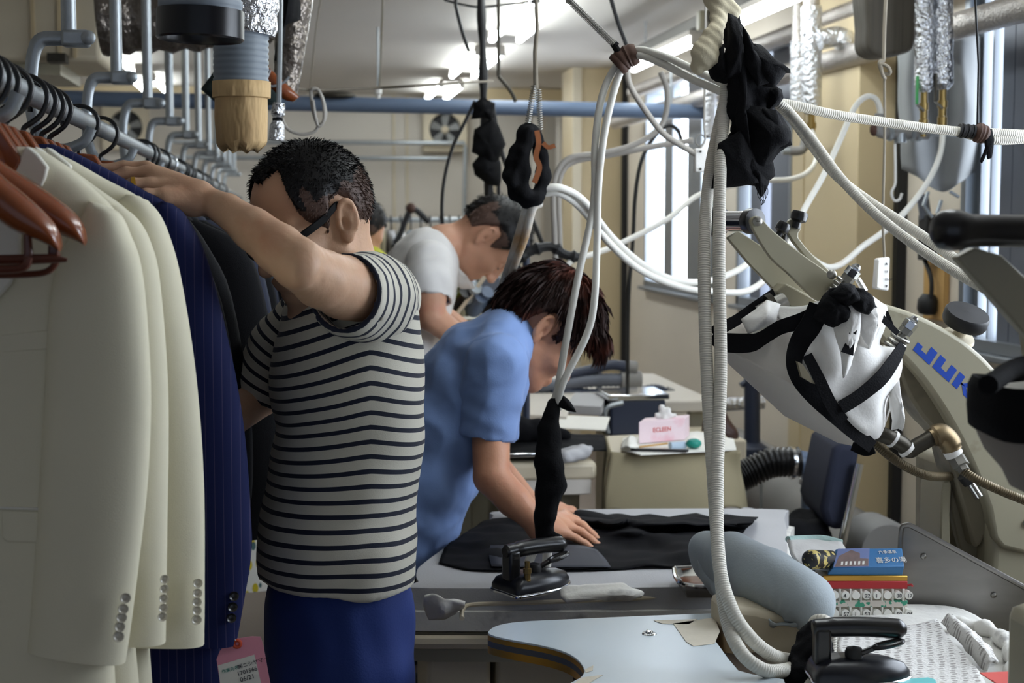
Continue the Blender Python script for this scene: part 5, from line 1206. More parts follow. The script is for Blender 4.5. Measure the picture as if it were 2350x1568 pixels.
a = [P(1662, 1408, 2.50), P(1700, 1400, 2.50), P(1842, 1432, 2.44), P(1836, 1470, 2.44), P(1830, 1560, 2.44), P(1662, 1545, 2.50)]
MB().prism([P(1664, 1390, 2.47), P(1740, 1400, 2.47), P(1840, 1425, 2.47), P(1848, 1470, 2.47), P(1848, 1562, 2.47), P(1664, 1562, 2.47)], (0, .10, 0)).build('post', M['cream'], t, bevel=.012)
c = P(1770, 1560, 2.52); MB().box((c.x, c.y, c.z / 2), (.10, .09, c.z)).build('post_foot', M['cream'], t)
MB().prism([P(1640, 1455, 2.53), P(1662, 1450, 2.53), P(1664, 1500, 2.53), P(1650, 1476, 2.53)], (0, .05, 0)).build('painted_gap_shadow', M['blackm'], t)  # black piece standing in for the shadow in the gap beside the post

# ================================================================== right-hand pressing bench with the white mesh cloth
Z3 = .795
t = thing('pressing_bench', (1.05, 2.4, 0), 'pressing bench with sooty felt edges at the lower right corner', 'bench')
bp = cr([PZ(x, y, Z3) for x, y in ((1856, 1500), (1880, 1420), (1900, 1388), (2180, 1386), (2296, 1440), (2335, 1490), (2344, 1560), (2330, 1750), (1850, 1750))], 4, closed=True)
MB().prism([p - V((0, 0, .05)) for p in bp], (0, 0, .05)).build('felt_top', M['felt'], t, bevel=.018, bseg=4)
MB().prism([p - V((0, 0, .12)) for p in bp], (0, 0, .065)).build('bench_frame', M['beigem'], t)
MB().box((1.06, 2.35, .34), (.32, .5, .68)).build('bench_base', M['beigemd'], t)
MB().tube(cr([PZ(x, y, Z3 + .012) for x, y in ((2190, 1432), (2260, 1442), (2308, 1474), (2324, 1520), (2320, 1580))], 6), [.012 + .004 * math.sin(i * 1.3) for i in range(25)], 10).build('felt_roll', M['felt'], t)
mm = mat('white_mesh_cloth', (222, 220, 216), .85, var=.06, vs=14, bump=.5, bs=180)
nt = mm.node_tree; b_ = nt.nodes['Principled BSDF']; tcn = nt.nodes.new('ShaderNodeTexCoord'); mpn = nt.nodes.new('ShaderNodeMapping'); mpn.inputs['Rotation'].default_value = (0, 0, .25); mpn.inputs['Scale'].default_value = (36, 58, 1); nt.links.new(tcn.outputs['Object'], mpn.inputs[0])
vo = nt.nodes.new('ShaderNodeTexVoronoi'); vo.inputs['Randomness'].default_value = .25; vo.inputs['Scale'].default_value = 1.6; vo.voronoi_dimensions = '2D'; nt.links.new(mpn.outputs[0], vo.inputs['Vector'])
lt = nt.nodes.new('ShaderNodeMath'); lt.operation = 'LESS_THAN'; lt.inputs[1].default_value = .26; nt.links.new(vo.outputs['Distance'], lt.inputs[0])
mx = nt.nodes.new('ShaderNodeMix'); mx.data_type = 'RGBA'; mx.inputs[6].default_value = lin((222, 220, 216)); mx.inputs[7].default_value = lin((164, 160, 156)); nt.links.new(lt.outputs[0], mx.inputs[0]); nt.links.new(mx.outputs[2], b_.inputs['Base Color'])
H = lambda x, y, h: PZ(x, y, Z3 + h)
o = MB().grid(rumple(sheet([[H(1935, 1450, .006), H(2010, 1442, .006), H(2090, 1436, .008), H(2150, 1424, .016)], [H(1920, 1490, .004), H(2020, 1488, .005), H(2110, 1484, .006), H(2185, 1476, .012)], [H(1960, 1540, .004), H(2060, 1540, .005), H(2150, 1536, .005), H(2240, 1536, .008)], [H(1990, 1640, .004), H(2080, 1640, .005), H(2180, 1640, .005), H(2300, 1630, .006)]], 8, 8), .003, 22, 4, (0, 0, 1))).build('mesh_cloth', mm, solid=.004)
tag(o, 'white perforated mesh cloth laid flat on the pressing bench', 'cloth')
o = MB().grid(rumple(sheet([[H(2162, 1432, .012), H(2176, 1412, .03), H(2196, 1420, .03)], [H(2200, 1472, .01), H(2216, 1448, .03), H(2240, 1462, .02)], [H(2238, 1512, .008), H(2252, 1486, .03), H(2270, 1492, .02)], [H(2262, 1538, .006), H(2276, 1516, .022), H(2290, 1520, .014)]], 6, 6), .004, 34, 6)).build('mesh_flap', mm, solid=.006)
tag(o, 'turned-up edge strip of mesh cloth at the right of the bench', 'cloth')
for nm, pp, z_, mt_, lb, ct in (('plastic_plate', [(2056, 1574), (2068, 1562), (2130, 1557), (2146, 1562), (2156, 1590), (2060, 1600)], .012, 'aqua', 'corner of an aqua plastic sheet at the bottom edge', 'plastic sheet'),
                                ('red_slip', [(2248, 1546), (2360, 1542), (2360, 1580), (2300, 1580)], .03, 'redpaper', 'red paper slip at the bottom right corner, upper one', 'paper'),
                                ('red_slip', [(2276, 1562), (2370, 1556), (2370, 1600), (2320, 1600)], .033, 'redpaper', 'second red paper slip overlapping at the bottom right corner', 'paper'),
                                ('paper_sheet', [(2332, 1544), (2380, 1520), (2380, 1545), (2340, 1546)], .04, 'paper', 'white paper corner at the right edge above the red slips', 'paper')):
    tag(MB().prism([PZ(x, y, Z3 + z_) for x, y in pp], (0, 0, .0015)).build(nm, M[mt_]), lb, ct)
I2, W2 = iron(PZ(1962, 1562, Z3 + .008), math.radians(-8), 'black steam iron with a long handle on the pressing bench, bottom right', .82, fit=False)
# its cloth wrap
S = SDF(.005); S.chain([np.array(P(1862, 1462, 2.27)), np.array(P(1858, 1505, 2.25)), np.array(P(1838, 1550, 2.24)), np.array(P(1870, 1600, 2.23))], [.018, .024, .026, .03], .02); S.cap(P(1878, 1450, 2.26), P(1886, 1520, 2.24), .012, .016, .02); S.cap(P(1812, 1520, 2.27), P(1850, 1520, 2.25), .012, .02, .02)
v, f = S.mesh(); n = vnormals(v, f); v += n * (lump(v, 34, 3) * .008 + (.2 - np.abs(lump(v, 40, 5))) * .012)[:, None]; tag(link_mesh('cloth_wrap', v, f.tolist(), M['blackc'], angle=180), 'black cloth wrapped round the hose ends behind the bench iron', 'cloth wrap')

# small things at the back of the bench
YK = 2.56
t = thing('bead_pouch', P(1990, 1432, YK), 'colourful pouch with rows of numbered bobbins under the blue box', 'pouch')
b0 = [P(1893, 1444, YK), P(2080, 1444, YK), P(2080, 1322, YK), P(1893, 1322, YK)]
MB().prism(b0, (0, .06, 0)).build('pouch_body', mat('printed_pouch', (186, 176, 160), .6, var=.5, vs=60), t, bevel=.006)
for y0, y1, mm_ in ((1322, 1334, 'gold'), (1334, 1352, 'red'), (1378, 1394, 'bandprint'), (1420, 1444, 'jukiblue')):
    if mm_ == 'bandprint': M['bandprint'] = mat('sticker_print', (214, 206, 196), .6, var=0, col2=(60, 150, 120), c2lo=.55, c2hi=.58, c2s=90)
    MB().prism(poly([(1890, y0), (2083, y0), (2083, y1), (1890, y1)], YK - .004), (0, .006, 0)).build('pouch_band', M[mm_], t, bevel=.001)
nums = [['', '4', '', '22', '1', '', '30', '17'], ['', '57', '1', '53', '', '', '59', '94']]
for r_, yy in enumerate((1365, 1407)):
    for k in range(8):
        px = 1914 + 24.2 * k; c = P(px, yy, YK - .004)
        b = MB().lathe([(0, -.001), (.0075, -.001), (.0075, .012), (0, .012)], c + V((0, .006, 0)), (0, -1, 0), 14).build('bobbin', M['paper'], t)
        if nums[r_][k]: lettering('bobbin_number', nums[r_][k], c + V((-.004, -.0068, -.004)), (1, 0, 0), (0, 0, 1), .010, M['ink'], t)
        MB().box(P(px + 12, yy, YK - .002), (.0025, .01, .022)).build('divider', M['paper'], t) if k < 7 else None
MB().tube([P(2078, 1345, YK), P(2092, 1342, YK - .005), P(2094, 1346, YK - .008)], .0022, 6).build('zip_pull', M['red'], t)
t = thing('gift_box', P(1985, 1320, YK), 'blue box printed with white Japanese lettering and a building, on the pouch', 'box')
bx_ = [P(1912, 1304, YK - .006), P(2075, 1300, YK - .006), P(2070, 1258, YK + .03), P(1918, 1260, YK + .03)]
top = bx_; d = V((0, .004, -.0125))
MB().add([p for p in top] + [P(1898, 1320, YK), P(2070, 1322, YK), P(2070, 1310, YK + .05), P(1900, 1310, YK + .05)], [(0, 1, 2, 3), (4, 5, 1, 0), (5, 6, 2, 1), (6, 7, 3, 2), (7, 4, 0, 3), (7, 6, 5, 4)]).build('carton', mat('blue_card', (52, 116, 170), .5, var=.08, vs=10), t, bevel=.0015)
u0, u1 = bx_[0], bx_[1]; e = (u1 - u0); up_ = (bx_[3] - bx_[0]); nrm = e.cross(up_).normalized()
q = lambda a, b: u0 + e * a + up_ * b + nrm * .0006
MB().prism([q(.0, .02), q(.5, .02), q(.48, .98), q(.03, .98)], nrm * .0003).build('sky_print', mat('printed_sky', (116, 130, 176), .5, var=.1), t)
MB().prism([q(.02, .05), q(.49, .05), q(.48, .42), q(.36, .45), q(.35, .72), q(.22, .9), q(.06, .6)], nrm * .0006).build('building_print', mat('printed_building', (124, 104, 100), .5, var=.3, vs=90), t)
for k in range(6): MB().prism([q(.1 + .06 * k, .12), q(.13 + .06 * k, .12), q(.13 + .06 * k, .3), q(.1 + .06 * k, .3)], nrm * .0009).build('window_print', M['paper'], t)
lettering('box_lettering', '六条温泉', q(.62, .70), e, up_, .0085, M['paper'], t)
lettering('box_lettering', '喜多の湯', q(.6, .22), e, up_, .0145, M['paper'], t)
S = SDF(.003); S.cap(P(1862, 1284, YK - .02), P(1906, 1284, YK + .03), .017, .016, .01); v, f = S.mesh()
fl = mat('gold_flower_brocade', (20, 18, 20), .5, var=0, col2=(206, 186, 110), c2lo=.52, c2hi=.54, c2s=70)
tag(link_mesh('brocade_case', v, f.tolist(), fl, angle=180), 'black case with gold flowers beside the blue box', 'case')
t = thing('hand_towel', P(1870, 1290, YK + .05), 'folded white towel with a mint edge behind the brocade case', 'towel')
o = MB().grid(rumple(sheet([[P(1806, 1240, YK + .1), P(1860, 1238, YK + .14), P(1930, 1244, YK + .14)], [P(1814, 1262, YK + .06), P(1860, 1252, YK + .09), P(1938, 1262, YK + .09)], [P(1830, 1290, YK + .03), P(1850, 1282, YK + .04), P(1940, 1290, YK + .05)], [P(1850, 1320, YK + .02), P(1866, 1310, YK + .03), P(1940, 1320, YK + .04)]], 6, 6), .003, 40, 9)).build('towel_cloth', M['white'], t, solid=.006)
MB().tube(cr([P(1808, 1238, YK + .1), P(1850, 1236, YK + .135), P(1890, 1236, YK + .14), P(1932, 1246, YK + .138)], 5), .006, 8).build('mint_edge', mat('mint_terry', (186, 212, 206), .9, bump=.4, bs=200), t)
c = P(1900, 1372, YK + .1); MB().box((c.x, c.y, (Z3 + c.z + .045) / 2), (.1, .05, c.z + .045 - Z3)).build('folded_stack', M['white'], t, bevel=.01)

# ================================================================== things in the middle distance
Z4 = .86
t = thing('side_table', (1.05, 4.5, 0), 'small table covered with an olive cloth that hangs over its front', 'table')
a, b, c, d = PZ(1400, 1040, Z4), PZ(1692, 1036, Z4), PZ(1660, 988, Z4), PZ(1390, 1000, Z4)
MB().prism([p - V((0, 0, .03)) for p in (a, b, c, d)], (0, 0, .03)).build('table_top', M['cream'], t, bevel=.006)
yf = a.y - .012
fr = [[a + V((0, -.01, .006)), P(1450, 1038, yf), P(1560, 1040, yf), P(1650, 1036, yf), b + V((.01, -.01, .006))], [P(1396, 1080, yf - .01), P(1450, 1080, yf - .02), P(1560, 1084, yf - .03), P(1655, 1080, yf - .02), P(1702, 1080, yf)], [P(1390, 1130, yf - .02), P(1440, 1130, yf - .03), P(1560, 1134, yf - .05), P(1665, 1130, yf - .04), P(1710, 1130, yf)], [P(1388, 1176, yf - .02), P(1412, 1172, yf - .03), P(1560, 1180, yf - .06), P(1678, 1162, yf - .05), P(1718, 1178, yf)]]
MB().grid(rumple(sheet(fr, 5, 5), .006, 9, 2)).build('cloth_front', M['olive'], t, solid=.004)
MB().grid(sheet([[d, a + V((0, -.01, .004))], [P(1384, 1090, d.y), P(1388, 1100, yf)], [P(1382, 1176, d.y), P(1386, 1180, yf - .02)]], 4, 4)).build('cloth_side', M['olive'], t, solid=.004)
MB().prism([PZ(x, y, Z4 + .003) for x, y in ((1425, 1034), (1470, 1046), (1690, 1034), (1684, 1010), (1600, 992), (1430, 1008))], (0, 0, .003)).build('paper_cover', M['paper'], t)
for x_, y_ in ((a.x + .04, a.y + .05), (b.x - .04, b.y + .05), (c.x - .04, c.y - .05), (d.x + .04, d.y - .05)): MB().box((x_, y_, .41), (.035, .035, .82)).build('leg', M['cream'], t)
t = thing('tissue_box', PZ(1522, 1016, Z4), 'pink and white tissue box with a tissue sticking out', 'tissue box')
ZZ = Z4 + .007; e0, e1, e2 = PZ(1466, 1019, ZZ), PZ(1571, 1010, ZZ), PZ(1582, 1000, ZZ); th = V((0, 0, .062))
e3 = e0 + (e2 - e1)
MB().prism([e0, e1, e2, e3], th).build('carton', mat('pink_marbled_card', (236, 214, 220), .6, var=.03, col2=(226, 130, 150), c2lo=.5, c2hi=.75, c2s=9), t, bevel=.002)
lettering('box_lettering', 'ECLEEN', e0.lerp(e1, .3) + V((0, -.002, .03)), e1 - e0, (0, 0, 1), .018, M['redpaper'], t)
cc = (e0 + e1 + e2 + e3) / 4 + th; S = SDF(.004)
for dx, dz, r in ((-.025, .01, .012), (-.01, .03, .014), (.01, .022, .014), (.03, .008, .01), (0, .005, .016)): S.cap(cc, cc + V((dx, 0, dz)), .012, r * .6, .006)
v, f = S.mesh(); n = vnormals(v, f); v += n * (lump(v, 60) * .005)[:, None]; link_mesh('tissue', v, f.tolist(), M['white'], t, angle=180)
tag(MB().ball(PZ(1592, 1018, Z4 + .02), (.022, .02, .014), 16).build('pin_cushion', M['teal']), 'teal green pincushion on the olive-covered table', 'pincushion')
tag(MB().tube([PZ(1538, 1024, Z4 + .014), PZ(1572, 1022, Z4 + .014)], .011, 12).build('thread_reel', mat('pale_blue_card', (176, 196, 214), .5), bevel=0), 'pale blue reel between the pincushion and the tissue box', 'reel')
tag(MB().beam(PZ(1448, 1031, Z4 + .011), PZ(1580, 1034, Z4 + .011), .018, .006).build('black_ruler', M['blackp'], bevel=.001), 'black ruler lying at the front of the olive-covered table', 'ruler')
tag(MB().tube([PZ(1468, 1026, Z4 + .015), PZ(1532, 1018, Z4 + .017)], .003, 8).build('pencil', M['wood']), 'thin pale pencil in front of the tissue box', 'pencil')
o = MB().grid(rumple(sheet([[PZ(1426, 1018, Z4 + .012), PZ(1444, 1000, Z4 + .03), PZ(1460, 1010, Z4 + .02)], [PZ(1424, 1030, Z4 + .008), PZ(1446, 1026, Z4 + .024), PZ(1466, 1028, Z4 + .012)]], 5, 5), .006, 40, 3)).build('crumpled_paper', M['paper'], solid=.002); tag(o, 'crumpled white paper left of the tissue box', 'paper')
# dark blue container, boot-shaped brown casing, pillar stand
t = thing('storage_box', PZ(1460, 985, .84), 'dark blue box with a bright metal lid behind the tissue box', 'box')
a = P(1400, 918, 4.95); b = P(1528, 1000, 4.95); MB().box(((a.x + b.x) / 2, 5.05, (a.z + b.z) / 2), (b.x - a.x, .2, a.z - b.z)).build('box_body', M['slate'], t, bevel=.01)
MB().box(((a.x + b.x) / 2, 5.05, a.z + .008), (b.x - a.x + .02, .22, .02)).build('lid', M['chrome'], t, bevel=.004)
MB().tube(cr([P(1396, 995, 4.9), P(1388, 960, 4.9), P(1396, 935, 4.9), P(1430, 925, 4.9)], 5), .008, 8).build('clear_rim', M['galv'], t)
pipe('foil_hose', [P(1535, 932, 5.7), P(1640, 930, 5.7), P(1752, 924, 5.7)], .026, 'foil', 'bright foil hose running level behind the tissue box', 'hose')
S = SDF(.008); S.cap(P(1640, 915, 4.9), P(1645, 985, 4.9), .024, .048, .03); S.cap(P(1645, 985, 4.9), P(1672, 1000, 4.88), .04, .034, .03); v, f = S.mesh(); tag(link_mesh('brown_casing', v, f.tolist(), mat('dark_brown_casing', (74, 52, 46), .4), angle=180), 'dark brown rounded casing seen behind the twin white hoses', 'casing')
t = thing('pipe_stand', P(1725, 1050, 5.5), 'slim dark pipe stand against the window wall beside the olive table', 'stand')
c = P(1725, 900, 5.5); MB().tube([P(1726, 860, 5.5), P(1726, 1030, 5.5)], .03, 14).build('column', M['slate'], t)
MB().lathe([(.035, 0), (.06, -.02), (.06, -.05), (.04, -.06)], P(1726, 1015, 5.5), (0, 0, 1), 16).build('flange', M['slate'], t)
for px in (1706, 1748): MB().tube([P(px + (0 if px > 1720 else 8), 1030, 5.5), V((P(px, 1100, 5.5).x, 5.5, 0))], .006, 8).build('leg', M['galv'], t)
MB().tube([P(1700, 885, 5.5), P(1722, 868, 5.5)], .012, 8).build('side_lever', M['slate'], t)
# white bench behind
Z5 = .84
t = thing('white_bench', (.75, 4.6, 0), 'white painted workbench edge behind the arm of the man in blue', 'bench')
a, b = PZ(1120, 1072, Z5), PZ(1382, 1066, Z5); y0 = 4.05
MB().box(((a.x + b.x) / 2, y0 + .45, Z5 - .03), (b.x - a.x, .9, .05)).build('bench_top', M['cream'], t, bevel=.012)
MB().box(((a.x + b.x) / 2, y0 + .02, Z5 - .07), (b.x - a.x - .03, .03, .05)).build('apron', M['ceil'], t, bevel=.004)
for x_ in (a.x + .08, b.x - .06):
    for y_ in (y0 + .1, y0 + .8): MB().box((x_, y_, .38), (.05, .05, .76)).build('leg', M['beigem'], t)
MB().beam(PZ(1120, 1046, Z5 + .02), PZ(1242, 1042, Z5 + .02), .03, .012).build('metal_strip', M['chrome'], t, bevel=.003)
o = MB().grid(rumple(sheet([[PZ(1150, 1048, Z5 + .01), PZ(1280, 1044, Z5 + .014), PZ(1392, 1034, Z5 + .012)], [PZ(1150, 1022, Z5 + .014), PZ(1280, 1016, Z5 + .03), PZ(1390, 1014, Z5 + .02)], [PZ(1160, 1000, Z5 + .02), PZ(1290, 996, Z5 + .03), PZ(1384, 998, Z5 + .02)]], 6, 6), .008, 20, 4, (0, 0, 1))).build('dark_cloth', M['blackfab'], solid=.003); tag(o, 'dark cloth draped over the white workbench', 'cloth')
S = SDF(.006); S.cap(P(1296, 1064, 4.0), P(1340, 1050, 4.05), .018, .02, .02); S.cap(P(1290, 1052, 4.08), P(1352, 1046, 4.1), .014, .012, .02); v, f = S.mesh(); n = vnormals(v, f); v += n * (lump(v, 40) * .006)[:, None]; v[:, 2] += max(0, Z5 - v[:, 2].min()); tag(link_mesh('grey_rag', v, f.tolist(), M['boardcloth'], angle=180), 'crumpled grey rag on the corner of the white workbench', 'rag')
# far table with hoses and papers
Z6 = .86
t = thing('work_table', (1.0, 5.5, 0), 'far work table crowded with papers and dark hoses', 'table')
MB().box((.98, 5.65, Z6 - .02), (.95, .95, .04)).build('table_top', M['ceil'], t, bevel=.006)
for x_ in (.56, 1.4):
    for y_ in (5.25, 6.05): MB().box((x_, y_, .41), (.05, .05, .82)).build('leg', M['beigem'], t)
for pp, mm_, lb, h_ in (([(1280, 985), (1390, 990), (1400, 960), (1285, 955)], 'paper', 'white sheet lying on the far table above the black sleeve', .004), ([(1200, 960), (1300, 965), (1310, 935), (1210, 930)], 'ceil', 'pale tray on the far table beside the blue shirt sleeve', .012), ([(1300, 950), (1380, 955), (1392, 925), (1320, 920)], 'boardcloth', 'grey cloth pile on the far table', .03)):
    nm = 'paper_sheet' if mm_ == 'paper' else 'plastic_tray' if mm_ == 'ceil' else 'cloth_pile'
    tag(MB().prism([PZ(x, y, Z6 + .002) for x, y in pp], (0, 0, h_)).build(nm, M[mm_], bevel=.001), lb, nm.split('_')[{'paper_sheet': 0, 'plastic_tray': 1, 'cloth_pile': 0}[nm]])
S = SDF(.008); S.cap(PZ(1188, 985, Z6 + .04), PZ(1240, 992, Z6 + .03), .04, .03, .03); S.cap(PZ(1240, 992, Z6 + .03), PZ(1300, 1000, Z6 + .02), .03, .02, .03); v, f = S.mesh(); n = vnormals(v, f); v += n * (lump(v, 30) * .008)[:, None]; tag(link_mesh('dark_bundle', v, f.tolist(), M['blackfab'], angle=180), 'dark cloth bundle at the edge of the far table by the blue sleeve', 'cloth')
for pts, r, mm_, lb in (([(1262, 896), (1340, 905), (1430, 908), (1500, 896), (1528, 905)], .024, 'slate', 'dark ribbed hose lying across the far table, lowest of the hoses'), ([(1180, 888), (1260, 886), (1350, 874), (1430, 872)], .026, 'greyframe', 'grey hose resting above the dark ribbed hose on the far table'), ([(1300, 862), (1350, 850), (1400, 838), (1440, 842)], .02, 'slate', 'short dark hose with grey end, topmost on the far table')):
    tt_ = thing('vacuum_hose', P(*pts[0], 5.5), lb, 'hose'); q = cr([P(x, y, 5.5) for x, y in pts], 14)
    MB().tube(q, [r * (1 if i % 2 else .9) for i in range(len(q))], 12).build('ribbed_hose', M[mm_], tt_, angle=180)
    MB().tube([q[-2], q[-1] + (q[-1] - q[-4]) * 2.4], r * 1.25, 14).build('end_cuff', M['duct'], tt_)
    MB().tube([V((q[len(q) // 2].x, 5.5, Z6)), q[len(q) // 2]], .01, 6).build('support', M['greyframe'], tt_)
# machine by the man in the white T-shirt
t = thing('seaming_machine', P(1100, 800, 5.0), 'grey machine with a tilted panel under the face of the man in white', 'machine')
MB().prism(poly([(1082, 668), (1120, 606), (1200, 690), (1180, 742), (1110, 722)], 5.0), (0, .05, 0)).build('tilted_panel', M['greyframe'], t, bevel=.01)
MB().beam(P(1050, 718, 4.9), P(1118, 628, 4.9), .02, .012).build('guide_rod', M['cream'], t)
MB().beam(P(1160, 660, 4.9), P(1200, 700, 4.9), .015, .012).build('guide_rod', M['cream'], t)
for i, (px, py, mm_) in enumerate(((1058, 652, 'chrome'), (1072, 690, 'padcloth'), (1098, 700, 'bluepipe'), (1048, 700, 'blackp'), (1084, 712, 'bluepipe'), (1120, 712, 'blackp'))): MB().lathe([(.028, 0), (.03, .03), (.02, .05), (.022, .08)], P(px, py, 4.95), (.3, -.8, .6), 12).build('spool', M[mm_], t)
c = P(1110, 760, 5.0); MB().box((c.x, 5.06, c.z / 2 + .02), (.3, .14, c.z + .04)).build('machine_stand', M['beigem'], t)
# far garments rack behind the heads
Yf = 8.6; t = thing('clothes_rail', (1.0, Yf, 1.47), 'far low garment rail with pale clothes behind the men', 'rail')
a, b = P(850, 505, Yf), P(1090, 505, Yf); MB().tube([a, b], .014, 8).build('rail_tube', M['galv'], t)
for p in (a, b): MB().tube([V((p.x, Yf, 0)), p], .014, 8).build('upright', M['galv'], t)
cols = ['olive', 'boardcloth', 'white', 'padcloth', 'white', 'greycloth', 'boardcloth', 'white']
for i in range(10):
    x_ = a.x + .06 + i * .055; tt_ = thing('hung_shirt', (x_, Yf, .7), 'pale garment on a black hook along the far low rail', 'garment', 'garments on the far low rail')
    v, f = loft([(V((x_ - .024, Yf, z)), V((x_ + .024, Yf, z)), th) for z, th in ((1.43, .03), (1.40, .16), (1.2, .2), (.75, .2))], 12, .8); MB().add(v, f).build('cloth_body', M[cols[i % 8]], tt_, angle=60)
    MB().tube(cr([V((x_, Yf, 1.42)), V((x_, Yf - .03, 1.47)), V((x_, Yf, 1.51)), V((x_, Yf + .03, 1.49))], 4), .005, 6).build('hook', M['blackp'], tt_)
tt_ = thing('black_lamp', P(950, 520, 8.2), 'black jointed lamp standing up behind the man in white', 'lamp')
MB().tube([P(905, 560, 8.2), V((P(905, 560, 8.2).x, 8.2, 0))], .02, 8).build('stand', M['blackm'], tt_)
MB().tube(cr([P(905, 560, 8.2), P(920, 535, 8.2), P(945, 480, 8.2), P(985, 510, 8.2)], 5), .016, 8).build('arm', M['blackm'], tt_)
MB().ball(P(943, 478, 8.2), (.03, .03, .03), 10).build('lamp_head', M['rust'], tt_)
# chair with chrome frame
YH = 3.86
t = thing('office_chair', P(1925, 1240, YH), 'dark blue padded chair with a chrome frame beside the ironing table', 'chair')
MB().prism([P(x, y, YH) for x, y in ((1912, 1032), (1930, 1014), (1970, 1020), (1974, 1040), (1948, 1190), (1936, 1222), (1896, 1210), (1884, 1170))], (.04, .30, 0)).build('backrest', M['navy'], t, bevel=.02, bseg=3)
MB().tube(cr([P(1972, 1064, YH - .02), P(1958, 1130, YH - .02), P(1934, 1240, YH - .02), P(1926, 1300, YH), V((P(1926, 1300, YH).x, YH, .03))], 5), .012, 10).build('frame_tube', M['chrome'], t)
MB().tube(cr([P(1972, 1064, YH + .32), P(1958, 1130, YH + .32), P(1934, 1240, YH + .32), V((P(1926, 1300, YH).x, YH + .32, .03))], 5), .012, 10).build('frame_tube', M['chrome'], t)
sx_ = P(1926, 1300, YH).x
MB().box((sx_ - .20, YH + .15, .585), (.4, .32, .05)).build('seat', M['navy'], t, bevel=.02)
for y_ in (YH + .02, YH + .28): MB().tube([V((sx_ - .36, y_, .56)), V((sx_ - .36, y_, .02))], .012, 8).build('leg', M['chrome'], t)
S = SDF(.008); S.cap(P(1790, 1232, 3.97), P(1850, 1214, 4.0), .04, .055, .03); S.cap(P(1830, 1232, 3.92), P(1880, 1232, 3.92), .05, .04, .03); S.cap(P(1770, 1250, 3.94), P(1860, 1258, 3.92), .04, .05, .03); v, f = S.mesh(); n = vnormals(v, f); v += n * (lump(v, 16) * .018 + lump(v, 50) * .004)[:, None]
tag(link_mesh('black_garment_heap', v, f.tolist(), M['blackfab'], angle=180), 'heap of black cloth between the pressing pad and the chair', 'cloth')
o = MB().grid(rumple(sheet([[P(1706, 1168, 3.95), P(1740, 1170, 4.0), P(1780, 1186, 4.0)], [P(1726, 1200, 3.9), P(1756, 1206, 3.92), P(1774, 1200, 3.95)], [P(1736, 1240, 3.88), P(1752, 1240, 3.9), P(1760, 1236, 3.92)]], 5, 5), .01, 20)).build('white_rag', M['boardcloth'], solid=.006); tag(o, 'greyish white rag hanging beside the black cloth heap', 'rag')
t = thing('cabinet', (1.25, 5.02, 0), 'low pale cabinet under the dark blue box behind the olive-covered table', 'cabinet')
a, b = P(1396, 1002, 4.95), P(1690, 1002, 4.95); zc_ = P(1460, 1000, 4.95).z
MB().box(((a.x + b.x) / 2, 5.0, zc_ / 2 - .002), (b.x - a.x, .34, zc_ - .004)).build('cabinet_body', M['cream'], t, bevel=.006)
MB().box(((a.x + b.x) / 2, 4.825, zc_ / 2), (b.x - a.x - .06, .012, zc_ - .1)).build('door', M['ceil'], t, bevel=.003)
# ================================================================== steam press with the white-covered head
def hull(points):
    bm = bmesh.new()
    for p in points: bm.verts.new(V(p))
    r = bmesh.ops.convex_hull(bm, input=bm.verts)
    bmesh.ops.delete(bm, geom=list({g for g in r['geom_interior'] + r['geom_unused'] if isinstance(g, bmesh.types.BMVert)}), context='VERTS')
    bm.verts.ensure_lookup_table(); bm.verts.index_update()
    vs = [v.co.copy() for v in bm.verts]; fs = [[v.index for v in f.verts] for f in bm.faces]; bm.free(); return vs, fs
def rag(pts, Y, m, name, parent=None, amp=.012, sc=16, seed=1, th=.004, bulge=.03, rings=5, dens=5):
    """torn piece of cloth: an outline at depth Y, filled, bulging and creased."""
    o = [P(*p, Y) if len(p) == 2 else P(*p) for p in pts]; n0 = len(o); ol = []
    for i in range(n0):
        for k in range(dens): ol.append(o[i].lerp(o[(i + 1) % n0], k / dens))
    c = sum(ol, V((0, 0, 0))) / len(ol); n = len(ol); vs = []; fs = []
    for r in range(rings, 0, -1):
        t = r / rings
        for p in ol: vs.append(c + (p - c) * t + V((0, -bulge * (1 - t * t), 0)))
    vs.append(c + V((0, -bulge, 0)))
    for r in range(rings - 1):
        for i in range(n): j = (i + 1) % n; fs.append((r * n + i, r * n + j, (r + 1) * n + j, (r + 1) * n + i))
    for i in range(n): fs.append(((rings - 1) * n + i, (rings - 1) * n + (i + 1) % n, len(vs) - 1))
    vs = [p + V((noise.noise(p * sc + V((seed, 0, 0))) * amp * .4, noise.noise(p * sc + V((0, seed, 0))) * amp + abs(noise.noise(p * sc * 2.2 + V((seed, seed, 0)))) * amp * .7, noise.noise(p * sc + V((0, 0, seed))) * amp * .4)) for p in vs]
    return MB().add(vs, fs).build(name, m, parent, solid=th, angle=180)

YJ = 2.70
t = thing('steam_press', (1.25, 2.75, 0), 'beige steam press with blue brand lettering and a white cloth-wrapped head', 'press')
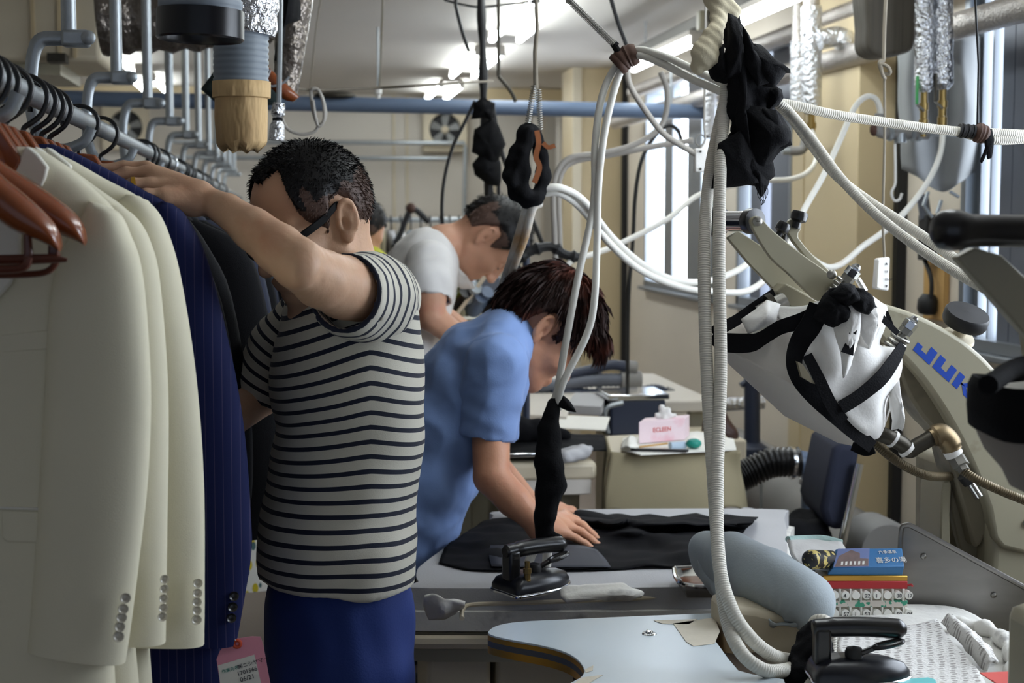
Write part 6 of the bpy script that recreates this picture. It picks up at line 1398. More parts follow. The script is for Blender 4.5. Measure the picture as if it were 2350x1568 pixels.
# handle
a, b = P(1636, 508, 2.80), P(1742, 508, 2.675); ax = (b - a).normalized(); L = (b - a).length
MB().lathe([(.0, 0), (.024, 0), (.030, .004), (.030, .016), (.019, .024)], a, ax, 28).build('grip_end', M['blackp'], t)
MB().lathe([(.019, .018), (.019, L - .03)], a, ax, 28).build('grip_bar', M['chrome'], t)
MB().lathe([(.019, L - .034), (.0235, L - .028), (.0235, L - .010), (.0, L - .008)], a, ax, 28).build('grip_end', M['blackp'], t)
MB().prism(cr([P(x, y, 2.66) for x, y in ((1722, 512), (1726, 500), (1738, 496), (1750, 503), (1775, 530), (1842, 584), (1890, 618), (1920, 646), (1926, 674), (1900, 696), (1866, 684), (1808, 628), (1768, 592), (1735, 540))], 3, closed=True), (0, .012, 0)).build('lever_plate', M['beigem'], t, bevel=.002)
c = P(1738, 508, 2.66); MB().lathe([(.009, 0), (.009, .002), (.006, .004), (0, .005)], c, (0, -1, 0), 16).build('screw', M['steel'], t); MB().box(c + V((0, -.005, 0)), (.007, .001, .0015)).build('screw_slot', M['dsteel'], t)
MB().prism([P(x, y, 2.76) for x, y in ((1669, 546), (1694, 529), (1768, 578), (1812, 622), (1868, 684), (1900, 720), (1868, 728), (1782, 672), (1715, 602))], (0, .014, 0)).build('lever_plate', M['beigem'], t, bevel=.002)
MB().prism([P(x, y, 2.69) for x, y in ((1781, 672), (1804, 650), (1880, 690), (1872, 735), (1850, 742), (1822, 716))], (0, .05, 0)).build('pivot_block', M['beigem'], t, bevel=.004)
MB().prism(cr([P(x, y, 2.74) for x, y in ((1812, 505), (1838, 505), (1838, 528), (1832, 545), (1870, 590), (1905, 622), (1890, 632), (1840, 580), (1808, 535))], 2, closed=True), (0, .014, 0)).build('trip_lever', M['beigem'], t, bevel=.002)
for (x0, y0, x1, y1, r) in ((1836, 490, 1830, 510, .0155), (1800, 516, 1790, 534, .013)):
    a, b = P(x1, y1, 2.735), P(x0, y0, 2.735); MB().lathe([(r * .5, -.012), (r * .5, 0), (r, .004), (r * 1.05, .014), (r * .9, .02), (0, .022)], a, b - a, 14).build('trip_knob', M['blackp'], t)
MB().beam(P(1792, 536, 2.75), P(1800, 575, 2.77), .014, .014).build('trip_link', M['dsteel'], t)
# spring bolts
def spring_bolt(x0, y0, x1, y1, Y, turns, r=.0155):
    a, b = P(x0, y0, Y), P(x1, y1, Y + .02); ax = (b - a); L = ax.length; ax.normalize(); u = ax.orthogonal().normalized(); w_ = ax.cross(u)
    MB().tube([a, b], .006, 10).build('bolt_rod', M['steel'], t)
    MB().lathe([(0, -.011), (.005, -.010), (.0085, -.004), (.0095, 0), (.0135, .0005), (.0135, .014), (.0095, .0145)], a, ax, 6).build('acorn_nut', M['chrome'], t)
    MB().lathe([(.0125, .015), (.0125, .026)], a, ax, 6).build('lock_nut', M['steel'], t)
    q = [a + ax * (.028 + (L - .03) * k / (turns * 14)) + (u * math.cos(2 * PI * k / 14) + w_ * math.sin(2 * PI * k / 14)) * r for k in range(turns * 14 + 1)]
    MB().tube(q, .0036, 8).build('coil_spring', M['steel'], t)
spring_bolt(1962, 618, 1908, 690, 2.63, 5); spring_bolt(2094, 738, 2028, 826, 2.60, 6)
MB().tube([P(1968, 640, 2.68), P(1985, 668, 2.68)], .006, 8).build('link_rod', M['chrome'], t)
c = P(1908, 630, 2.65); MB().lathe([(.009, 0), (.009, .003), (.005, .007), (0, .008)], c, (0, -1, 0), 12).build('screw', M['steel'], t)
# main arm with lettering
arm = [(1990, 690), (2040, 700), (2110, 724), (2190, 766), (2250, 812), (2300, 866), (2350, 930), (2400, 1010), (2440, 1120), (2450, 1260), (2300, 1260), (2270, 1170), (2236, 1080), (2190, 985), (2130, 890), (2072, 822), (2010, 766)]
MB().prism(cr([P(x, y, 2.66) for x, y in arm], 3, closed=True), (0, .115, 0)).build('press_arm', M['beigem'], t, bevel=.012, bseg=3)
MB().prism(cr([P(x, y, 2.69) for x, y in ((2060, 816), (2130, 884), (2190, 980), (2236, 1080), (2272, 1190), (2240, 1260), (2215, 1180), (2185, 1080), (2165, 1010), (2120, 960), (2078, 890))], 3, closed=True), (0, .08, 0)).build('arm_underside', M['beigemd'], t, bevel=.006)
bu, bv, bo = V((38, 35)), V((17, -25)), V((2106, 808))
glyph = {'J': [[(0, 0), (1, 0), (1, 1), (.62, 1), (.62, .38), (.3, .38), (.3, .62), (0, .62)]], 'U': [[(0, 0), (1, 0), (1, 1), (.66, 1), (.66, .36), (.34, .36), (.34, 1), (0, 1)]], 'K': [[(0, 0), (.32, 0), (.32, 1), (0, 1)], [(.32, .42), (.7, 1), (1.1, 1), (.62, .5), (1.1, 0), (.7, 0), (.32, .56)]], 'I': [[(0, 0), (.32, 0), (.32, 1), (0, 1)]]}
base = V((2109, 809.5))
for i, ch in enumerate('JUKI'):
    o = V((2095, 803)) + V((44.5, 39.5)) * i if i < 3 else V((2095, 803)) + V((44.5, 39.5)) * 3 + V((4, 3.5))
    m_ = MB()
    for g in glyph[ch]: m_.prism([P(o.x + bu.x * u + bv.x * v * 1.12, o.y + bu.y * u + bv.y * v * 1.12, 2.6595) for u, v in g], (0, .0012, 0))
    m_.build('brand_letter', M['jukiblue'], t)
# knob on the arm
kc = P(2212, 742, 2.70); ka = (P(2226, 700, 2.68) - P(2190, 790, 2.72)).normalized()
MB().lathe([(.032, -.035), (.03, -.028), (.012, -.026), (.012, -.006)], kc, ka, 20).build('knob_boss', M['cream'], t)
kn_ = [(.012, -.012), (.018, -.006), (.040, -.002), (.0425, .004), (.0425, .02), (.04, .024), (.0, .026)]
MB().lathe(kn_, kc, ka, 28).build('adjusting_knob', M['blackm'], t)
# covered press head
edgeL = [(1631, 770), (1655, 815), (1676, 840), (1753, 908), (1800, 955), (1864, 981), (1923, 1017), (1958, 1024), (2006, 1030)]
edgeT = [(1631, 770), (1700, 722), (1776, 668), (1870, 690), (1960, 690), (2034, 712), (2067, 823), (2040, 900), (2022, 1006)]
ridge = [(1850, 748), (1818, 800), (1812, 850), (1850, 905), (1905, 955), (1950, 995), (2000, 1030)]
pts = [P(x, y, 2.74) for x, y in edgeL] + [P(x, y, 2.76) for x, y in edgeT[2:]] + [P(x, y, 2.58 + .03 * abs(i - 3) / 3) for i, (x, y) in enumerate(ridge)] + [P(x + 40, y - 20, 2.9) for x, y in ((1690, 780), (1800, 900), (1950, 970), (2040, 850), (1950, 720), (1800, 720))] + [P(1632, 768, 2.78), P(1660, 795, 2.64), P(1700, 790, 2.64)]
v, f = hull(pts); MB().add(v, f).build('head_cover', M['scorch'], t, angle=50, bevel=.008)
rows = [[(1776, 700, 2.64), (1850, 700, 2.60), (1890, 690, 2.57), (1940, 676, 2.56), (1985, 674, 2.58), (2032, 708, 2.62)],
        [(1800, 740, 2.60), (1856, 752, 2.565), (1892, 744, 2.55), (1944, 736, 2.55), (1992, 742, 2.56), (2026, 748, 2.60)],
        [(1812, 790, 2.572), (1852, 792, 2.56), (1890, 800, 2.535), (1942, 800, 2.545), (1980, 800, 2.55), (2020, 792, 2.60)],
        [(1812, 846, 2.562), (1852, 850, 2.54), (1896, 868, 2.525), (1950, 880, 2.53), (2002, 868, 2.54), (2066, 812, 2.58)],
        [(1850, 905, 2.562), (1882, 905, 2.53), (1920, 930, 2.52), (1968, 935, 2.53), (2012, 920, 2.54), (2056, 870, 2.58)],
        [(1910, 958, 2.57), (1930, 965, 2.545), (1955, 975, 2.535), (1980, 980, 2.54), (2012, 970, 2.56), (2036, 930, 2.60)],
        [(1985, 1014, 2.59), (1990, 1012, 2.575), (1998, 1012, 2.57), (2006, 1008, 2.58), (2014, 1004, 2.59), (2022, 1000, 2.61)]]
MB().grid(rumple(sheet([[P(*p) for p in r] for r in rows], 7, 7), .013, 15, 6)).build('loose_white_cloth', M['white'], t, solid=.003, angle=180)
for i, (pp, sd) in enumerate((([(1905, 700, 2.54), (1945, 690, 2.52), (1975, 700, 2.52), (1968, 770, 2.52), (1955, 840, 2.525), (1935, 870, 2.525), (1925, 800, 2.52)], 4), ([(1965, 676, 2.54), (2006, 684, 2.55), (2036, 710, 2.57), (2028, 730, 2.56), (2012, 760, 2.55), (1998, 800, 2.54), (1975, 760, 2.53)], 9), ([(2044, 880, 2.58), (2062, 860, 2.58), (2070, 985, 2.58), (2060, 978, 2.58), (2046, 982, 2.58)], 7), ([(1705, 735, 2.60), (1760, 690, 2.62), (1790, 700, 2.62), (1780, 740, 2.60), (1720, 765, 2.59)], 12))):
    rag(pp, 2.5, M['white'], 'cloth_fold', t, .012, 20, sd, .003, .02)
# dark cavity with mechanism
MB().prism([P(x, y, 2.512) for x, y in ((1830, 830), (1842, 836), (1872, 882), (1864, 880), (1840, 866))], (0, .01, 0)).build('cover_gap', M['beigemd'], t)
MB().beam(P(1960, 790, 2.6), P(2050, 850, 2.6), .03, .03).build('inner_arm', M['beigem'], t, bevel=.004)
MB().tube([P(1740, 722, 2.66), P(1800, 690, 2.67)], .016, 14).build('inner_shaft', M['steel'], t)
MB().tube([P(1766, 706, 2.655), P(1778, 700, 2.655)], .024, 14).build('shaft_collar', M['dsteel'], t)
# black binding tapes
def tape(pp, wd, upn=(0, -1, 0), th=.003):
    q = cr([np.array([*P(*p[:3]), p[3] if len(p) > 3 else 1.0]) for p in pp], 6)
    MB().ribbon([V(x[:3]) for x in q], [wd * x[3] for x in q], th, upn).build('binding_tape', M['blackc'], t)
tape([(1776, 672, 2.70, .7), (1730, 705, 2.66, .8), (1690, 735, 2.64, .9), (1650, 756, 2.62, 1), (1636, 766, 2.62, 1)], .022)
tape([(1634, 772, 2.612, .8), (1665, 786, 2.605, 1.2), (1720, 787, 2.59, 1.2), (1750, 776, 2.575, .9), (1790, 752, 2.56, .9), (1830, 740, 2.545, 1), (1872, 726, 2.53, 1.2)], .028)
tape([(1880, 700, 2.525, 1.4), (1862, 745, 2.53, 1.5), (1836, 785, 2.54, 1.4), (1822, 830, 2.537, 1.1), (1836, 872, 2.53, 1.1), (1872, 912, 2.525, 1.2), (1915, 950, 2.53, 1.2), (1960, 990, 2.545, 1.1), (2002, 1026, 2.57, .9)], .026)
tape([(1852, 815, 2.525, .8), (1880, 870, 2.512, .9), (1905, 925, 2.51, 1), (1935, 968, 2.52, 1)], .022)
tape([(1930, 936, 2.51, 1), (1972, 910, 2.515, 1), (2020, 870, 2.525, 1.1), (2050, 830, 2.55, 1), (2072, 792, 2.58, .7)], .024)
tape([(1955, 1024, 2.60, .8), (1985, 1034, 2.59, 1), (2006, 1030, 2.58, .9)], .02)
tape([(1990, 690, 2.53, .7), (2020, 725, 2.54, .7), (2060, 765, 2.565, .6)], .016)
tape([(2034, 715, 2.57, .5), (2044, 742, 2.57, .6), (2052, 762, 2.57, .5)], .012)
tape([(1966, 715, 2.515, .6), (1960, 750, 2.51, .7), (1950, 790, 2.507, 1), (1944, 812, 2.505, 1.4)], .016)
S = SDF(.004); S.cap(P(1905, 690, 2.54), P(1950, 676, 2.53), .014, .016, .02); S.cap(P(1950, 690, 2.53), P(1990, 695, 2.525), .010, .013, .012)
v, f = S.mesh(); n = vnormals(v, f); v += n * (lump(v, 45, 3) * .005)[:, None]; link_mesh('black_bow', v, f.tolist(), M['blackc'], t, angle=180)
for i, pp in enumerate(([(1868, 726), (1884, 694), (1908, 664), (1946, 654), (1958, 690), (1940, 738), (1914, 746), (1896, 738)], [(1946, 662), (1980, 668), (2000, 684), (2007, 706), (1992, 722), (1968, 714), (1952, 700)], [(1900, 676), (1930, 652), (1966, 660), (1976, 690), (1940, 704)])): rag(pp, 2.515 - .006 * i, M['blackc'], 'bow_loop', t, .016, 26, i * 3 + 2, .004, .018)
# pipework below the head
MB().tube(cr([P(1985, 985, 2.62), P(2030, 1000, 2.60), P(2068, 1018, 2.6), P(2086, 1034, 2.6), P(2104, 1024, 2.6), P(2140, 1004, 2.6)], 6), .0145, 12).build('steam_pipe', M['dsteel'], t)
MB().tube(cr([P(2136, 1006, 2.6), P(2158, 998, 2.6), P(2176, 1012, 2.6), P(2184, 1032, 2.6)], 6), [.017] * 3 + [.021] * 13 + [.019] * 3, 14).build('pipe_elbow', M['brass2'] if 'brass2' in M else M.setdefault('brass2', mat('dull_bronze', (122, 106, 80), .4, .8, var=.15)), t)
for a, b, r in (((2046, 1006), (2052, 1010), .0165), ((2078, 1028), (2084, 1034), .0168), ((2182, 1030), (2190, 1044), .017)): MB().tube([P(*a, 2.6), P(*b, 2.6)], r, 12).build('sealing_tape', M['white'], t)
MB().lathe([(.016, 0), (.016, .02), (.011, .021), (.011, .03)], P(2194, 1050, 2.6), P(2215, 1085, 2.58) - P(2194, 1050, 2.6), 6).build('hex_nut', M['steel'], t)
fx = ribs(mat('braided_steel_hose', (112, 100, 78), .45, .7, var=.2), .004, .8); M['flex'] = fx
MB().tube(cr([P(2206, 1078, 2.59), P(2240, 1100, 2.57), P(2300, 1128, 2.56), P(2380, 1160, 2.56)], 8), .0085, 10).build('flexible_hose', fx, t)
MB().tube(cr([P(2000, 1008, 2.63), P(2036, 1042, 2.62), P(2080, 1072, 2.62), P(2130, 1092, 2.64), P(2180, 1094, 2.7)], 8), .0085, 10).build('flexible_hose', fx, t)
# body and base
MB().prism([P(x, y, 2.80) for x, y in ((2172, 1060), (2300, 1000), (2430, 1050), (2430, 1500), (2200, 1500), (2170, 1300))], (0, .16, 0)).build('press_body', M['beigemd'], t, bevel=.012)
MB().prism(cr([P(x, y, 2.70) for x, y in ((2161, 1130), (2172, 1105), (2184, 1110), (2180, 1180), (2182, 1260), (2186, 1330), (2160, 1330))], 2, closed=True), (0, .1, 0)).build('side_plate', M['beigem'], t, bevel=.003)
MB().prism(cr([P(x, y, 2.67) for x, y in ((2270, 1270), (2274, 1180), (2300, 1145), (2340, 1140), (2460, 1150), (2470, 1500), (2280, 1460))], 3, closed=True), (0, .1, 0)).build('pivot_casing', M['beigem'], t, bevel=.02, bseg=4)
c = P(2352, 1198, 2.67); MB().lathe([(.028, 0), (.028, .004), (.008, .006), (.008, .014), (0, .016)], c, (0, -1, 0), 28).build('pivot_washer', M['galv'], t)
MB().prism(cr([P(x, y, 2.72) for x, y in ((2182, 1060), (2210, 1090), (2206, 1170), (2240, 1230), (2262, 1300), (2240, 1330), (2205, 1260), (2184, 1160))], 3, closed=True), (0, .02, 0)).build('inner_guard', M['beigemd'], t, bevel=.003)
MB().tube([P(2222, 1102, 2.66), P(2246, 1140, 2.66)], .0085, 10).build('damper_rod', M['chrome'], t)
MB().tube([P(2212, 1090, 2.66), P(2226, 1106, 2.66)], .014, 10).build('damper_cap', M['blackm'], t)
c = P(2330, 1480, 2.82); MB().box((c.x, 2.86, .36), (.26, .24, .72)).build('pedestal', M['beigem'], t, bevel=.02)

# sheet-metal guard behind the pressing bench
t = thing('metal_guard', P(2200, 1450, 2.65), 'sloping grey sheet-metal guard with rivets at the back of the pressing bench', 'guard')
MB().prism(cr([P(x, y, 2.65 - (x - 2060) * .0003) for x, y in ((2064, 1330), (2066, 1216), (2080, 1203), (2104, 1212), (2220, 1275), (2350, 1346), (2480, 1420), (2480, 1560), (2340, 1500), (2220, 1452), (2076, 1446))], 3, closed=True), (0, .006, 0)).build('sheet', M['aluplate'], t, bevel=.002)
MB().tube(cr([P(x, y, 2.648 - (x - 2060) * .0003) for x, y in ((2065, 1300), (2068, 1220), (2080, 1206), (2104, 1214), (2220, 1277), (2350, 1348), (2480, 1422))], 4), .005, 8).build('rolled_edge', M['aluplate'], t)
for x, y in ((2119, 1277), (2280, 1366), (2265, 1440)): MB().lathe([(.006, 0), (.005, .003), (0, .005)], P(x, y, 2.649 - (x - 2060) * .0003), (0, -1, 0), 12).build('rivet', M['steel'], t)

# ================================================================== nearer press cut by the right edge
Y2 = 1.62
t = thing('steam_press', (1.0, 1.75, 0), 'nearer steam press cut off by the right edge, with a grey cloth head', 'press')
a, b = P(2140, 528, Y2), P(2520, 532, Y2 + .02); ax = (b - a).normalized()
MB().lathe([(0, 0), (.013, .002), (.021, .01), (.0235, .022), (.0225, .034), (.0185, .046), (.0182, .07), (.0186, .12), (.0186, .25)], a, ax, 28).build('grip_handle', M['blackp'], t)
MB().prism([P(x, y, Y2 + .02) for x, y in ((2196, 592), (2238, 568), (2300, 586), (2350, 632), (2470, 730), (2470, 880), (2350, 764), (2270, 676))], (0, .02, 0)).build('lever_plate', M['beigem'], t, bevel=.003)
MB().prism([P(x, y, Y2 + .06) for x, y in ((2400, 660), (2520, 740), (2640, 1000), (2640, 1500), (2500, 1500), (2440, 900))], (0, .1, 0)).build('press_arm', M['beigem'], t, bevel=.01)
rows = []
for yy, xl, tt in ((930, 2260, .088), (990, 2262, .09), (1040, 2284, .085), (1085, 2320, .07), (1120, 2330, .05), (1150, 2390, .03)):
    rows.append((P(xl, yy, Y2), P(2650, yy + 10, Y2), tt))
v, f = loft(rows, 36, .75, .006, 9, 3); MB().add(v, f).build('head_cover', mat('grey_scorched_cloth', (150, 142, 136), .85, var=.12, vs=6), t, angle=60)
def oval(yy, xl, dp): 
    a_, b_ = P(xl, yy, Y2), P(2650, yy + 6, Y2); c_ = (a_ + b_) / 2; h_ = (b_ - a_).length / 2
    return [c_ + V((math.copysign(abs(math.cos(k)) ** .8, math.cos(k)) * h_, math.copysign(abs(math.sin(k)) ** .8, math.sin(k)) * dp, .004 * math.sin(k * 3))) for k in np.linspace(0, 2 * PI, 49)]
MB().grid(rumple([oval(*q) for q in ((985, 2254, .099), (940, 2252, .1), (890, 2252, .099), (872, 2258, .096), (885, 2268, .088), (905, 2272, .084))], .003, 20)).build('binding_band', M['blackc'], t, solid=.004, angle=60)
lr = oval(900, 2272, .085)[:-1]; c = sum(lr, V((0, 0, 0))) / len(lr)
MB().add(lr + [c + V((0, 0, .02))], [(i, (i + 1) % 48, 48) for i in range(48)]).build('felt_lining', M['felt'], t)
MB().tube(cr([P(2268, 884, Y2 - .09), P(2292, 868, Y2 - .06), P(2316, 852, Y2 - .03), P(2360, 838, Y2), P(2460, 850, Y2)], 6), .011, 10).build('tie_tape', M['blackc'], t)
c = P(2560, 1400, Y2 + .14); MB().box((c.x, c.y, .5), (.2, .2, 1.0)).build('pedestal', M['beigem'], t, bevel=.02)
# ================================================================== hoses, cords and cloth bindings overhead
def curve(pts, n=10): return cr([P(*p) for p in pts], n)
def up_to_ceiling(p): return V((p[0], p[1], CZ))
def hose_thing(name, strands, label, cat='hose', m='hose2', r=.0075):
    t = thing(name, P(*strands[0][0]), label, cat)
    for s_ in strands: MB().tube(curve(s_, 12), r, 12).build('hose_strand', M[m], t, angle=180)
    return t
# pair from the rust-taped knot down to the table iron and across to the black rags
t = hose_thing('iron_hose', [[(1262, 940, 3.02), (1278, 900, 3.02), (1296, 800, 3.01), (1326, 640, 3.0), (1362, 470, 3.0), (1366, 330, 3.0), (1382, 220, 3.0), (1416, 150, 3.0), (1460, 116, 2.98), (1520, 128, 2.9), (1590, 158, 2.8), (1668, 196, 2.68)],
                        [(1280, 940, 3.01), (1292, 880, 3.0), (1346, 770, 3.0), (1364, 690, 3.0), (1370, 560, 3.0), (1374, 420, 2.99), (1392, 280, 2.99), (1426, 160, 2.99), (1462, 128, 2.97), (1520, 146, 2.9), (1590, 182, 2.8), (1668, 216, 2.68)]],
               'pair of stained white hoses from the rust-taped knot down to the table iron')
MB().tube(curve([(1414, 152, 2.99), (1436, 132, 2.985), (1462, 122, 2.98)], 6), [.021, .023, .024, .022, .024, .023, .021, .024, .022, .023, .022, .021, .019], 12).build('rust_tape', M['rust'], t)
q = curve([(1424, 128, 2.98), (1408, 100, 2.98), (1416, 106, 2.98)], 4); MB().tube(q, .007, 8).build('tape_end', M['blackc'], t)
S = SDF(.005); S.chain([np.array(P(*p)) for p in ((1270, 930, 3.01), (1262, 985, 3.01), (1258, 1060, 3.0), (1262, 1120, 3.0), (1252, 1180, 3.0), (1250, 1232, 3.0))], [.013, .023, .026, .027, .023, .018], .02)
S.cap(P(1262, 1060, 3.0), P(1276, 1110, 3.0), .02, .018, .02); S.cap(P(1248, 1228, 3.0), P(1282, 1236, 2.98), .014, .012, .01)
v, f = S.mesh(); n = vnormals(v, f); v += n * (lump(v, 30, 3) * .003 + (.2 - np.abs(lump(v * np.array((1, 1, .5)), 34, 7))) * .006)[:, None]; link_mesh('black_sleeve', v, f.tolist(), M['blackc'], t, angle=180)
rag([(1280, 932), (1290, 905), (1304, 918), (1322, 946), (1302, 942)], 3.0, M['blackc'], 'sleeve_fray', t, .004, 30, 2, .003, .006)
for pp in ([(1244, 1236, 3.0), (1222, 1270, 3.0), (1212, 1296, 3.0)], [(1258, 1238, 2.99), (1256, 1270, 2.99), (1254, 1300, 2.99)]): MB().tube(curve(pp, 6), .0095, 10).build('hose_end', M['hose2'], t)
# spring and rods overhead
def helix(a, b, r, turns, wr):
    a, b = V(a), V(b); ax = (b - a); L = ax.length; ax.normalize(); u = ax.orthogonal().normalized(); w_ = ax.cross(u); n = turns * 8
    return MB().tube([a + ax * (L * k / n) + (u * math.cos(2 * PI * k / 8) + w_ * math.sin(2 * PI * k / 8)) * r for k in range(n + 1)], wr, 5)
t = thing('hanging_spring', P(1405, 98, 2.98), 'long thin coil spring holding up the rust-taped hose knot', 'spring')
helix(P(1408, 100, 2.98), P(1300, -6, 2.98), .0065, 46, .0011).build('coil', M['steel'], t)
MB().tube([P(1300, -6, 2.98), P(1250, -60, 2.98), up_to_ceiling(P(1200, -110, 2.98))], .002, 6).build('wire', M['steel'], t)
# braided pair hanging in front, to the bench iron
t = thing('braided_hose', P(1660, 262, 2.6), 'pair of thick white braided hoses hanging down to the bench iron', 'hose')
MB().tube(curve([(1668, 190, 2.6), (1662, 262, 2.59), (1654, 360, 2.56), (1650, 600, 2.5), (1654, 850, 2.45), (1646, 1100, 2.38), (1650, 1290, 2.30), (1680, 1400, 2.25), (1724, 1466, 2.23), (1772, 1504, 2.24), (1812, 1516, 2.28)], 14), .0108, 14).build('hose_strand', M['hose'], t, angle=180)
MB().tube(curve([(1672, 200, 2.63), (1650, 290, 2.62), (1626, 420, 2.58), (1616, 600, 2.51), (1622, 850, 2.46), (1636, 1080, 2.40), (1650, 1280, 2.33), (1668, 1420, 2.26), (1700, 1496, 2.21), (1748, 1536, 2.20), (1790, 1540, 2.22), (1828, 1530, 2.27)], 14), .0108, 14).build('hose_strand', M['hose'], t, angle=180)
MB().tube(curve([(1868, 1430, 2.30), (1876, 1424, 2.29), (1894, 1426, 2.28), (1905, 1440, 2.275), (1906, 1470, 2.275), (1905, 1494, 2.275)], 8), .0098, 12).build('hose_end', M['hose'], t)
t2 = t
MB().lathe([(.0085, 0), (.0085, .012), (.0105, .013), (.0105, .032), (.012, .033), (.012, .046), (.007, .047), (.007, .06)], P(1905, 1498, 2.275), (0, 0, -1), 8).build('brass_coupling', M['brass'], t)
# long hoses going right
hose_thing('steam_hose', [[(1790, 236, 2.66), (1840, 246, 2.66), (1920, 264, 2.67), (2040, 282, 2.69), (2180, 300, 2.7), (2290, 306, 2.7), (2420, 312, 2.72)], [(2200, 302, 2.715), (2260, 318, 2.7), (2300, 322, 2.7), (2360, 318, 2.71), (2440, 310, 2.72)]], 'white hose stretched right from the black rags to the wire-bound joint', 'hose', 'hose', .0088)
t = thing('hose_binding', P(2250, 305, 2.7), 'black wire and brown tape binding on the overhead white hose', 'binding')
for i, x in enumerate((2200, 2206, 2212, 2218, 2224, 2230)): MB().tube([P(x, 299 + i * .6, 2.7), P(x + 4.5, 300 + i * .6, 2.7)], .0125 + .0012 * (i % 2), 12).build('wire_turn', M['blackm'], t)
MB().tube(curve([(2236, 302, 2.7), (2250, 306, 2.7), (2266, 312, 2.7)], 4), [.013, .017, .019, .018, .019, .017, .018, .016, .013], 12).build('tape_wrap', M['rust'], t)
rag([(2258, 300), (2276, 296), (2280, 320), (2276, 362), (2268, 366), (2266, 345), (2254, 376), (2250, 372), (2262, 338)], 2.69, M['blackc'], 'tape_tail', t, .004, 30, 4, .003, .004)
MB().tube([P(2243, 290, 2.7), P(2246, 150, 2.7), P(2238, 0, 2.7), up_to_ceiling(P(2236, -60, 2.7))], .0022, 8).build('hanging_cord', M['blackm'], t)
hose_thing('slanting_hose', [[(1786, 236, 2.62), (1812, 258, 2.62), (1868, 326, 2.6), (1930, 410, 2.56), (2010, 492, 2.5), (2110, 570, 2.42), (2220, 640, 2.3), (2300, 680, 2.2)], [(1786, 240, 2.65), (1818, 274, 2.65), (1860, 330, 2.64), (1920, 404, 2.61), (2000, 466, 2.56), (2100, 530, 2.5), (2200, 600, 2.42), (2290, 660, 2.3)]], 'pair of braided white hoses slanting down behind the nearer press handle', 'hose', 'hose', .0088)
# loops in the background
hose_thing('looping_hose', [[(1245, 432, 3.4), (1290, 432, 3.4), (1340, 462, 3.45), (1400, 540, 3.5), (1470, 604, 3.6), (1545, 642, 3.7), (1620, 646, 3.75), (1690, 622, 3.8), (1800, 560, 3.9), (1905, 614, 3.95), (1985, 562, 4.0), (2050, 514, 4.05), (2110, 446, 4.1), (2146, 386, 4.13), (2162, 330, 4.14), (2164, 246, 4.15)]], 'white hose looping from the black cloth ring to the right foil riser', 'hose', 'hose2', .0085)
hose_thing('looping_hose', [[(1245, 444, 3.42), (1285, 444, 3.42), (1335, 480, 3.47), (1400, 560, 3.5), (1470, 620, 3.6), (1550, 655, 3.7), (1620, 668, 3.75), (1720, 666, 3.8), (1790, 600, 3.9), (1844, 484, 4.0), (1890, 402, 4.1), (1930, 316, 4.2), (1962, 246, 4.28), (1988, 222, 4.3), (2008, 226, 4.3), (2018, 246, 4.3), (2021, 266, 4.3)]], 'white hose looping from the black cloth ring up to the grey pipe tee', 'hose', 'hose2', .0085)
hose_thing('slack_hose', [[(1862, 300, 5.28), (1874, 330, 5.25), (1872, 370, 5.2), (1850, 398, 5.15), (1810, 412, 5.1), (1750, 415, 5.0), (1690, 424, 4.9), (1605, 447, 4.8), (1530, 504, 4.7), (1430, 556, 4.6), (1366, 582, 4.5), (1310, 600, 4.4), (1290, 640, 4.4)]], 'slack white hose from the bright foil upright across the windows', 'hose', 'hose2', .009)
hose_thing('drooping_hose', [[(1243, 462, 3.42), (1212, 476, 3.42), (1196, 520, 3.44), (1172, 600, 3.5), (1152, 660, 3.6), (1140, 730, 3.7)], [(1240, 466, 3.4), (1222, 480, 3.4), (1206, 540, 3.44), (1180, 610, 3.5), (1162, 670, 3.6), (1148, 730, 3.7)]], 'pair of white hoses drooping from the black cloth ring behind the man in blue', 'hose', 'hose2', .0095)
hose_thing('pale_hose', [[(1516, 165, 4.4), (1530, 205, 4.4), (1528, 262, 4.4), (1505, 302, 4.4), (1450, 334, 4.4), (1380, 352, 4.4), (1310, 362, 4.4), (1280, 392, 4.4), (1270, 440, 4.4), (1272, 520, 4.4), (1276, 620, 4.4)], [(1590, 322, 4.42), (1500, 336, 4.42), (1400, 356, 4.42), (1320, 370, 4.42), (1290, 396, 4.42), (1282, 440, 4.42), (1284, 530, 4.42), (1286, 620, 4.42)]], 'pale hoses curving across the tan pillar behind the rust-taped pair', 'hose', 'cable', .0085)
hose_thing('hanging_cable', [[(1438, 150, 3.6), (1446, 196, 3.6), (1480, 252, 3.6), (1520, 304, 3.6), (1560, 332, 3.6), (1604, 358, 3.6)]], 'thick grey cable running down to the small white switch box', 'cable', 'cable', .0075)
hose_thing('black_cable', [[(1440, 900, 5.35), (1442, 690, 5.2), (1452, 560, 5.2), (1458, 450, 5.2), (1472, 370, 5.2), (1500, 316, 5.2), (1532, 288, 5.2), (1556, 300, 5.2), (1566, 330, 5.2)]], 'thin black cable looping beside the first window', 'cable', 'blackm', .007)
t = thing('switch_box', P(1608, 394, 3.6), 'small white switch box hanging by the first window', 'switch')
MB().box(P(1607, 368, 3.6), (.03, .02, .057)).build('case', M['white'], t, bevel=.003)
for dy in (-20, 20): MB().lathe([(.003, 0), (.003, .003), (0, .003)], P(1607, 368 + dy, 3.588), (0, -1, 0), 10).build('screw', M['dsteel'], t)
MB().tube([P(1607, 322, 3.6) + V((math.cos(k) * .012, 0, math.sin(k) * .014)) for k in np.linspace(0, 2 * PI, 17)[:-1]], .0016, 6, closed=True).build('split_ring', M['steel'], t)
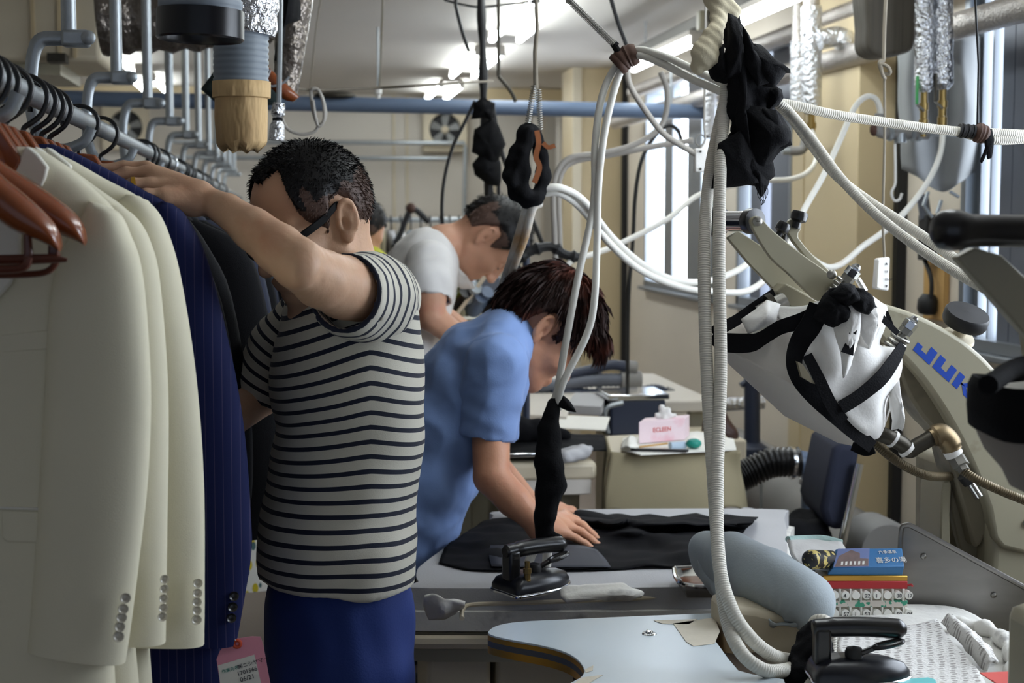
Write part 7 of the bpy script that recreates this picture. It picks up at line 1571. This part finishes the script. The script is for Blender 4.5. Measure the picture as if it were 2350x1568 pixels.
MB().tube(cr([P(1607, 342, 3.6), P(1618, 320, 3.6), P(1616, 280, 3.6), P(1618, 150, 3.6), up_to_ceiling(P(1618, 60, 3.6))], 6), .0028, 6).build('cord', M['cable'], t)

# black rags and canvas ties where the hoses meet
t = thing('rag_bundle', P(1730, 440, 2.6), 'large bundle of black rags tied where the white hoses meet', 'rags')
S = SDF(.005); S.chain([np.array(P(*p)) for p in ((1672, 20, 2.62), (1690, 90, 2.61), (1712, 170, 2.60), (1736, 240, 2.6), (1740, 320, 2.6))], [.012, .022, .028, .022, .014], .02); S.cap(P(1740, 215, 2.6), P(1785, 218, 2.6), .018, .014, .015); S.cap(P(1700, 130, 2.58), P(1690, 250, 2.58), .018, .016, .02); S.cap(P(1696, 240, 2.585), P(1690, 300, 2.585), .014, .012, .02)
v, f = S.mesh(); n = vnormals(v, f); v += n * (lump(v, 34, 3) * .009 + lump(v, 80, 6) * .003)[:, None]; link_mesh('rag_core', v, f.tolist(), M['blackc'], t, angle=180)
for i, pp in enumerate(([(1694, 110), (1716, 104), (1748, 104), (1780, 132), (1816, 166), (1800, 167), (1772, 202), (1750, 198), (1726, 170)],
                        [(1624, 152), (1640, 130), (1664, 100), (1668, 190), (1640, 186), (1630, 180)],
                        [(1676, 190), (1720, 230), (1700, 270), (1650, 272), (1668, 225)],
                        [(1700, 240), (1752, 244), (1790, 262), (1806, 296), (1813, 330), (1790, 346), (1768, 372), (1745, 400), (1700, 380), (1716, 300)],
                        [(1690, 280), (1740, 330), (1778, 376), (1780, 404), (1764, 414), (1756, 436), (1748, 450), (1736, 424), (1700, 418), (1634, 432), (1650, 380), (1664, 320)],
                        [(1752, 200), (1776, 192), (1796, 214), (1790, 238), (1770, 250), (1752, 262), (1740, 240)],
                        [(1672, 30), (1692, 40), (1700, 100), (1706, 200), (1690, 190), (1660, 190), (1664, 110)])):
    rag(pp, 2.575 + .012 * (i % 3), M['blackc'], 'rag_flap', t, .016, 18, i * 2.3 + 1, .004, .03)
for i, pp in enumerate(([(1706, 60), (1716, 100), (1760, 150), (1770, 190), (1740, 200), (1712, 150)], [(1748, 250), (1780, 252), (1800, 290), (1814, 332), (1786, 340), (1756, 310)], [(1650, 330), (1700, 300), (1730, 360), (1740, 420), (1690, 426), (1636, 432)], [(1690, 90), (1712, 110), (1700, 240), (1712, 330), (1728, 380), (1704, 350), (1690, 280)])):
    rag(pp, 2.555 + .01 * (i % 2), M['blackc'], 'rag_flap', t, .009, 16, i * 1.7 + 11, .003, .012)
for k in range(7): MB().tube(cr([P(1742 + k * 3, 425, 2.57), P(1744 + k * 4 - 6, 445, 2.57), P(1750 + (k * 7) % 13 - 4, 462 + (k * 5) % 11, 2.57)], 3), .0005, 4).build('loose_thread', M['blackc'], t)
t = thing('canvas_tie', P(1620, 165, 2.6), 'knotted off-white canvas strap beside the black rags at the top', 'strap')
S = SDF(.004); S.chain([np.array(P(*p)) for p in ((1648, 8, 2.62), (1650, 50, 2.6), (1636, 84, 2.58), (1616, 125, 2.57), (1602, 152, 2.575))], [.018, .013, .017, .024, .014], .012, ((0, 1, 0), .7)); S.cap(P(1646, 84, 2.59), P(1646, 160, 2.6), .008, .006, .01); S.cap(P(1632, -20, 2.62), P(1676, 26, 2.62), .018, .018, .015)
v, f = S.mesh(); n = vnormals(v, f); v += n * (np.sin((v[:, 2] * 1.2 + v[:, 0]) * 260) * .0009 + lump(v, 40, 2) * .003)[:, None]; link_mesh('strap', v, f.tolist(), M['canvas'], t, angle=180)
MB().tube([P(1650, -10, 2.62), up_to_ceiling(P(1650, -30, 2.62))], .008, 8).build('hanging_rope', M['canvas'], t)
# black cloth ring on springs
t = thing('cloth_ring', P(1210, 465, 3.4), 'black cloth-wrapped ring hung on springs above the stooping men', 'hose hanger')
q = cr([P(x, y, 3.4) for x, y in ((1212, 300), (1186, 345), (1172, 400), (1184, 440), (1210, 462), (1238, 448), (1246, 400), (1240, 345), (1226, 310))], 5, closed=True)
S = SDF(.005)
for i in range(len(q)): S.cap(q[i], q[(i + 1) % len(q)], .0125 + .003 * math.sin(i * 1.3), .0125 + .003 * math.sin((i + 1) * 1.3), .01)
S.cap(P(1212, 300, 3.38), P(1202, 440, 3.38), .011, .013, .008); S.cap(P(1200, 345, 3.38), P(1180, 420, 3.38), .010, .012, .008); S.cap(P(1195, 440, 3.39), P(1230, 455, 3.39), .014, .014, .01)
v, f = S.mesh(); n = vnormals(v, f); v += n * (lump(v, 40, 8) * .006)[:, None]; link_mesh('wrapped_ring', v, f.tolist(), M['blackc'], t, angle=180)
MB().ribbon(curve([(1232, 300, 3.37), (1236, 330, 3.365), (1230, 360, 3.365), (1238, 385, 3.365), (1226, 420, 3.365)], 5), .012, .003).build('copper_strip', M['copper'], t)
MB().ribbon(curve([(1246, 328, 3.38), (1258, 338, 3.38), (1274, 334, 3.38)], 4), .01, .003).build('copper_strip', M['copper'], t)
for a, b in (((1210, 290), (1226, 196)), ((1240, 300), (1236, 205))): helix(P(*a, 3.4), P(*b, 3.4), .006, 18, .0011).build('coil', M['steel'], t)
MB().tube([P(1230, 205, 3.4), P(1228, 120, 3.4), P(1233, 60, 3.4), P(1230, 0, 3.4), up_to_ceiling(P(1230, -30, 3.4))], [.006, .005, .0045, .004, .003], 8).build('cord', M['rope'], t)
# black wrapped pole with rags
t = thing('wrapped_pole', P(1128, 640, 5.3), 'tall black cloth-wrapped pole with rags tied on, behind the stooping men', 'pole')
q = curve([(1104, 14, 5.3), (1108, 120, 5.3), (1110, 230, 5.3), (1116, 350, 5.3), (1124, 470, 5.3), (1134, 620, 5.3)], 6)
MB().tube([up_to_ceiling(q[0])] + q + [V((q[-1].x, q[-1].y, .862))], [.006] + [.014 + .003 * math.sin(i * .9) for i in range(len(q))] + [.016], 10).build('pole', M['blackm'], t)
for i, pp in enumerate(([(1086, 240), (1110, 222), (1136, 240), (1128, 275), (1112, 268), (1082, 276)], [(1090, 300), (1130, 270), (1160, 330), (1150, 360), (1130, 380), (1104, 360), (1082, 350)], [(1088, 380), (1110, 350), (1150, 370), (1146, 430), (1118, 420), (1092, 402)])): rag(pp, 5.26, M['blackc'], 'rag_flap', t, .02, 14, i + 3, .006, .03)
MB().tube(curve([(1090, 232, 5.28), (1066, 282, 5.28), (1038, 340, 5.28), (1020, 410, 5.28), (1014, 480, 5.28), (1020, 540, 5.28)], 6), .006, 8).build('cable', M['blackm'], t)
MB().tube(curve([(1130, 240, 5.28), (1146, 330, 5.28), (1170, 400, 5.28), (1215, 490, 5.28), (1246, 562, 5.28)], 6), .008, 8).build('cable', M['blackm'], t)
MB().tube(curve([(1142, 330, 5.32), (1146, 500, 5.32), (1150, 600, 5.32)], 4), .006, 8).build('cable', M['blackm'], t)
t = thing('lamp_arm', P(1250, 620, 4.4), 'black folded arm and stand behind the head of the man in blue', 'lamp')
MB().tube(curve([(1186, 598, 4.4), (1216, 578, 4.4), (1262, 566, 4.4), (1300, 586, 4.4), (1340, 592, 4.4)], 5), [.014 + .006 * (i % 5 == 2) for i in range(21)], 8).build('arm', M['blackm'], t)
MB().prism([P(x, y, 4.4) for x, y in ((1186, 602), (1204, 620), (1200, 650), (1176, 656))], (0, .03, 0)).build('shade', M['blackm'], t, bevel=.004)
MB().tube([P(1208, 500, 4.42), P(1208, 660, 4.42), V((P(1208, 660, 4.42).x, 4.42, .842))], .011, 8).build('stand', M['slate'], t)
# wires, cords and rods
def cord(name, pts, r, m, label, cat='cord', parts=()):
    t = thing(name, P(*pts[-1]), label, cat); MB().tube(curve(pts, 6), r, 6).build('cord_line', M[m], t); return t
t = cord('strung_wire', [(620, 165, 3.9), (660, 188, 3.95), (704, 206, 4.0), (860, 202, 4.05), (1000, 194, 4.1), (1130, 186, 5.3)], .0035, 'rope', 'wire strung level below the ceiling to the black wrapped pole', 'wire')
t = thing('cable_coil', P(720, 290, 4.0), 'coil of thin grey cable hung on the overhead wire', 'cable')
for pp in ([(712, 205, 4.0), (718, 250, 4.0), (726, 280, 4.0), (738, 284, 4.0), (748, 262, 4.0), (738, 220, 4.0), (722, 202, 4.0), (714, 215, 4.0), (720, 262, 4.0), (730, 282, 4.0), (722, 302, 4.0), (690, 308, 4.0), (660, 296, 4.0), (646, 270, 4.0)], [(716, 204, 3.99), (730, 206, 3.99), (742, 236, 3.99), (744, 274, 3.99), (732, 290, 3.99), (724, 270, 3.99), (718, 230, 3.99)]): MB().tube(curve(pp, 6), .0042, 8).build('cable_turn', M['cable'], t)
t = cord('drop_cord', [(879, -20, 5.4), (876, 80, 5.4), (870, 204, 5.4)], .0035, 'rope', 'thin drop cord with a white insulator hanging from the ceiling', 'cord'); MB().lathe([(.008, 0), (.008, .012), (.014, .016), (.014, .036), (.01, .04)], P(868, 226, 5.4), (0, 0, 1), 12).build('insulator', M['white'], t); MB().tube([P(879, -20, 5.4), up_to_ceiling(P(879, -30, 5.4))], .0035, 6).build('cord_line', M['rope'], t)
for pts, r, m_, lb in (([(738, -10, 5.0), (726, 60, 5.0), (712, 200, 5.0)], .002, 'rope', 'faint thin cord hanging left of the white insulator'), ([(1020, 0, 5.3), (1060, 10, 5.3), (1105, 16, 5.3), (1180, 8, 5.3), (1240, 2, 5.3)], .004, 'blackm', 'black cable looped over the top of the wrapped pole'), ([(1046, 14, 5.0), (1060, 70, 5.0), (1076, 118, 5.0)], .006, 'blackm', 'black rod slanting down to the second ceiling light'), ([(1400, -10, 4.2), (1418, 50, 4.2), (1438, 104, 4.2)], .006, 'blackm', 'black rod slanting from the ceiling to the grey channel'), ([(1144, 175, 5.0), (1172, 210, 5.0), (1184, 234, 5.0)], .006, 'dsteel', 'short rod slanting below the wire beside the wrapped pole')):
    c_ = cord('hanging_rod' if 'rod' in lb else 'thin_cord', pts, r, m_, lb, 'rod' if 'rod' in lb else 'cord'); p0 = P(*pts[0]); MB().tube([p0, up_to_ceiling(p0)], r, 6).build('cord_line', M[m_], c_)
# knotted pull cord with white switch
t = thing('pull_switch', P(2026, 668, 3.3), 'white rocker pull switch hanging on a knotted grey cord before the pillar', 'switch')
MB().tube(curve([(2034, -20, 3.3), (2030, 60, 3.3), (2028, 138, 3.3)], 6), .0045, 8).build('cord', M['rope'], t); MB().tube([P(2034, -20, 3.3), up_to_ceiling(P(2034, -30, 3.3))], .0045, 8).build('cord', M['rope'], t)
MB().tube(curve([(2030, 138, 3.3), (2018, 144, 3.3), (2026, 168, 3.3), (2042, 168, 3.29), (2038, 154, 3.285), (2022, 148, 3.29), (2026, 172, 3.29), (2031, 180, 3.3)], 5), .0042, 8).build('knot', M['rope'], t)
MB().tube(curve([(2030, 176, 3.3), (2030, 330, 3.3), (2026, 500, 3.3), (2030, 592, 3.3)], 8), .0032, 8).build('cord', M['rope'], t)
a = [P(x, y, 3.29) for x, y in ((2014, 594), (2043, 590), (2040, 668), (2008, 664))]; MB().prism(a, (0, .022, 0)).build('case', M['white'], t, bevel=.004, bseg=3)
MB().prism([P(x, y, 3.288) for x, y in ((2016, 598), (2024, 597), (2020, 662), (2012, 660))], (0, .003, 0)).build('rocker', M['paper'], t, bevel=.001)
for y_, s_ in ((604, '▲'), (622, 'UP'), (640, 'STOP'), (656, '▼')): lettering('switch_print', s_, P(2031, y_ + 4, 3.2885), (1, 0, 0), (0, 0, 1), .007, M['ink'], t)
# curtain, webbing, hook, wall socket
t = thing('grey_curtain', P(2170, 400, 4.55), 'ragged grey cloth hanging under the lagged pipe by the right window', 'curtain')
rows = [[(2062, 78, 4.6), (2100, 78, 4.56), (2160, 80, 4.58), (2210, 82, 4.54), (2260, 84, 4.58), (2276, 86, 4.6)], [(2062, 180, 4.6), (2100, 180, 4.54), (2160, 182, 4.6), (2210, 182, 4.52), (2262, 184, 4.58), (2284, 186, 4.6)], [(2066, 290, 4.6), (2100, 290, 4.54), (2160, 292, 4.6), (2212, 292, 4.52), (2260, 292, 4.58), (2290, 290, 4.6)], [(2072, 388, 4.6), (2108, 406, 4.56), (2160, 440, 4.58), (2204, 420, 4.54), (2246, 386, 4.58), (2296, 350, 4.6)]]
MB().grid(rumple(sheet([[P(*p) for p in r] for r in rows], 8, 6), .02, 9, 4, (0, 1, 0))).build('cloth', M['greycloth'], t, solid=.003, angle=180)
for x0, y0, x1, y1 in ((2130, 440, 2120, 470), (2118, 470, 2140, 500), (2180, 440, 2200, 452), (2160, 460, 2150, 490)): MB().beam(P(x0, y0, 4.5), P(x1, y1, 4.5), .012, .008).build('clip', M['galv'], t)
t = thing('webbing_loop', P(2046, 130, 4.3), 'thick loop of dark ribbed webbing hanging in front of the lagged pipe', 'strap')
MB().prism(cr([P(x, y, 4.25) for x, y in ((1996, -60), (1992, 60), (1994, 110), (2020, 128), (2060, 126), (2096, 112), (2104, 60), (2104, -60))], 4, closed=True), (0, .12, 0)).build('webbing', M['darkstrap'], t, bevel=.015, bseg=3)
t = thing('wire_hook', P(2056, 462, 4.2), 'white wire hook hanging in front of the black joint', 'hook')
MB().tube(curve([(2054, 330, 4.2), (2055, 404, 4.2), (2054, 424, 4.2), (2046, 442, 4.2), (2052, 460, 4.2), (2064, 458, 4.2), (2070, 444, 4.2)], 6), .004, 8).build('hook_wire', M['white'], t)
a, b = PX(2126, 500, WX - .015), PX(2168, 738, WX - .015)
t = thing('socket_board', (WX - .01, (a.y + b.y) / 2, b.z), 'wooden board on the wall with a black socket and hanging plug', 'socket')
MB().box((WX - .011, (a.y + b.y) / 2, (a.z + b.z) / 2), (.02, abs(a.y - b.y), a.z - b.z)).build('board', M['wood'], t, bevel=.003)
c = PX(2124, 545, WX - .05); MB().box(c + V((.012, 0, 0)), (.05, .07, .15)).build('socket_block', M['blackm'], t, bevel=.004)
MB().tube([c + V((0, 0, .06)), c + V((-.01, .01, .14))], .02, 10).build('cable_boot', M['greyframe'], t)
q = [PX(x, y, WX - .045) for x, y in ((2122, 596), (2137, 640), (2137, 690))]
MB().tube(cr(q, 6), .008, 8).build('cable', M['blackm'], t)
MB().lathe([(0, 0), (.026, .004), (.034, .02), (.034, .05), (.02, .07)], PX(2126, 724, WX - .05), (0.1, 0, 1), 14).build('plug', M['blackm'], t)
# brown hanger shoulder and dark green cloth near the paper sleeve
t = thing('suit_hanger', P(650, 230, 3.7), 'single brown hanger tilted on a wire beside the paper-sleeved hose', 'hanger')
wide_arm([(612, 150, 606, 185, .6), (640, 176, 624, 205, 1), (668, 202, 650, 228, 1), (688, 222, 672, 234, .6)], 3.7, .02, 'brown', t)
MB().tube(curve([(620, 160, 3.68), (612, 185, 3.68), (624, 198, 3.68), (650, 190, 3.68), (664, 176, 3.68)], 5), .003, 6).build('hook', M['galv'], t)
MB().tube([P(612, 185, 3.68), V((P(612, 185, 3.68).x, 3.68, CZ))], .002, 6).build('wire', M['galv'], t)
rag([(462, 206), (480, 180), (498, 150), (640, 215), (642, 240), (500, 240)], 3.75, mat('dark_green_cloth', (18, 36, 34), .85), 'green_cloth', None, .02, 9, 3, .004, .02)
MB().tube([P(520, 200, 3.75), V((P(520, 200, 3.75).x, 3.75, CZ))], .003, 6).build('tie_cord', M['rope'], bpy.data.objects['green_cloth'])
tag(bpy.data.objects['green_cloth'], 'dark green cloth behind the brown paper sleeve', 'cloth')
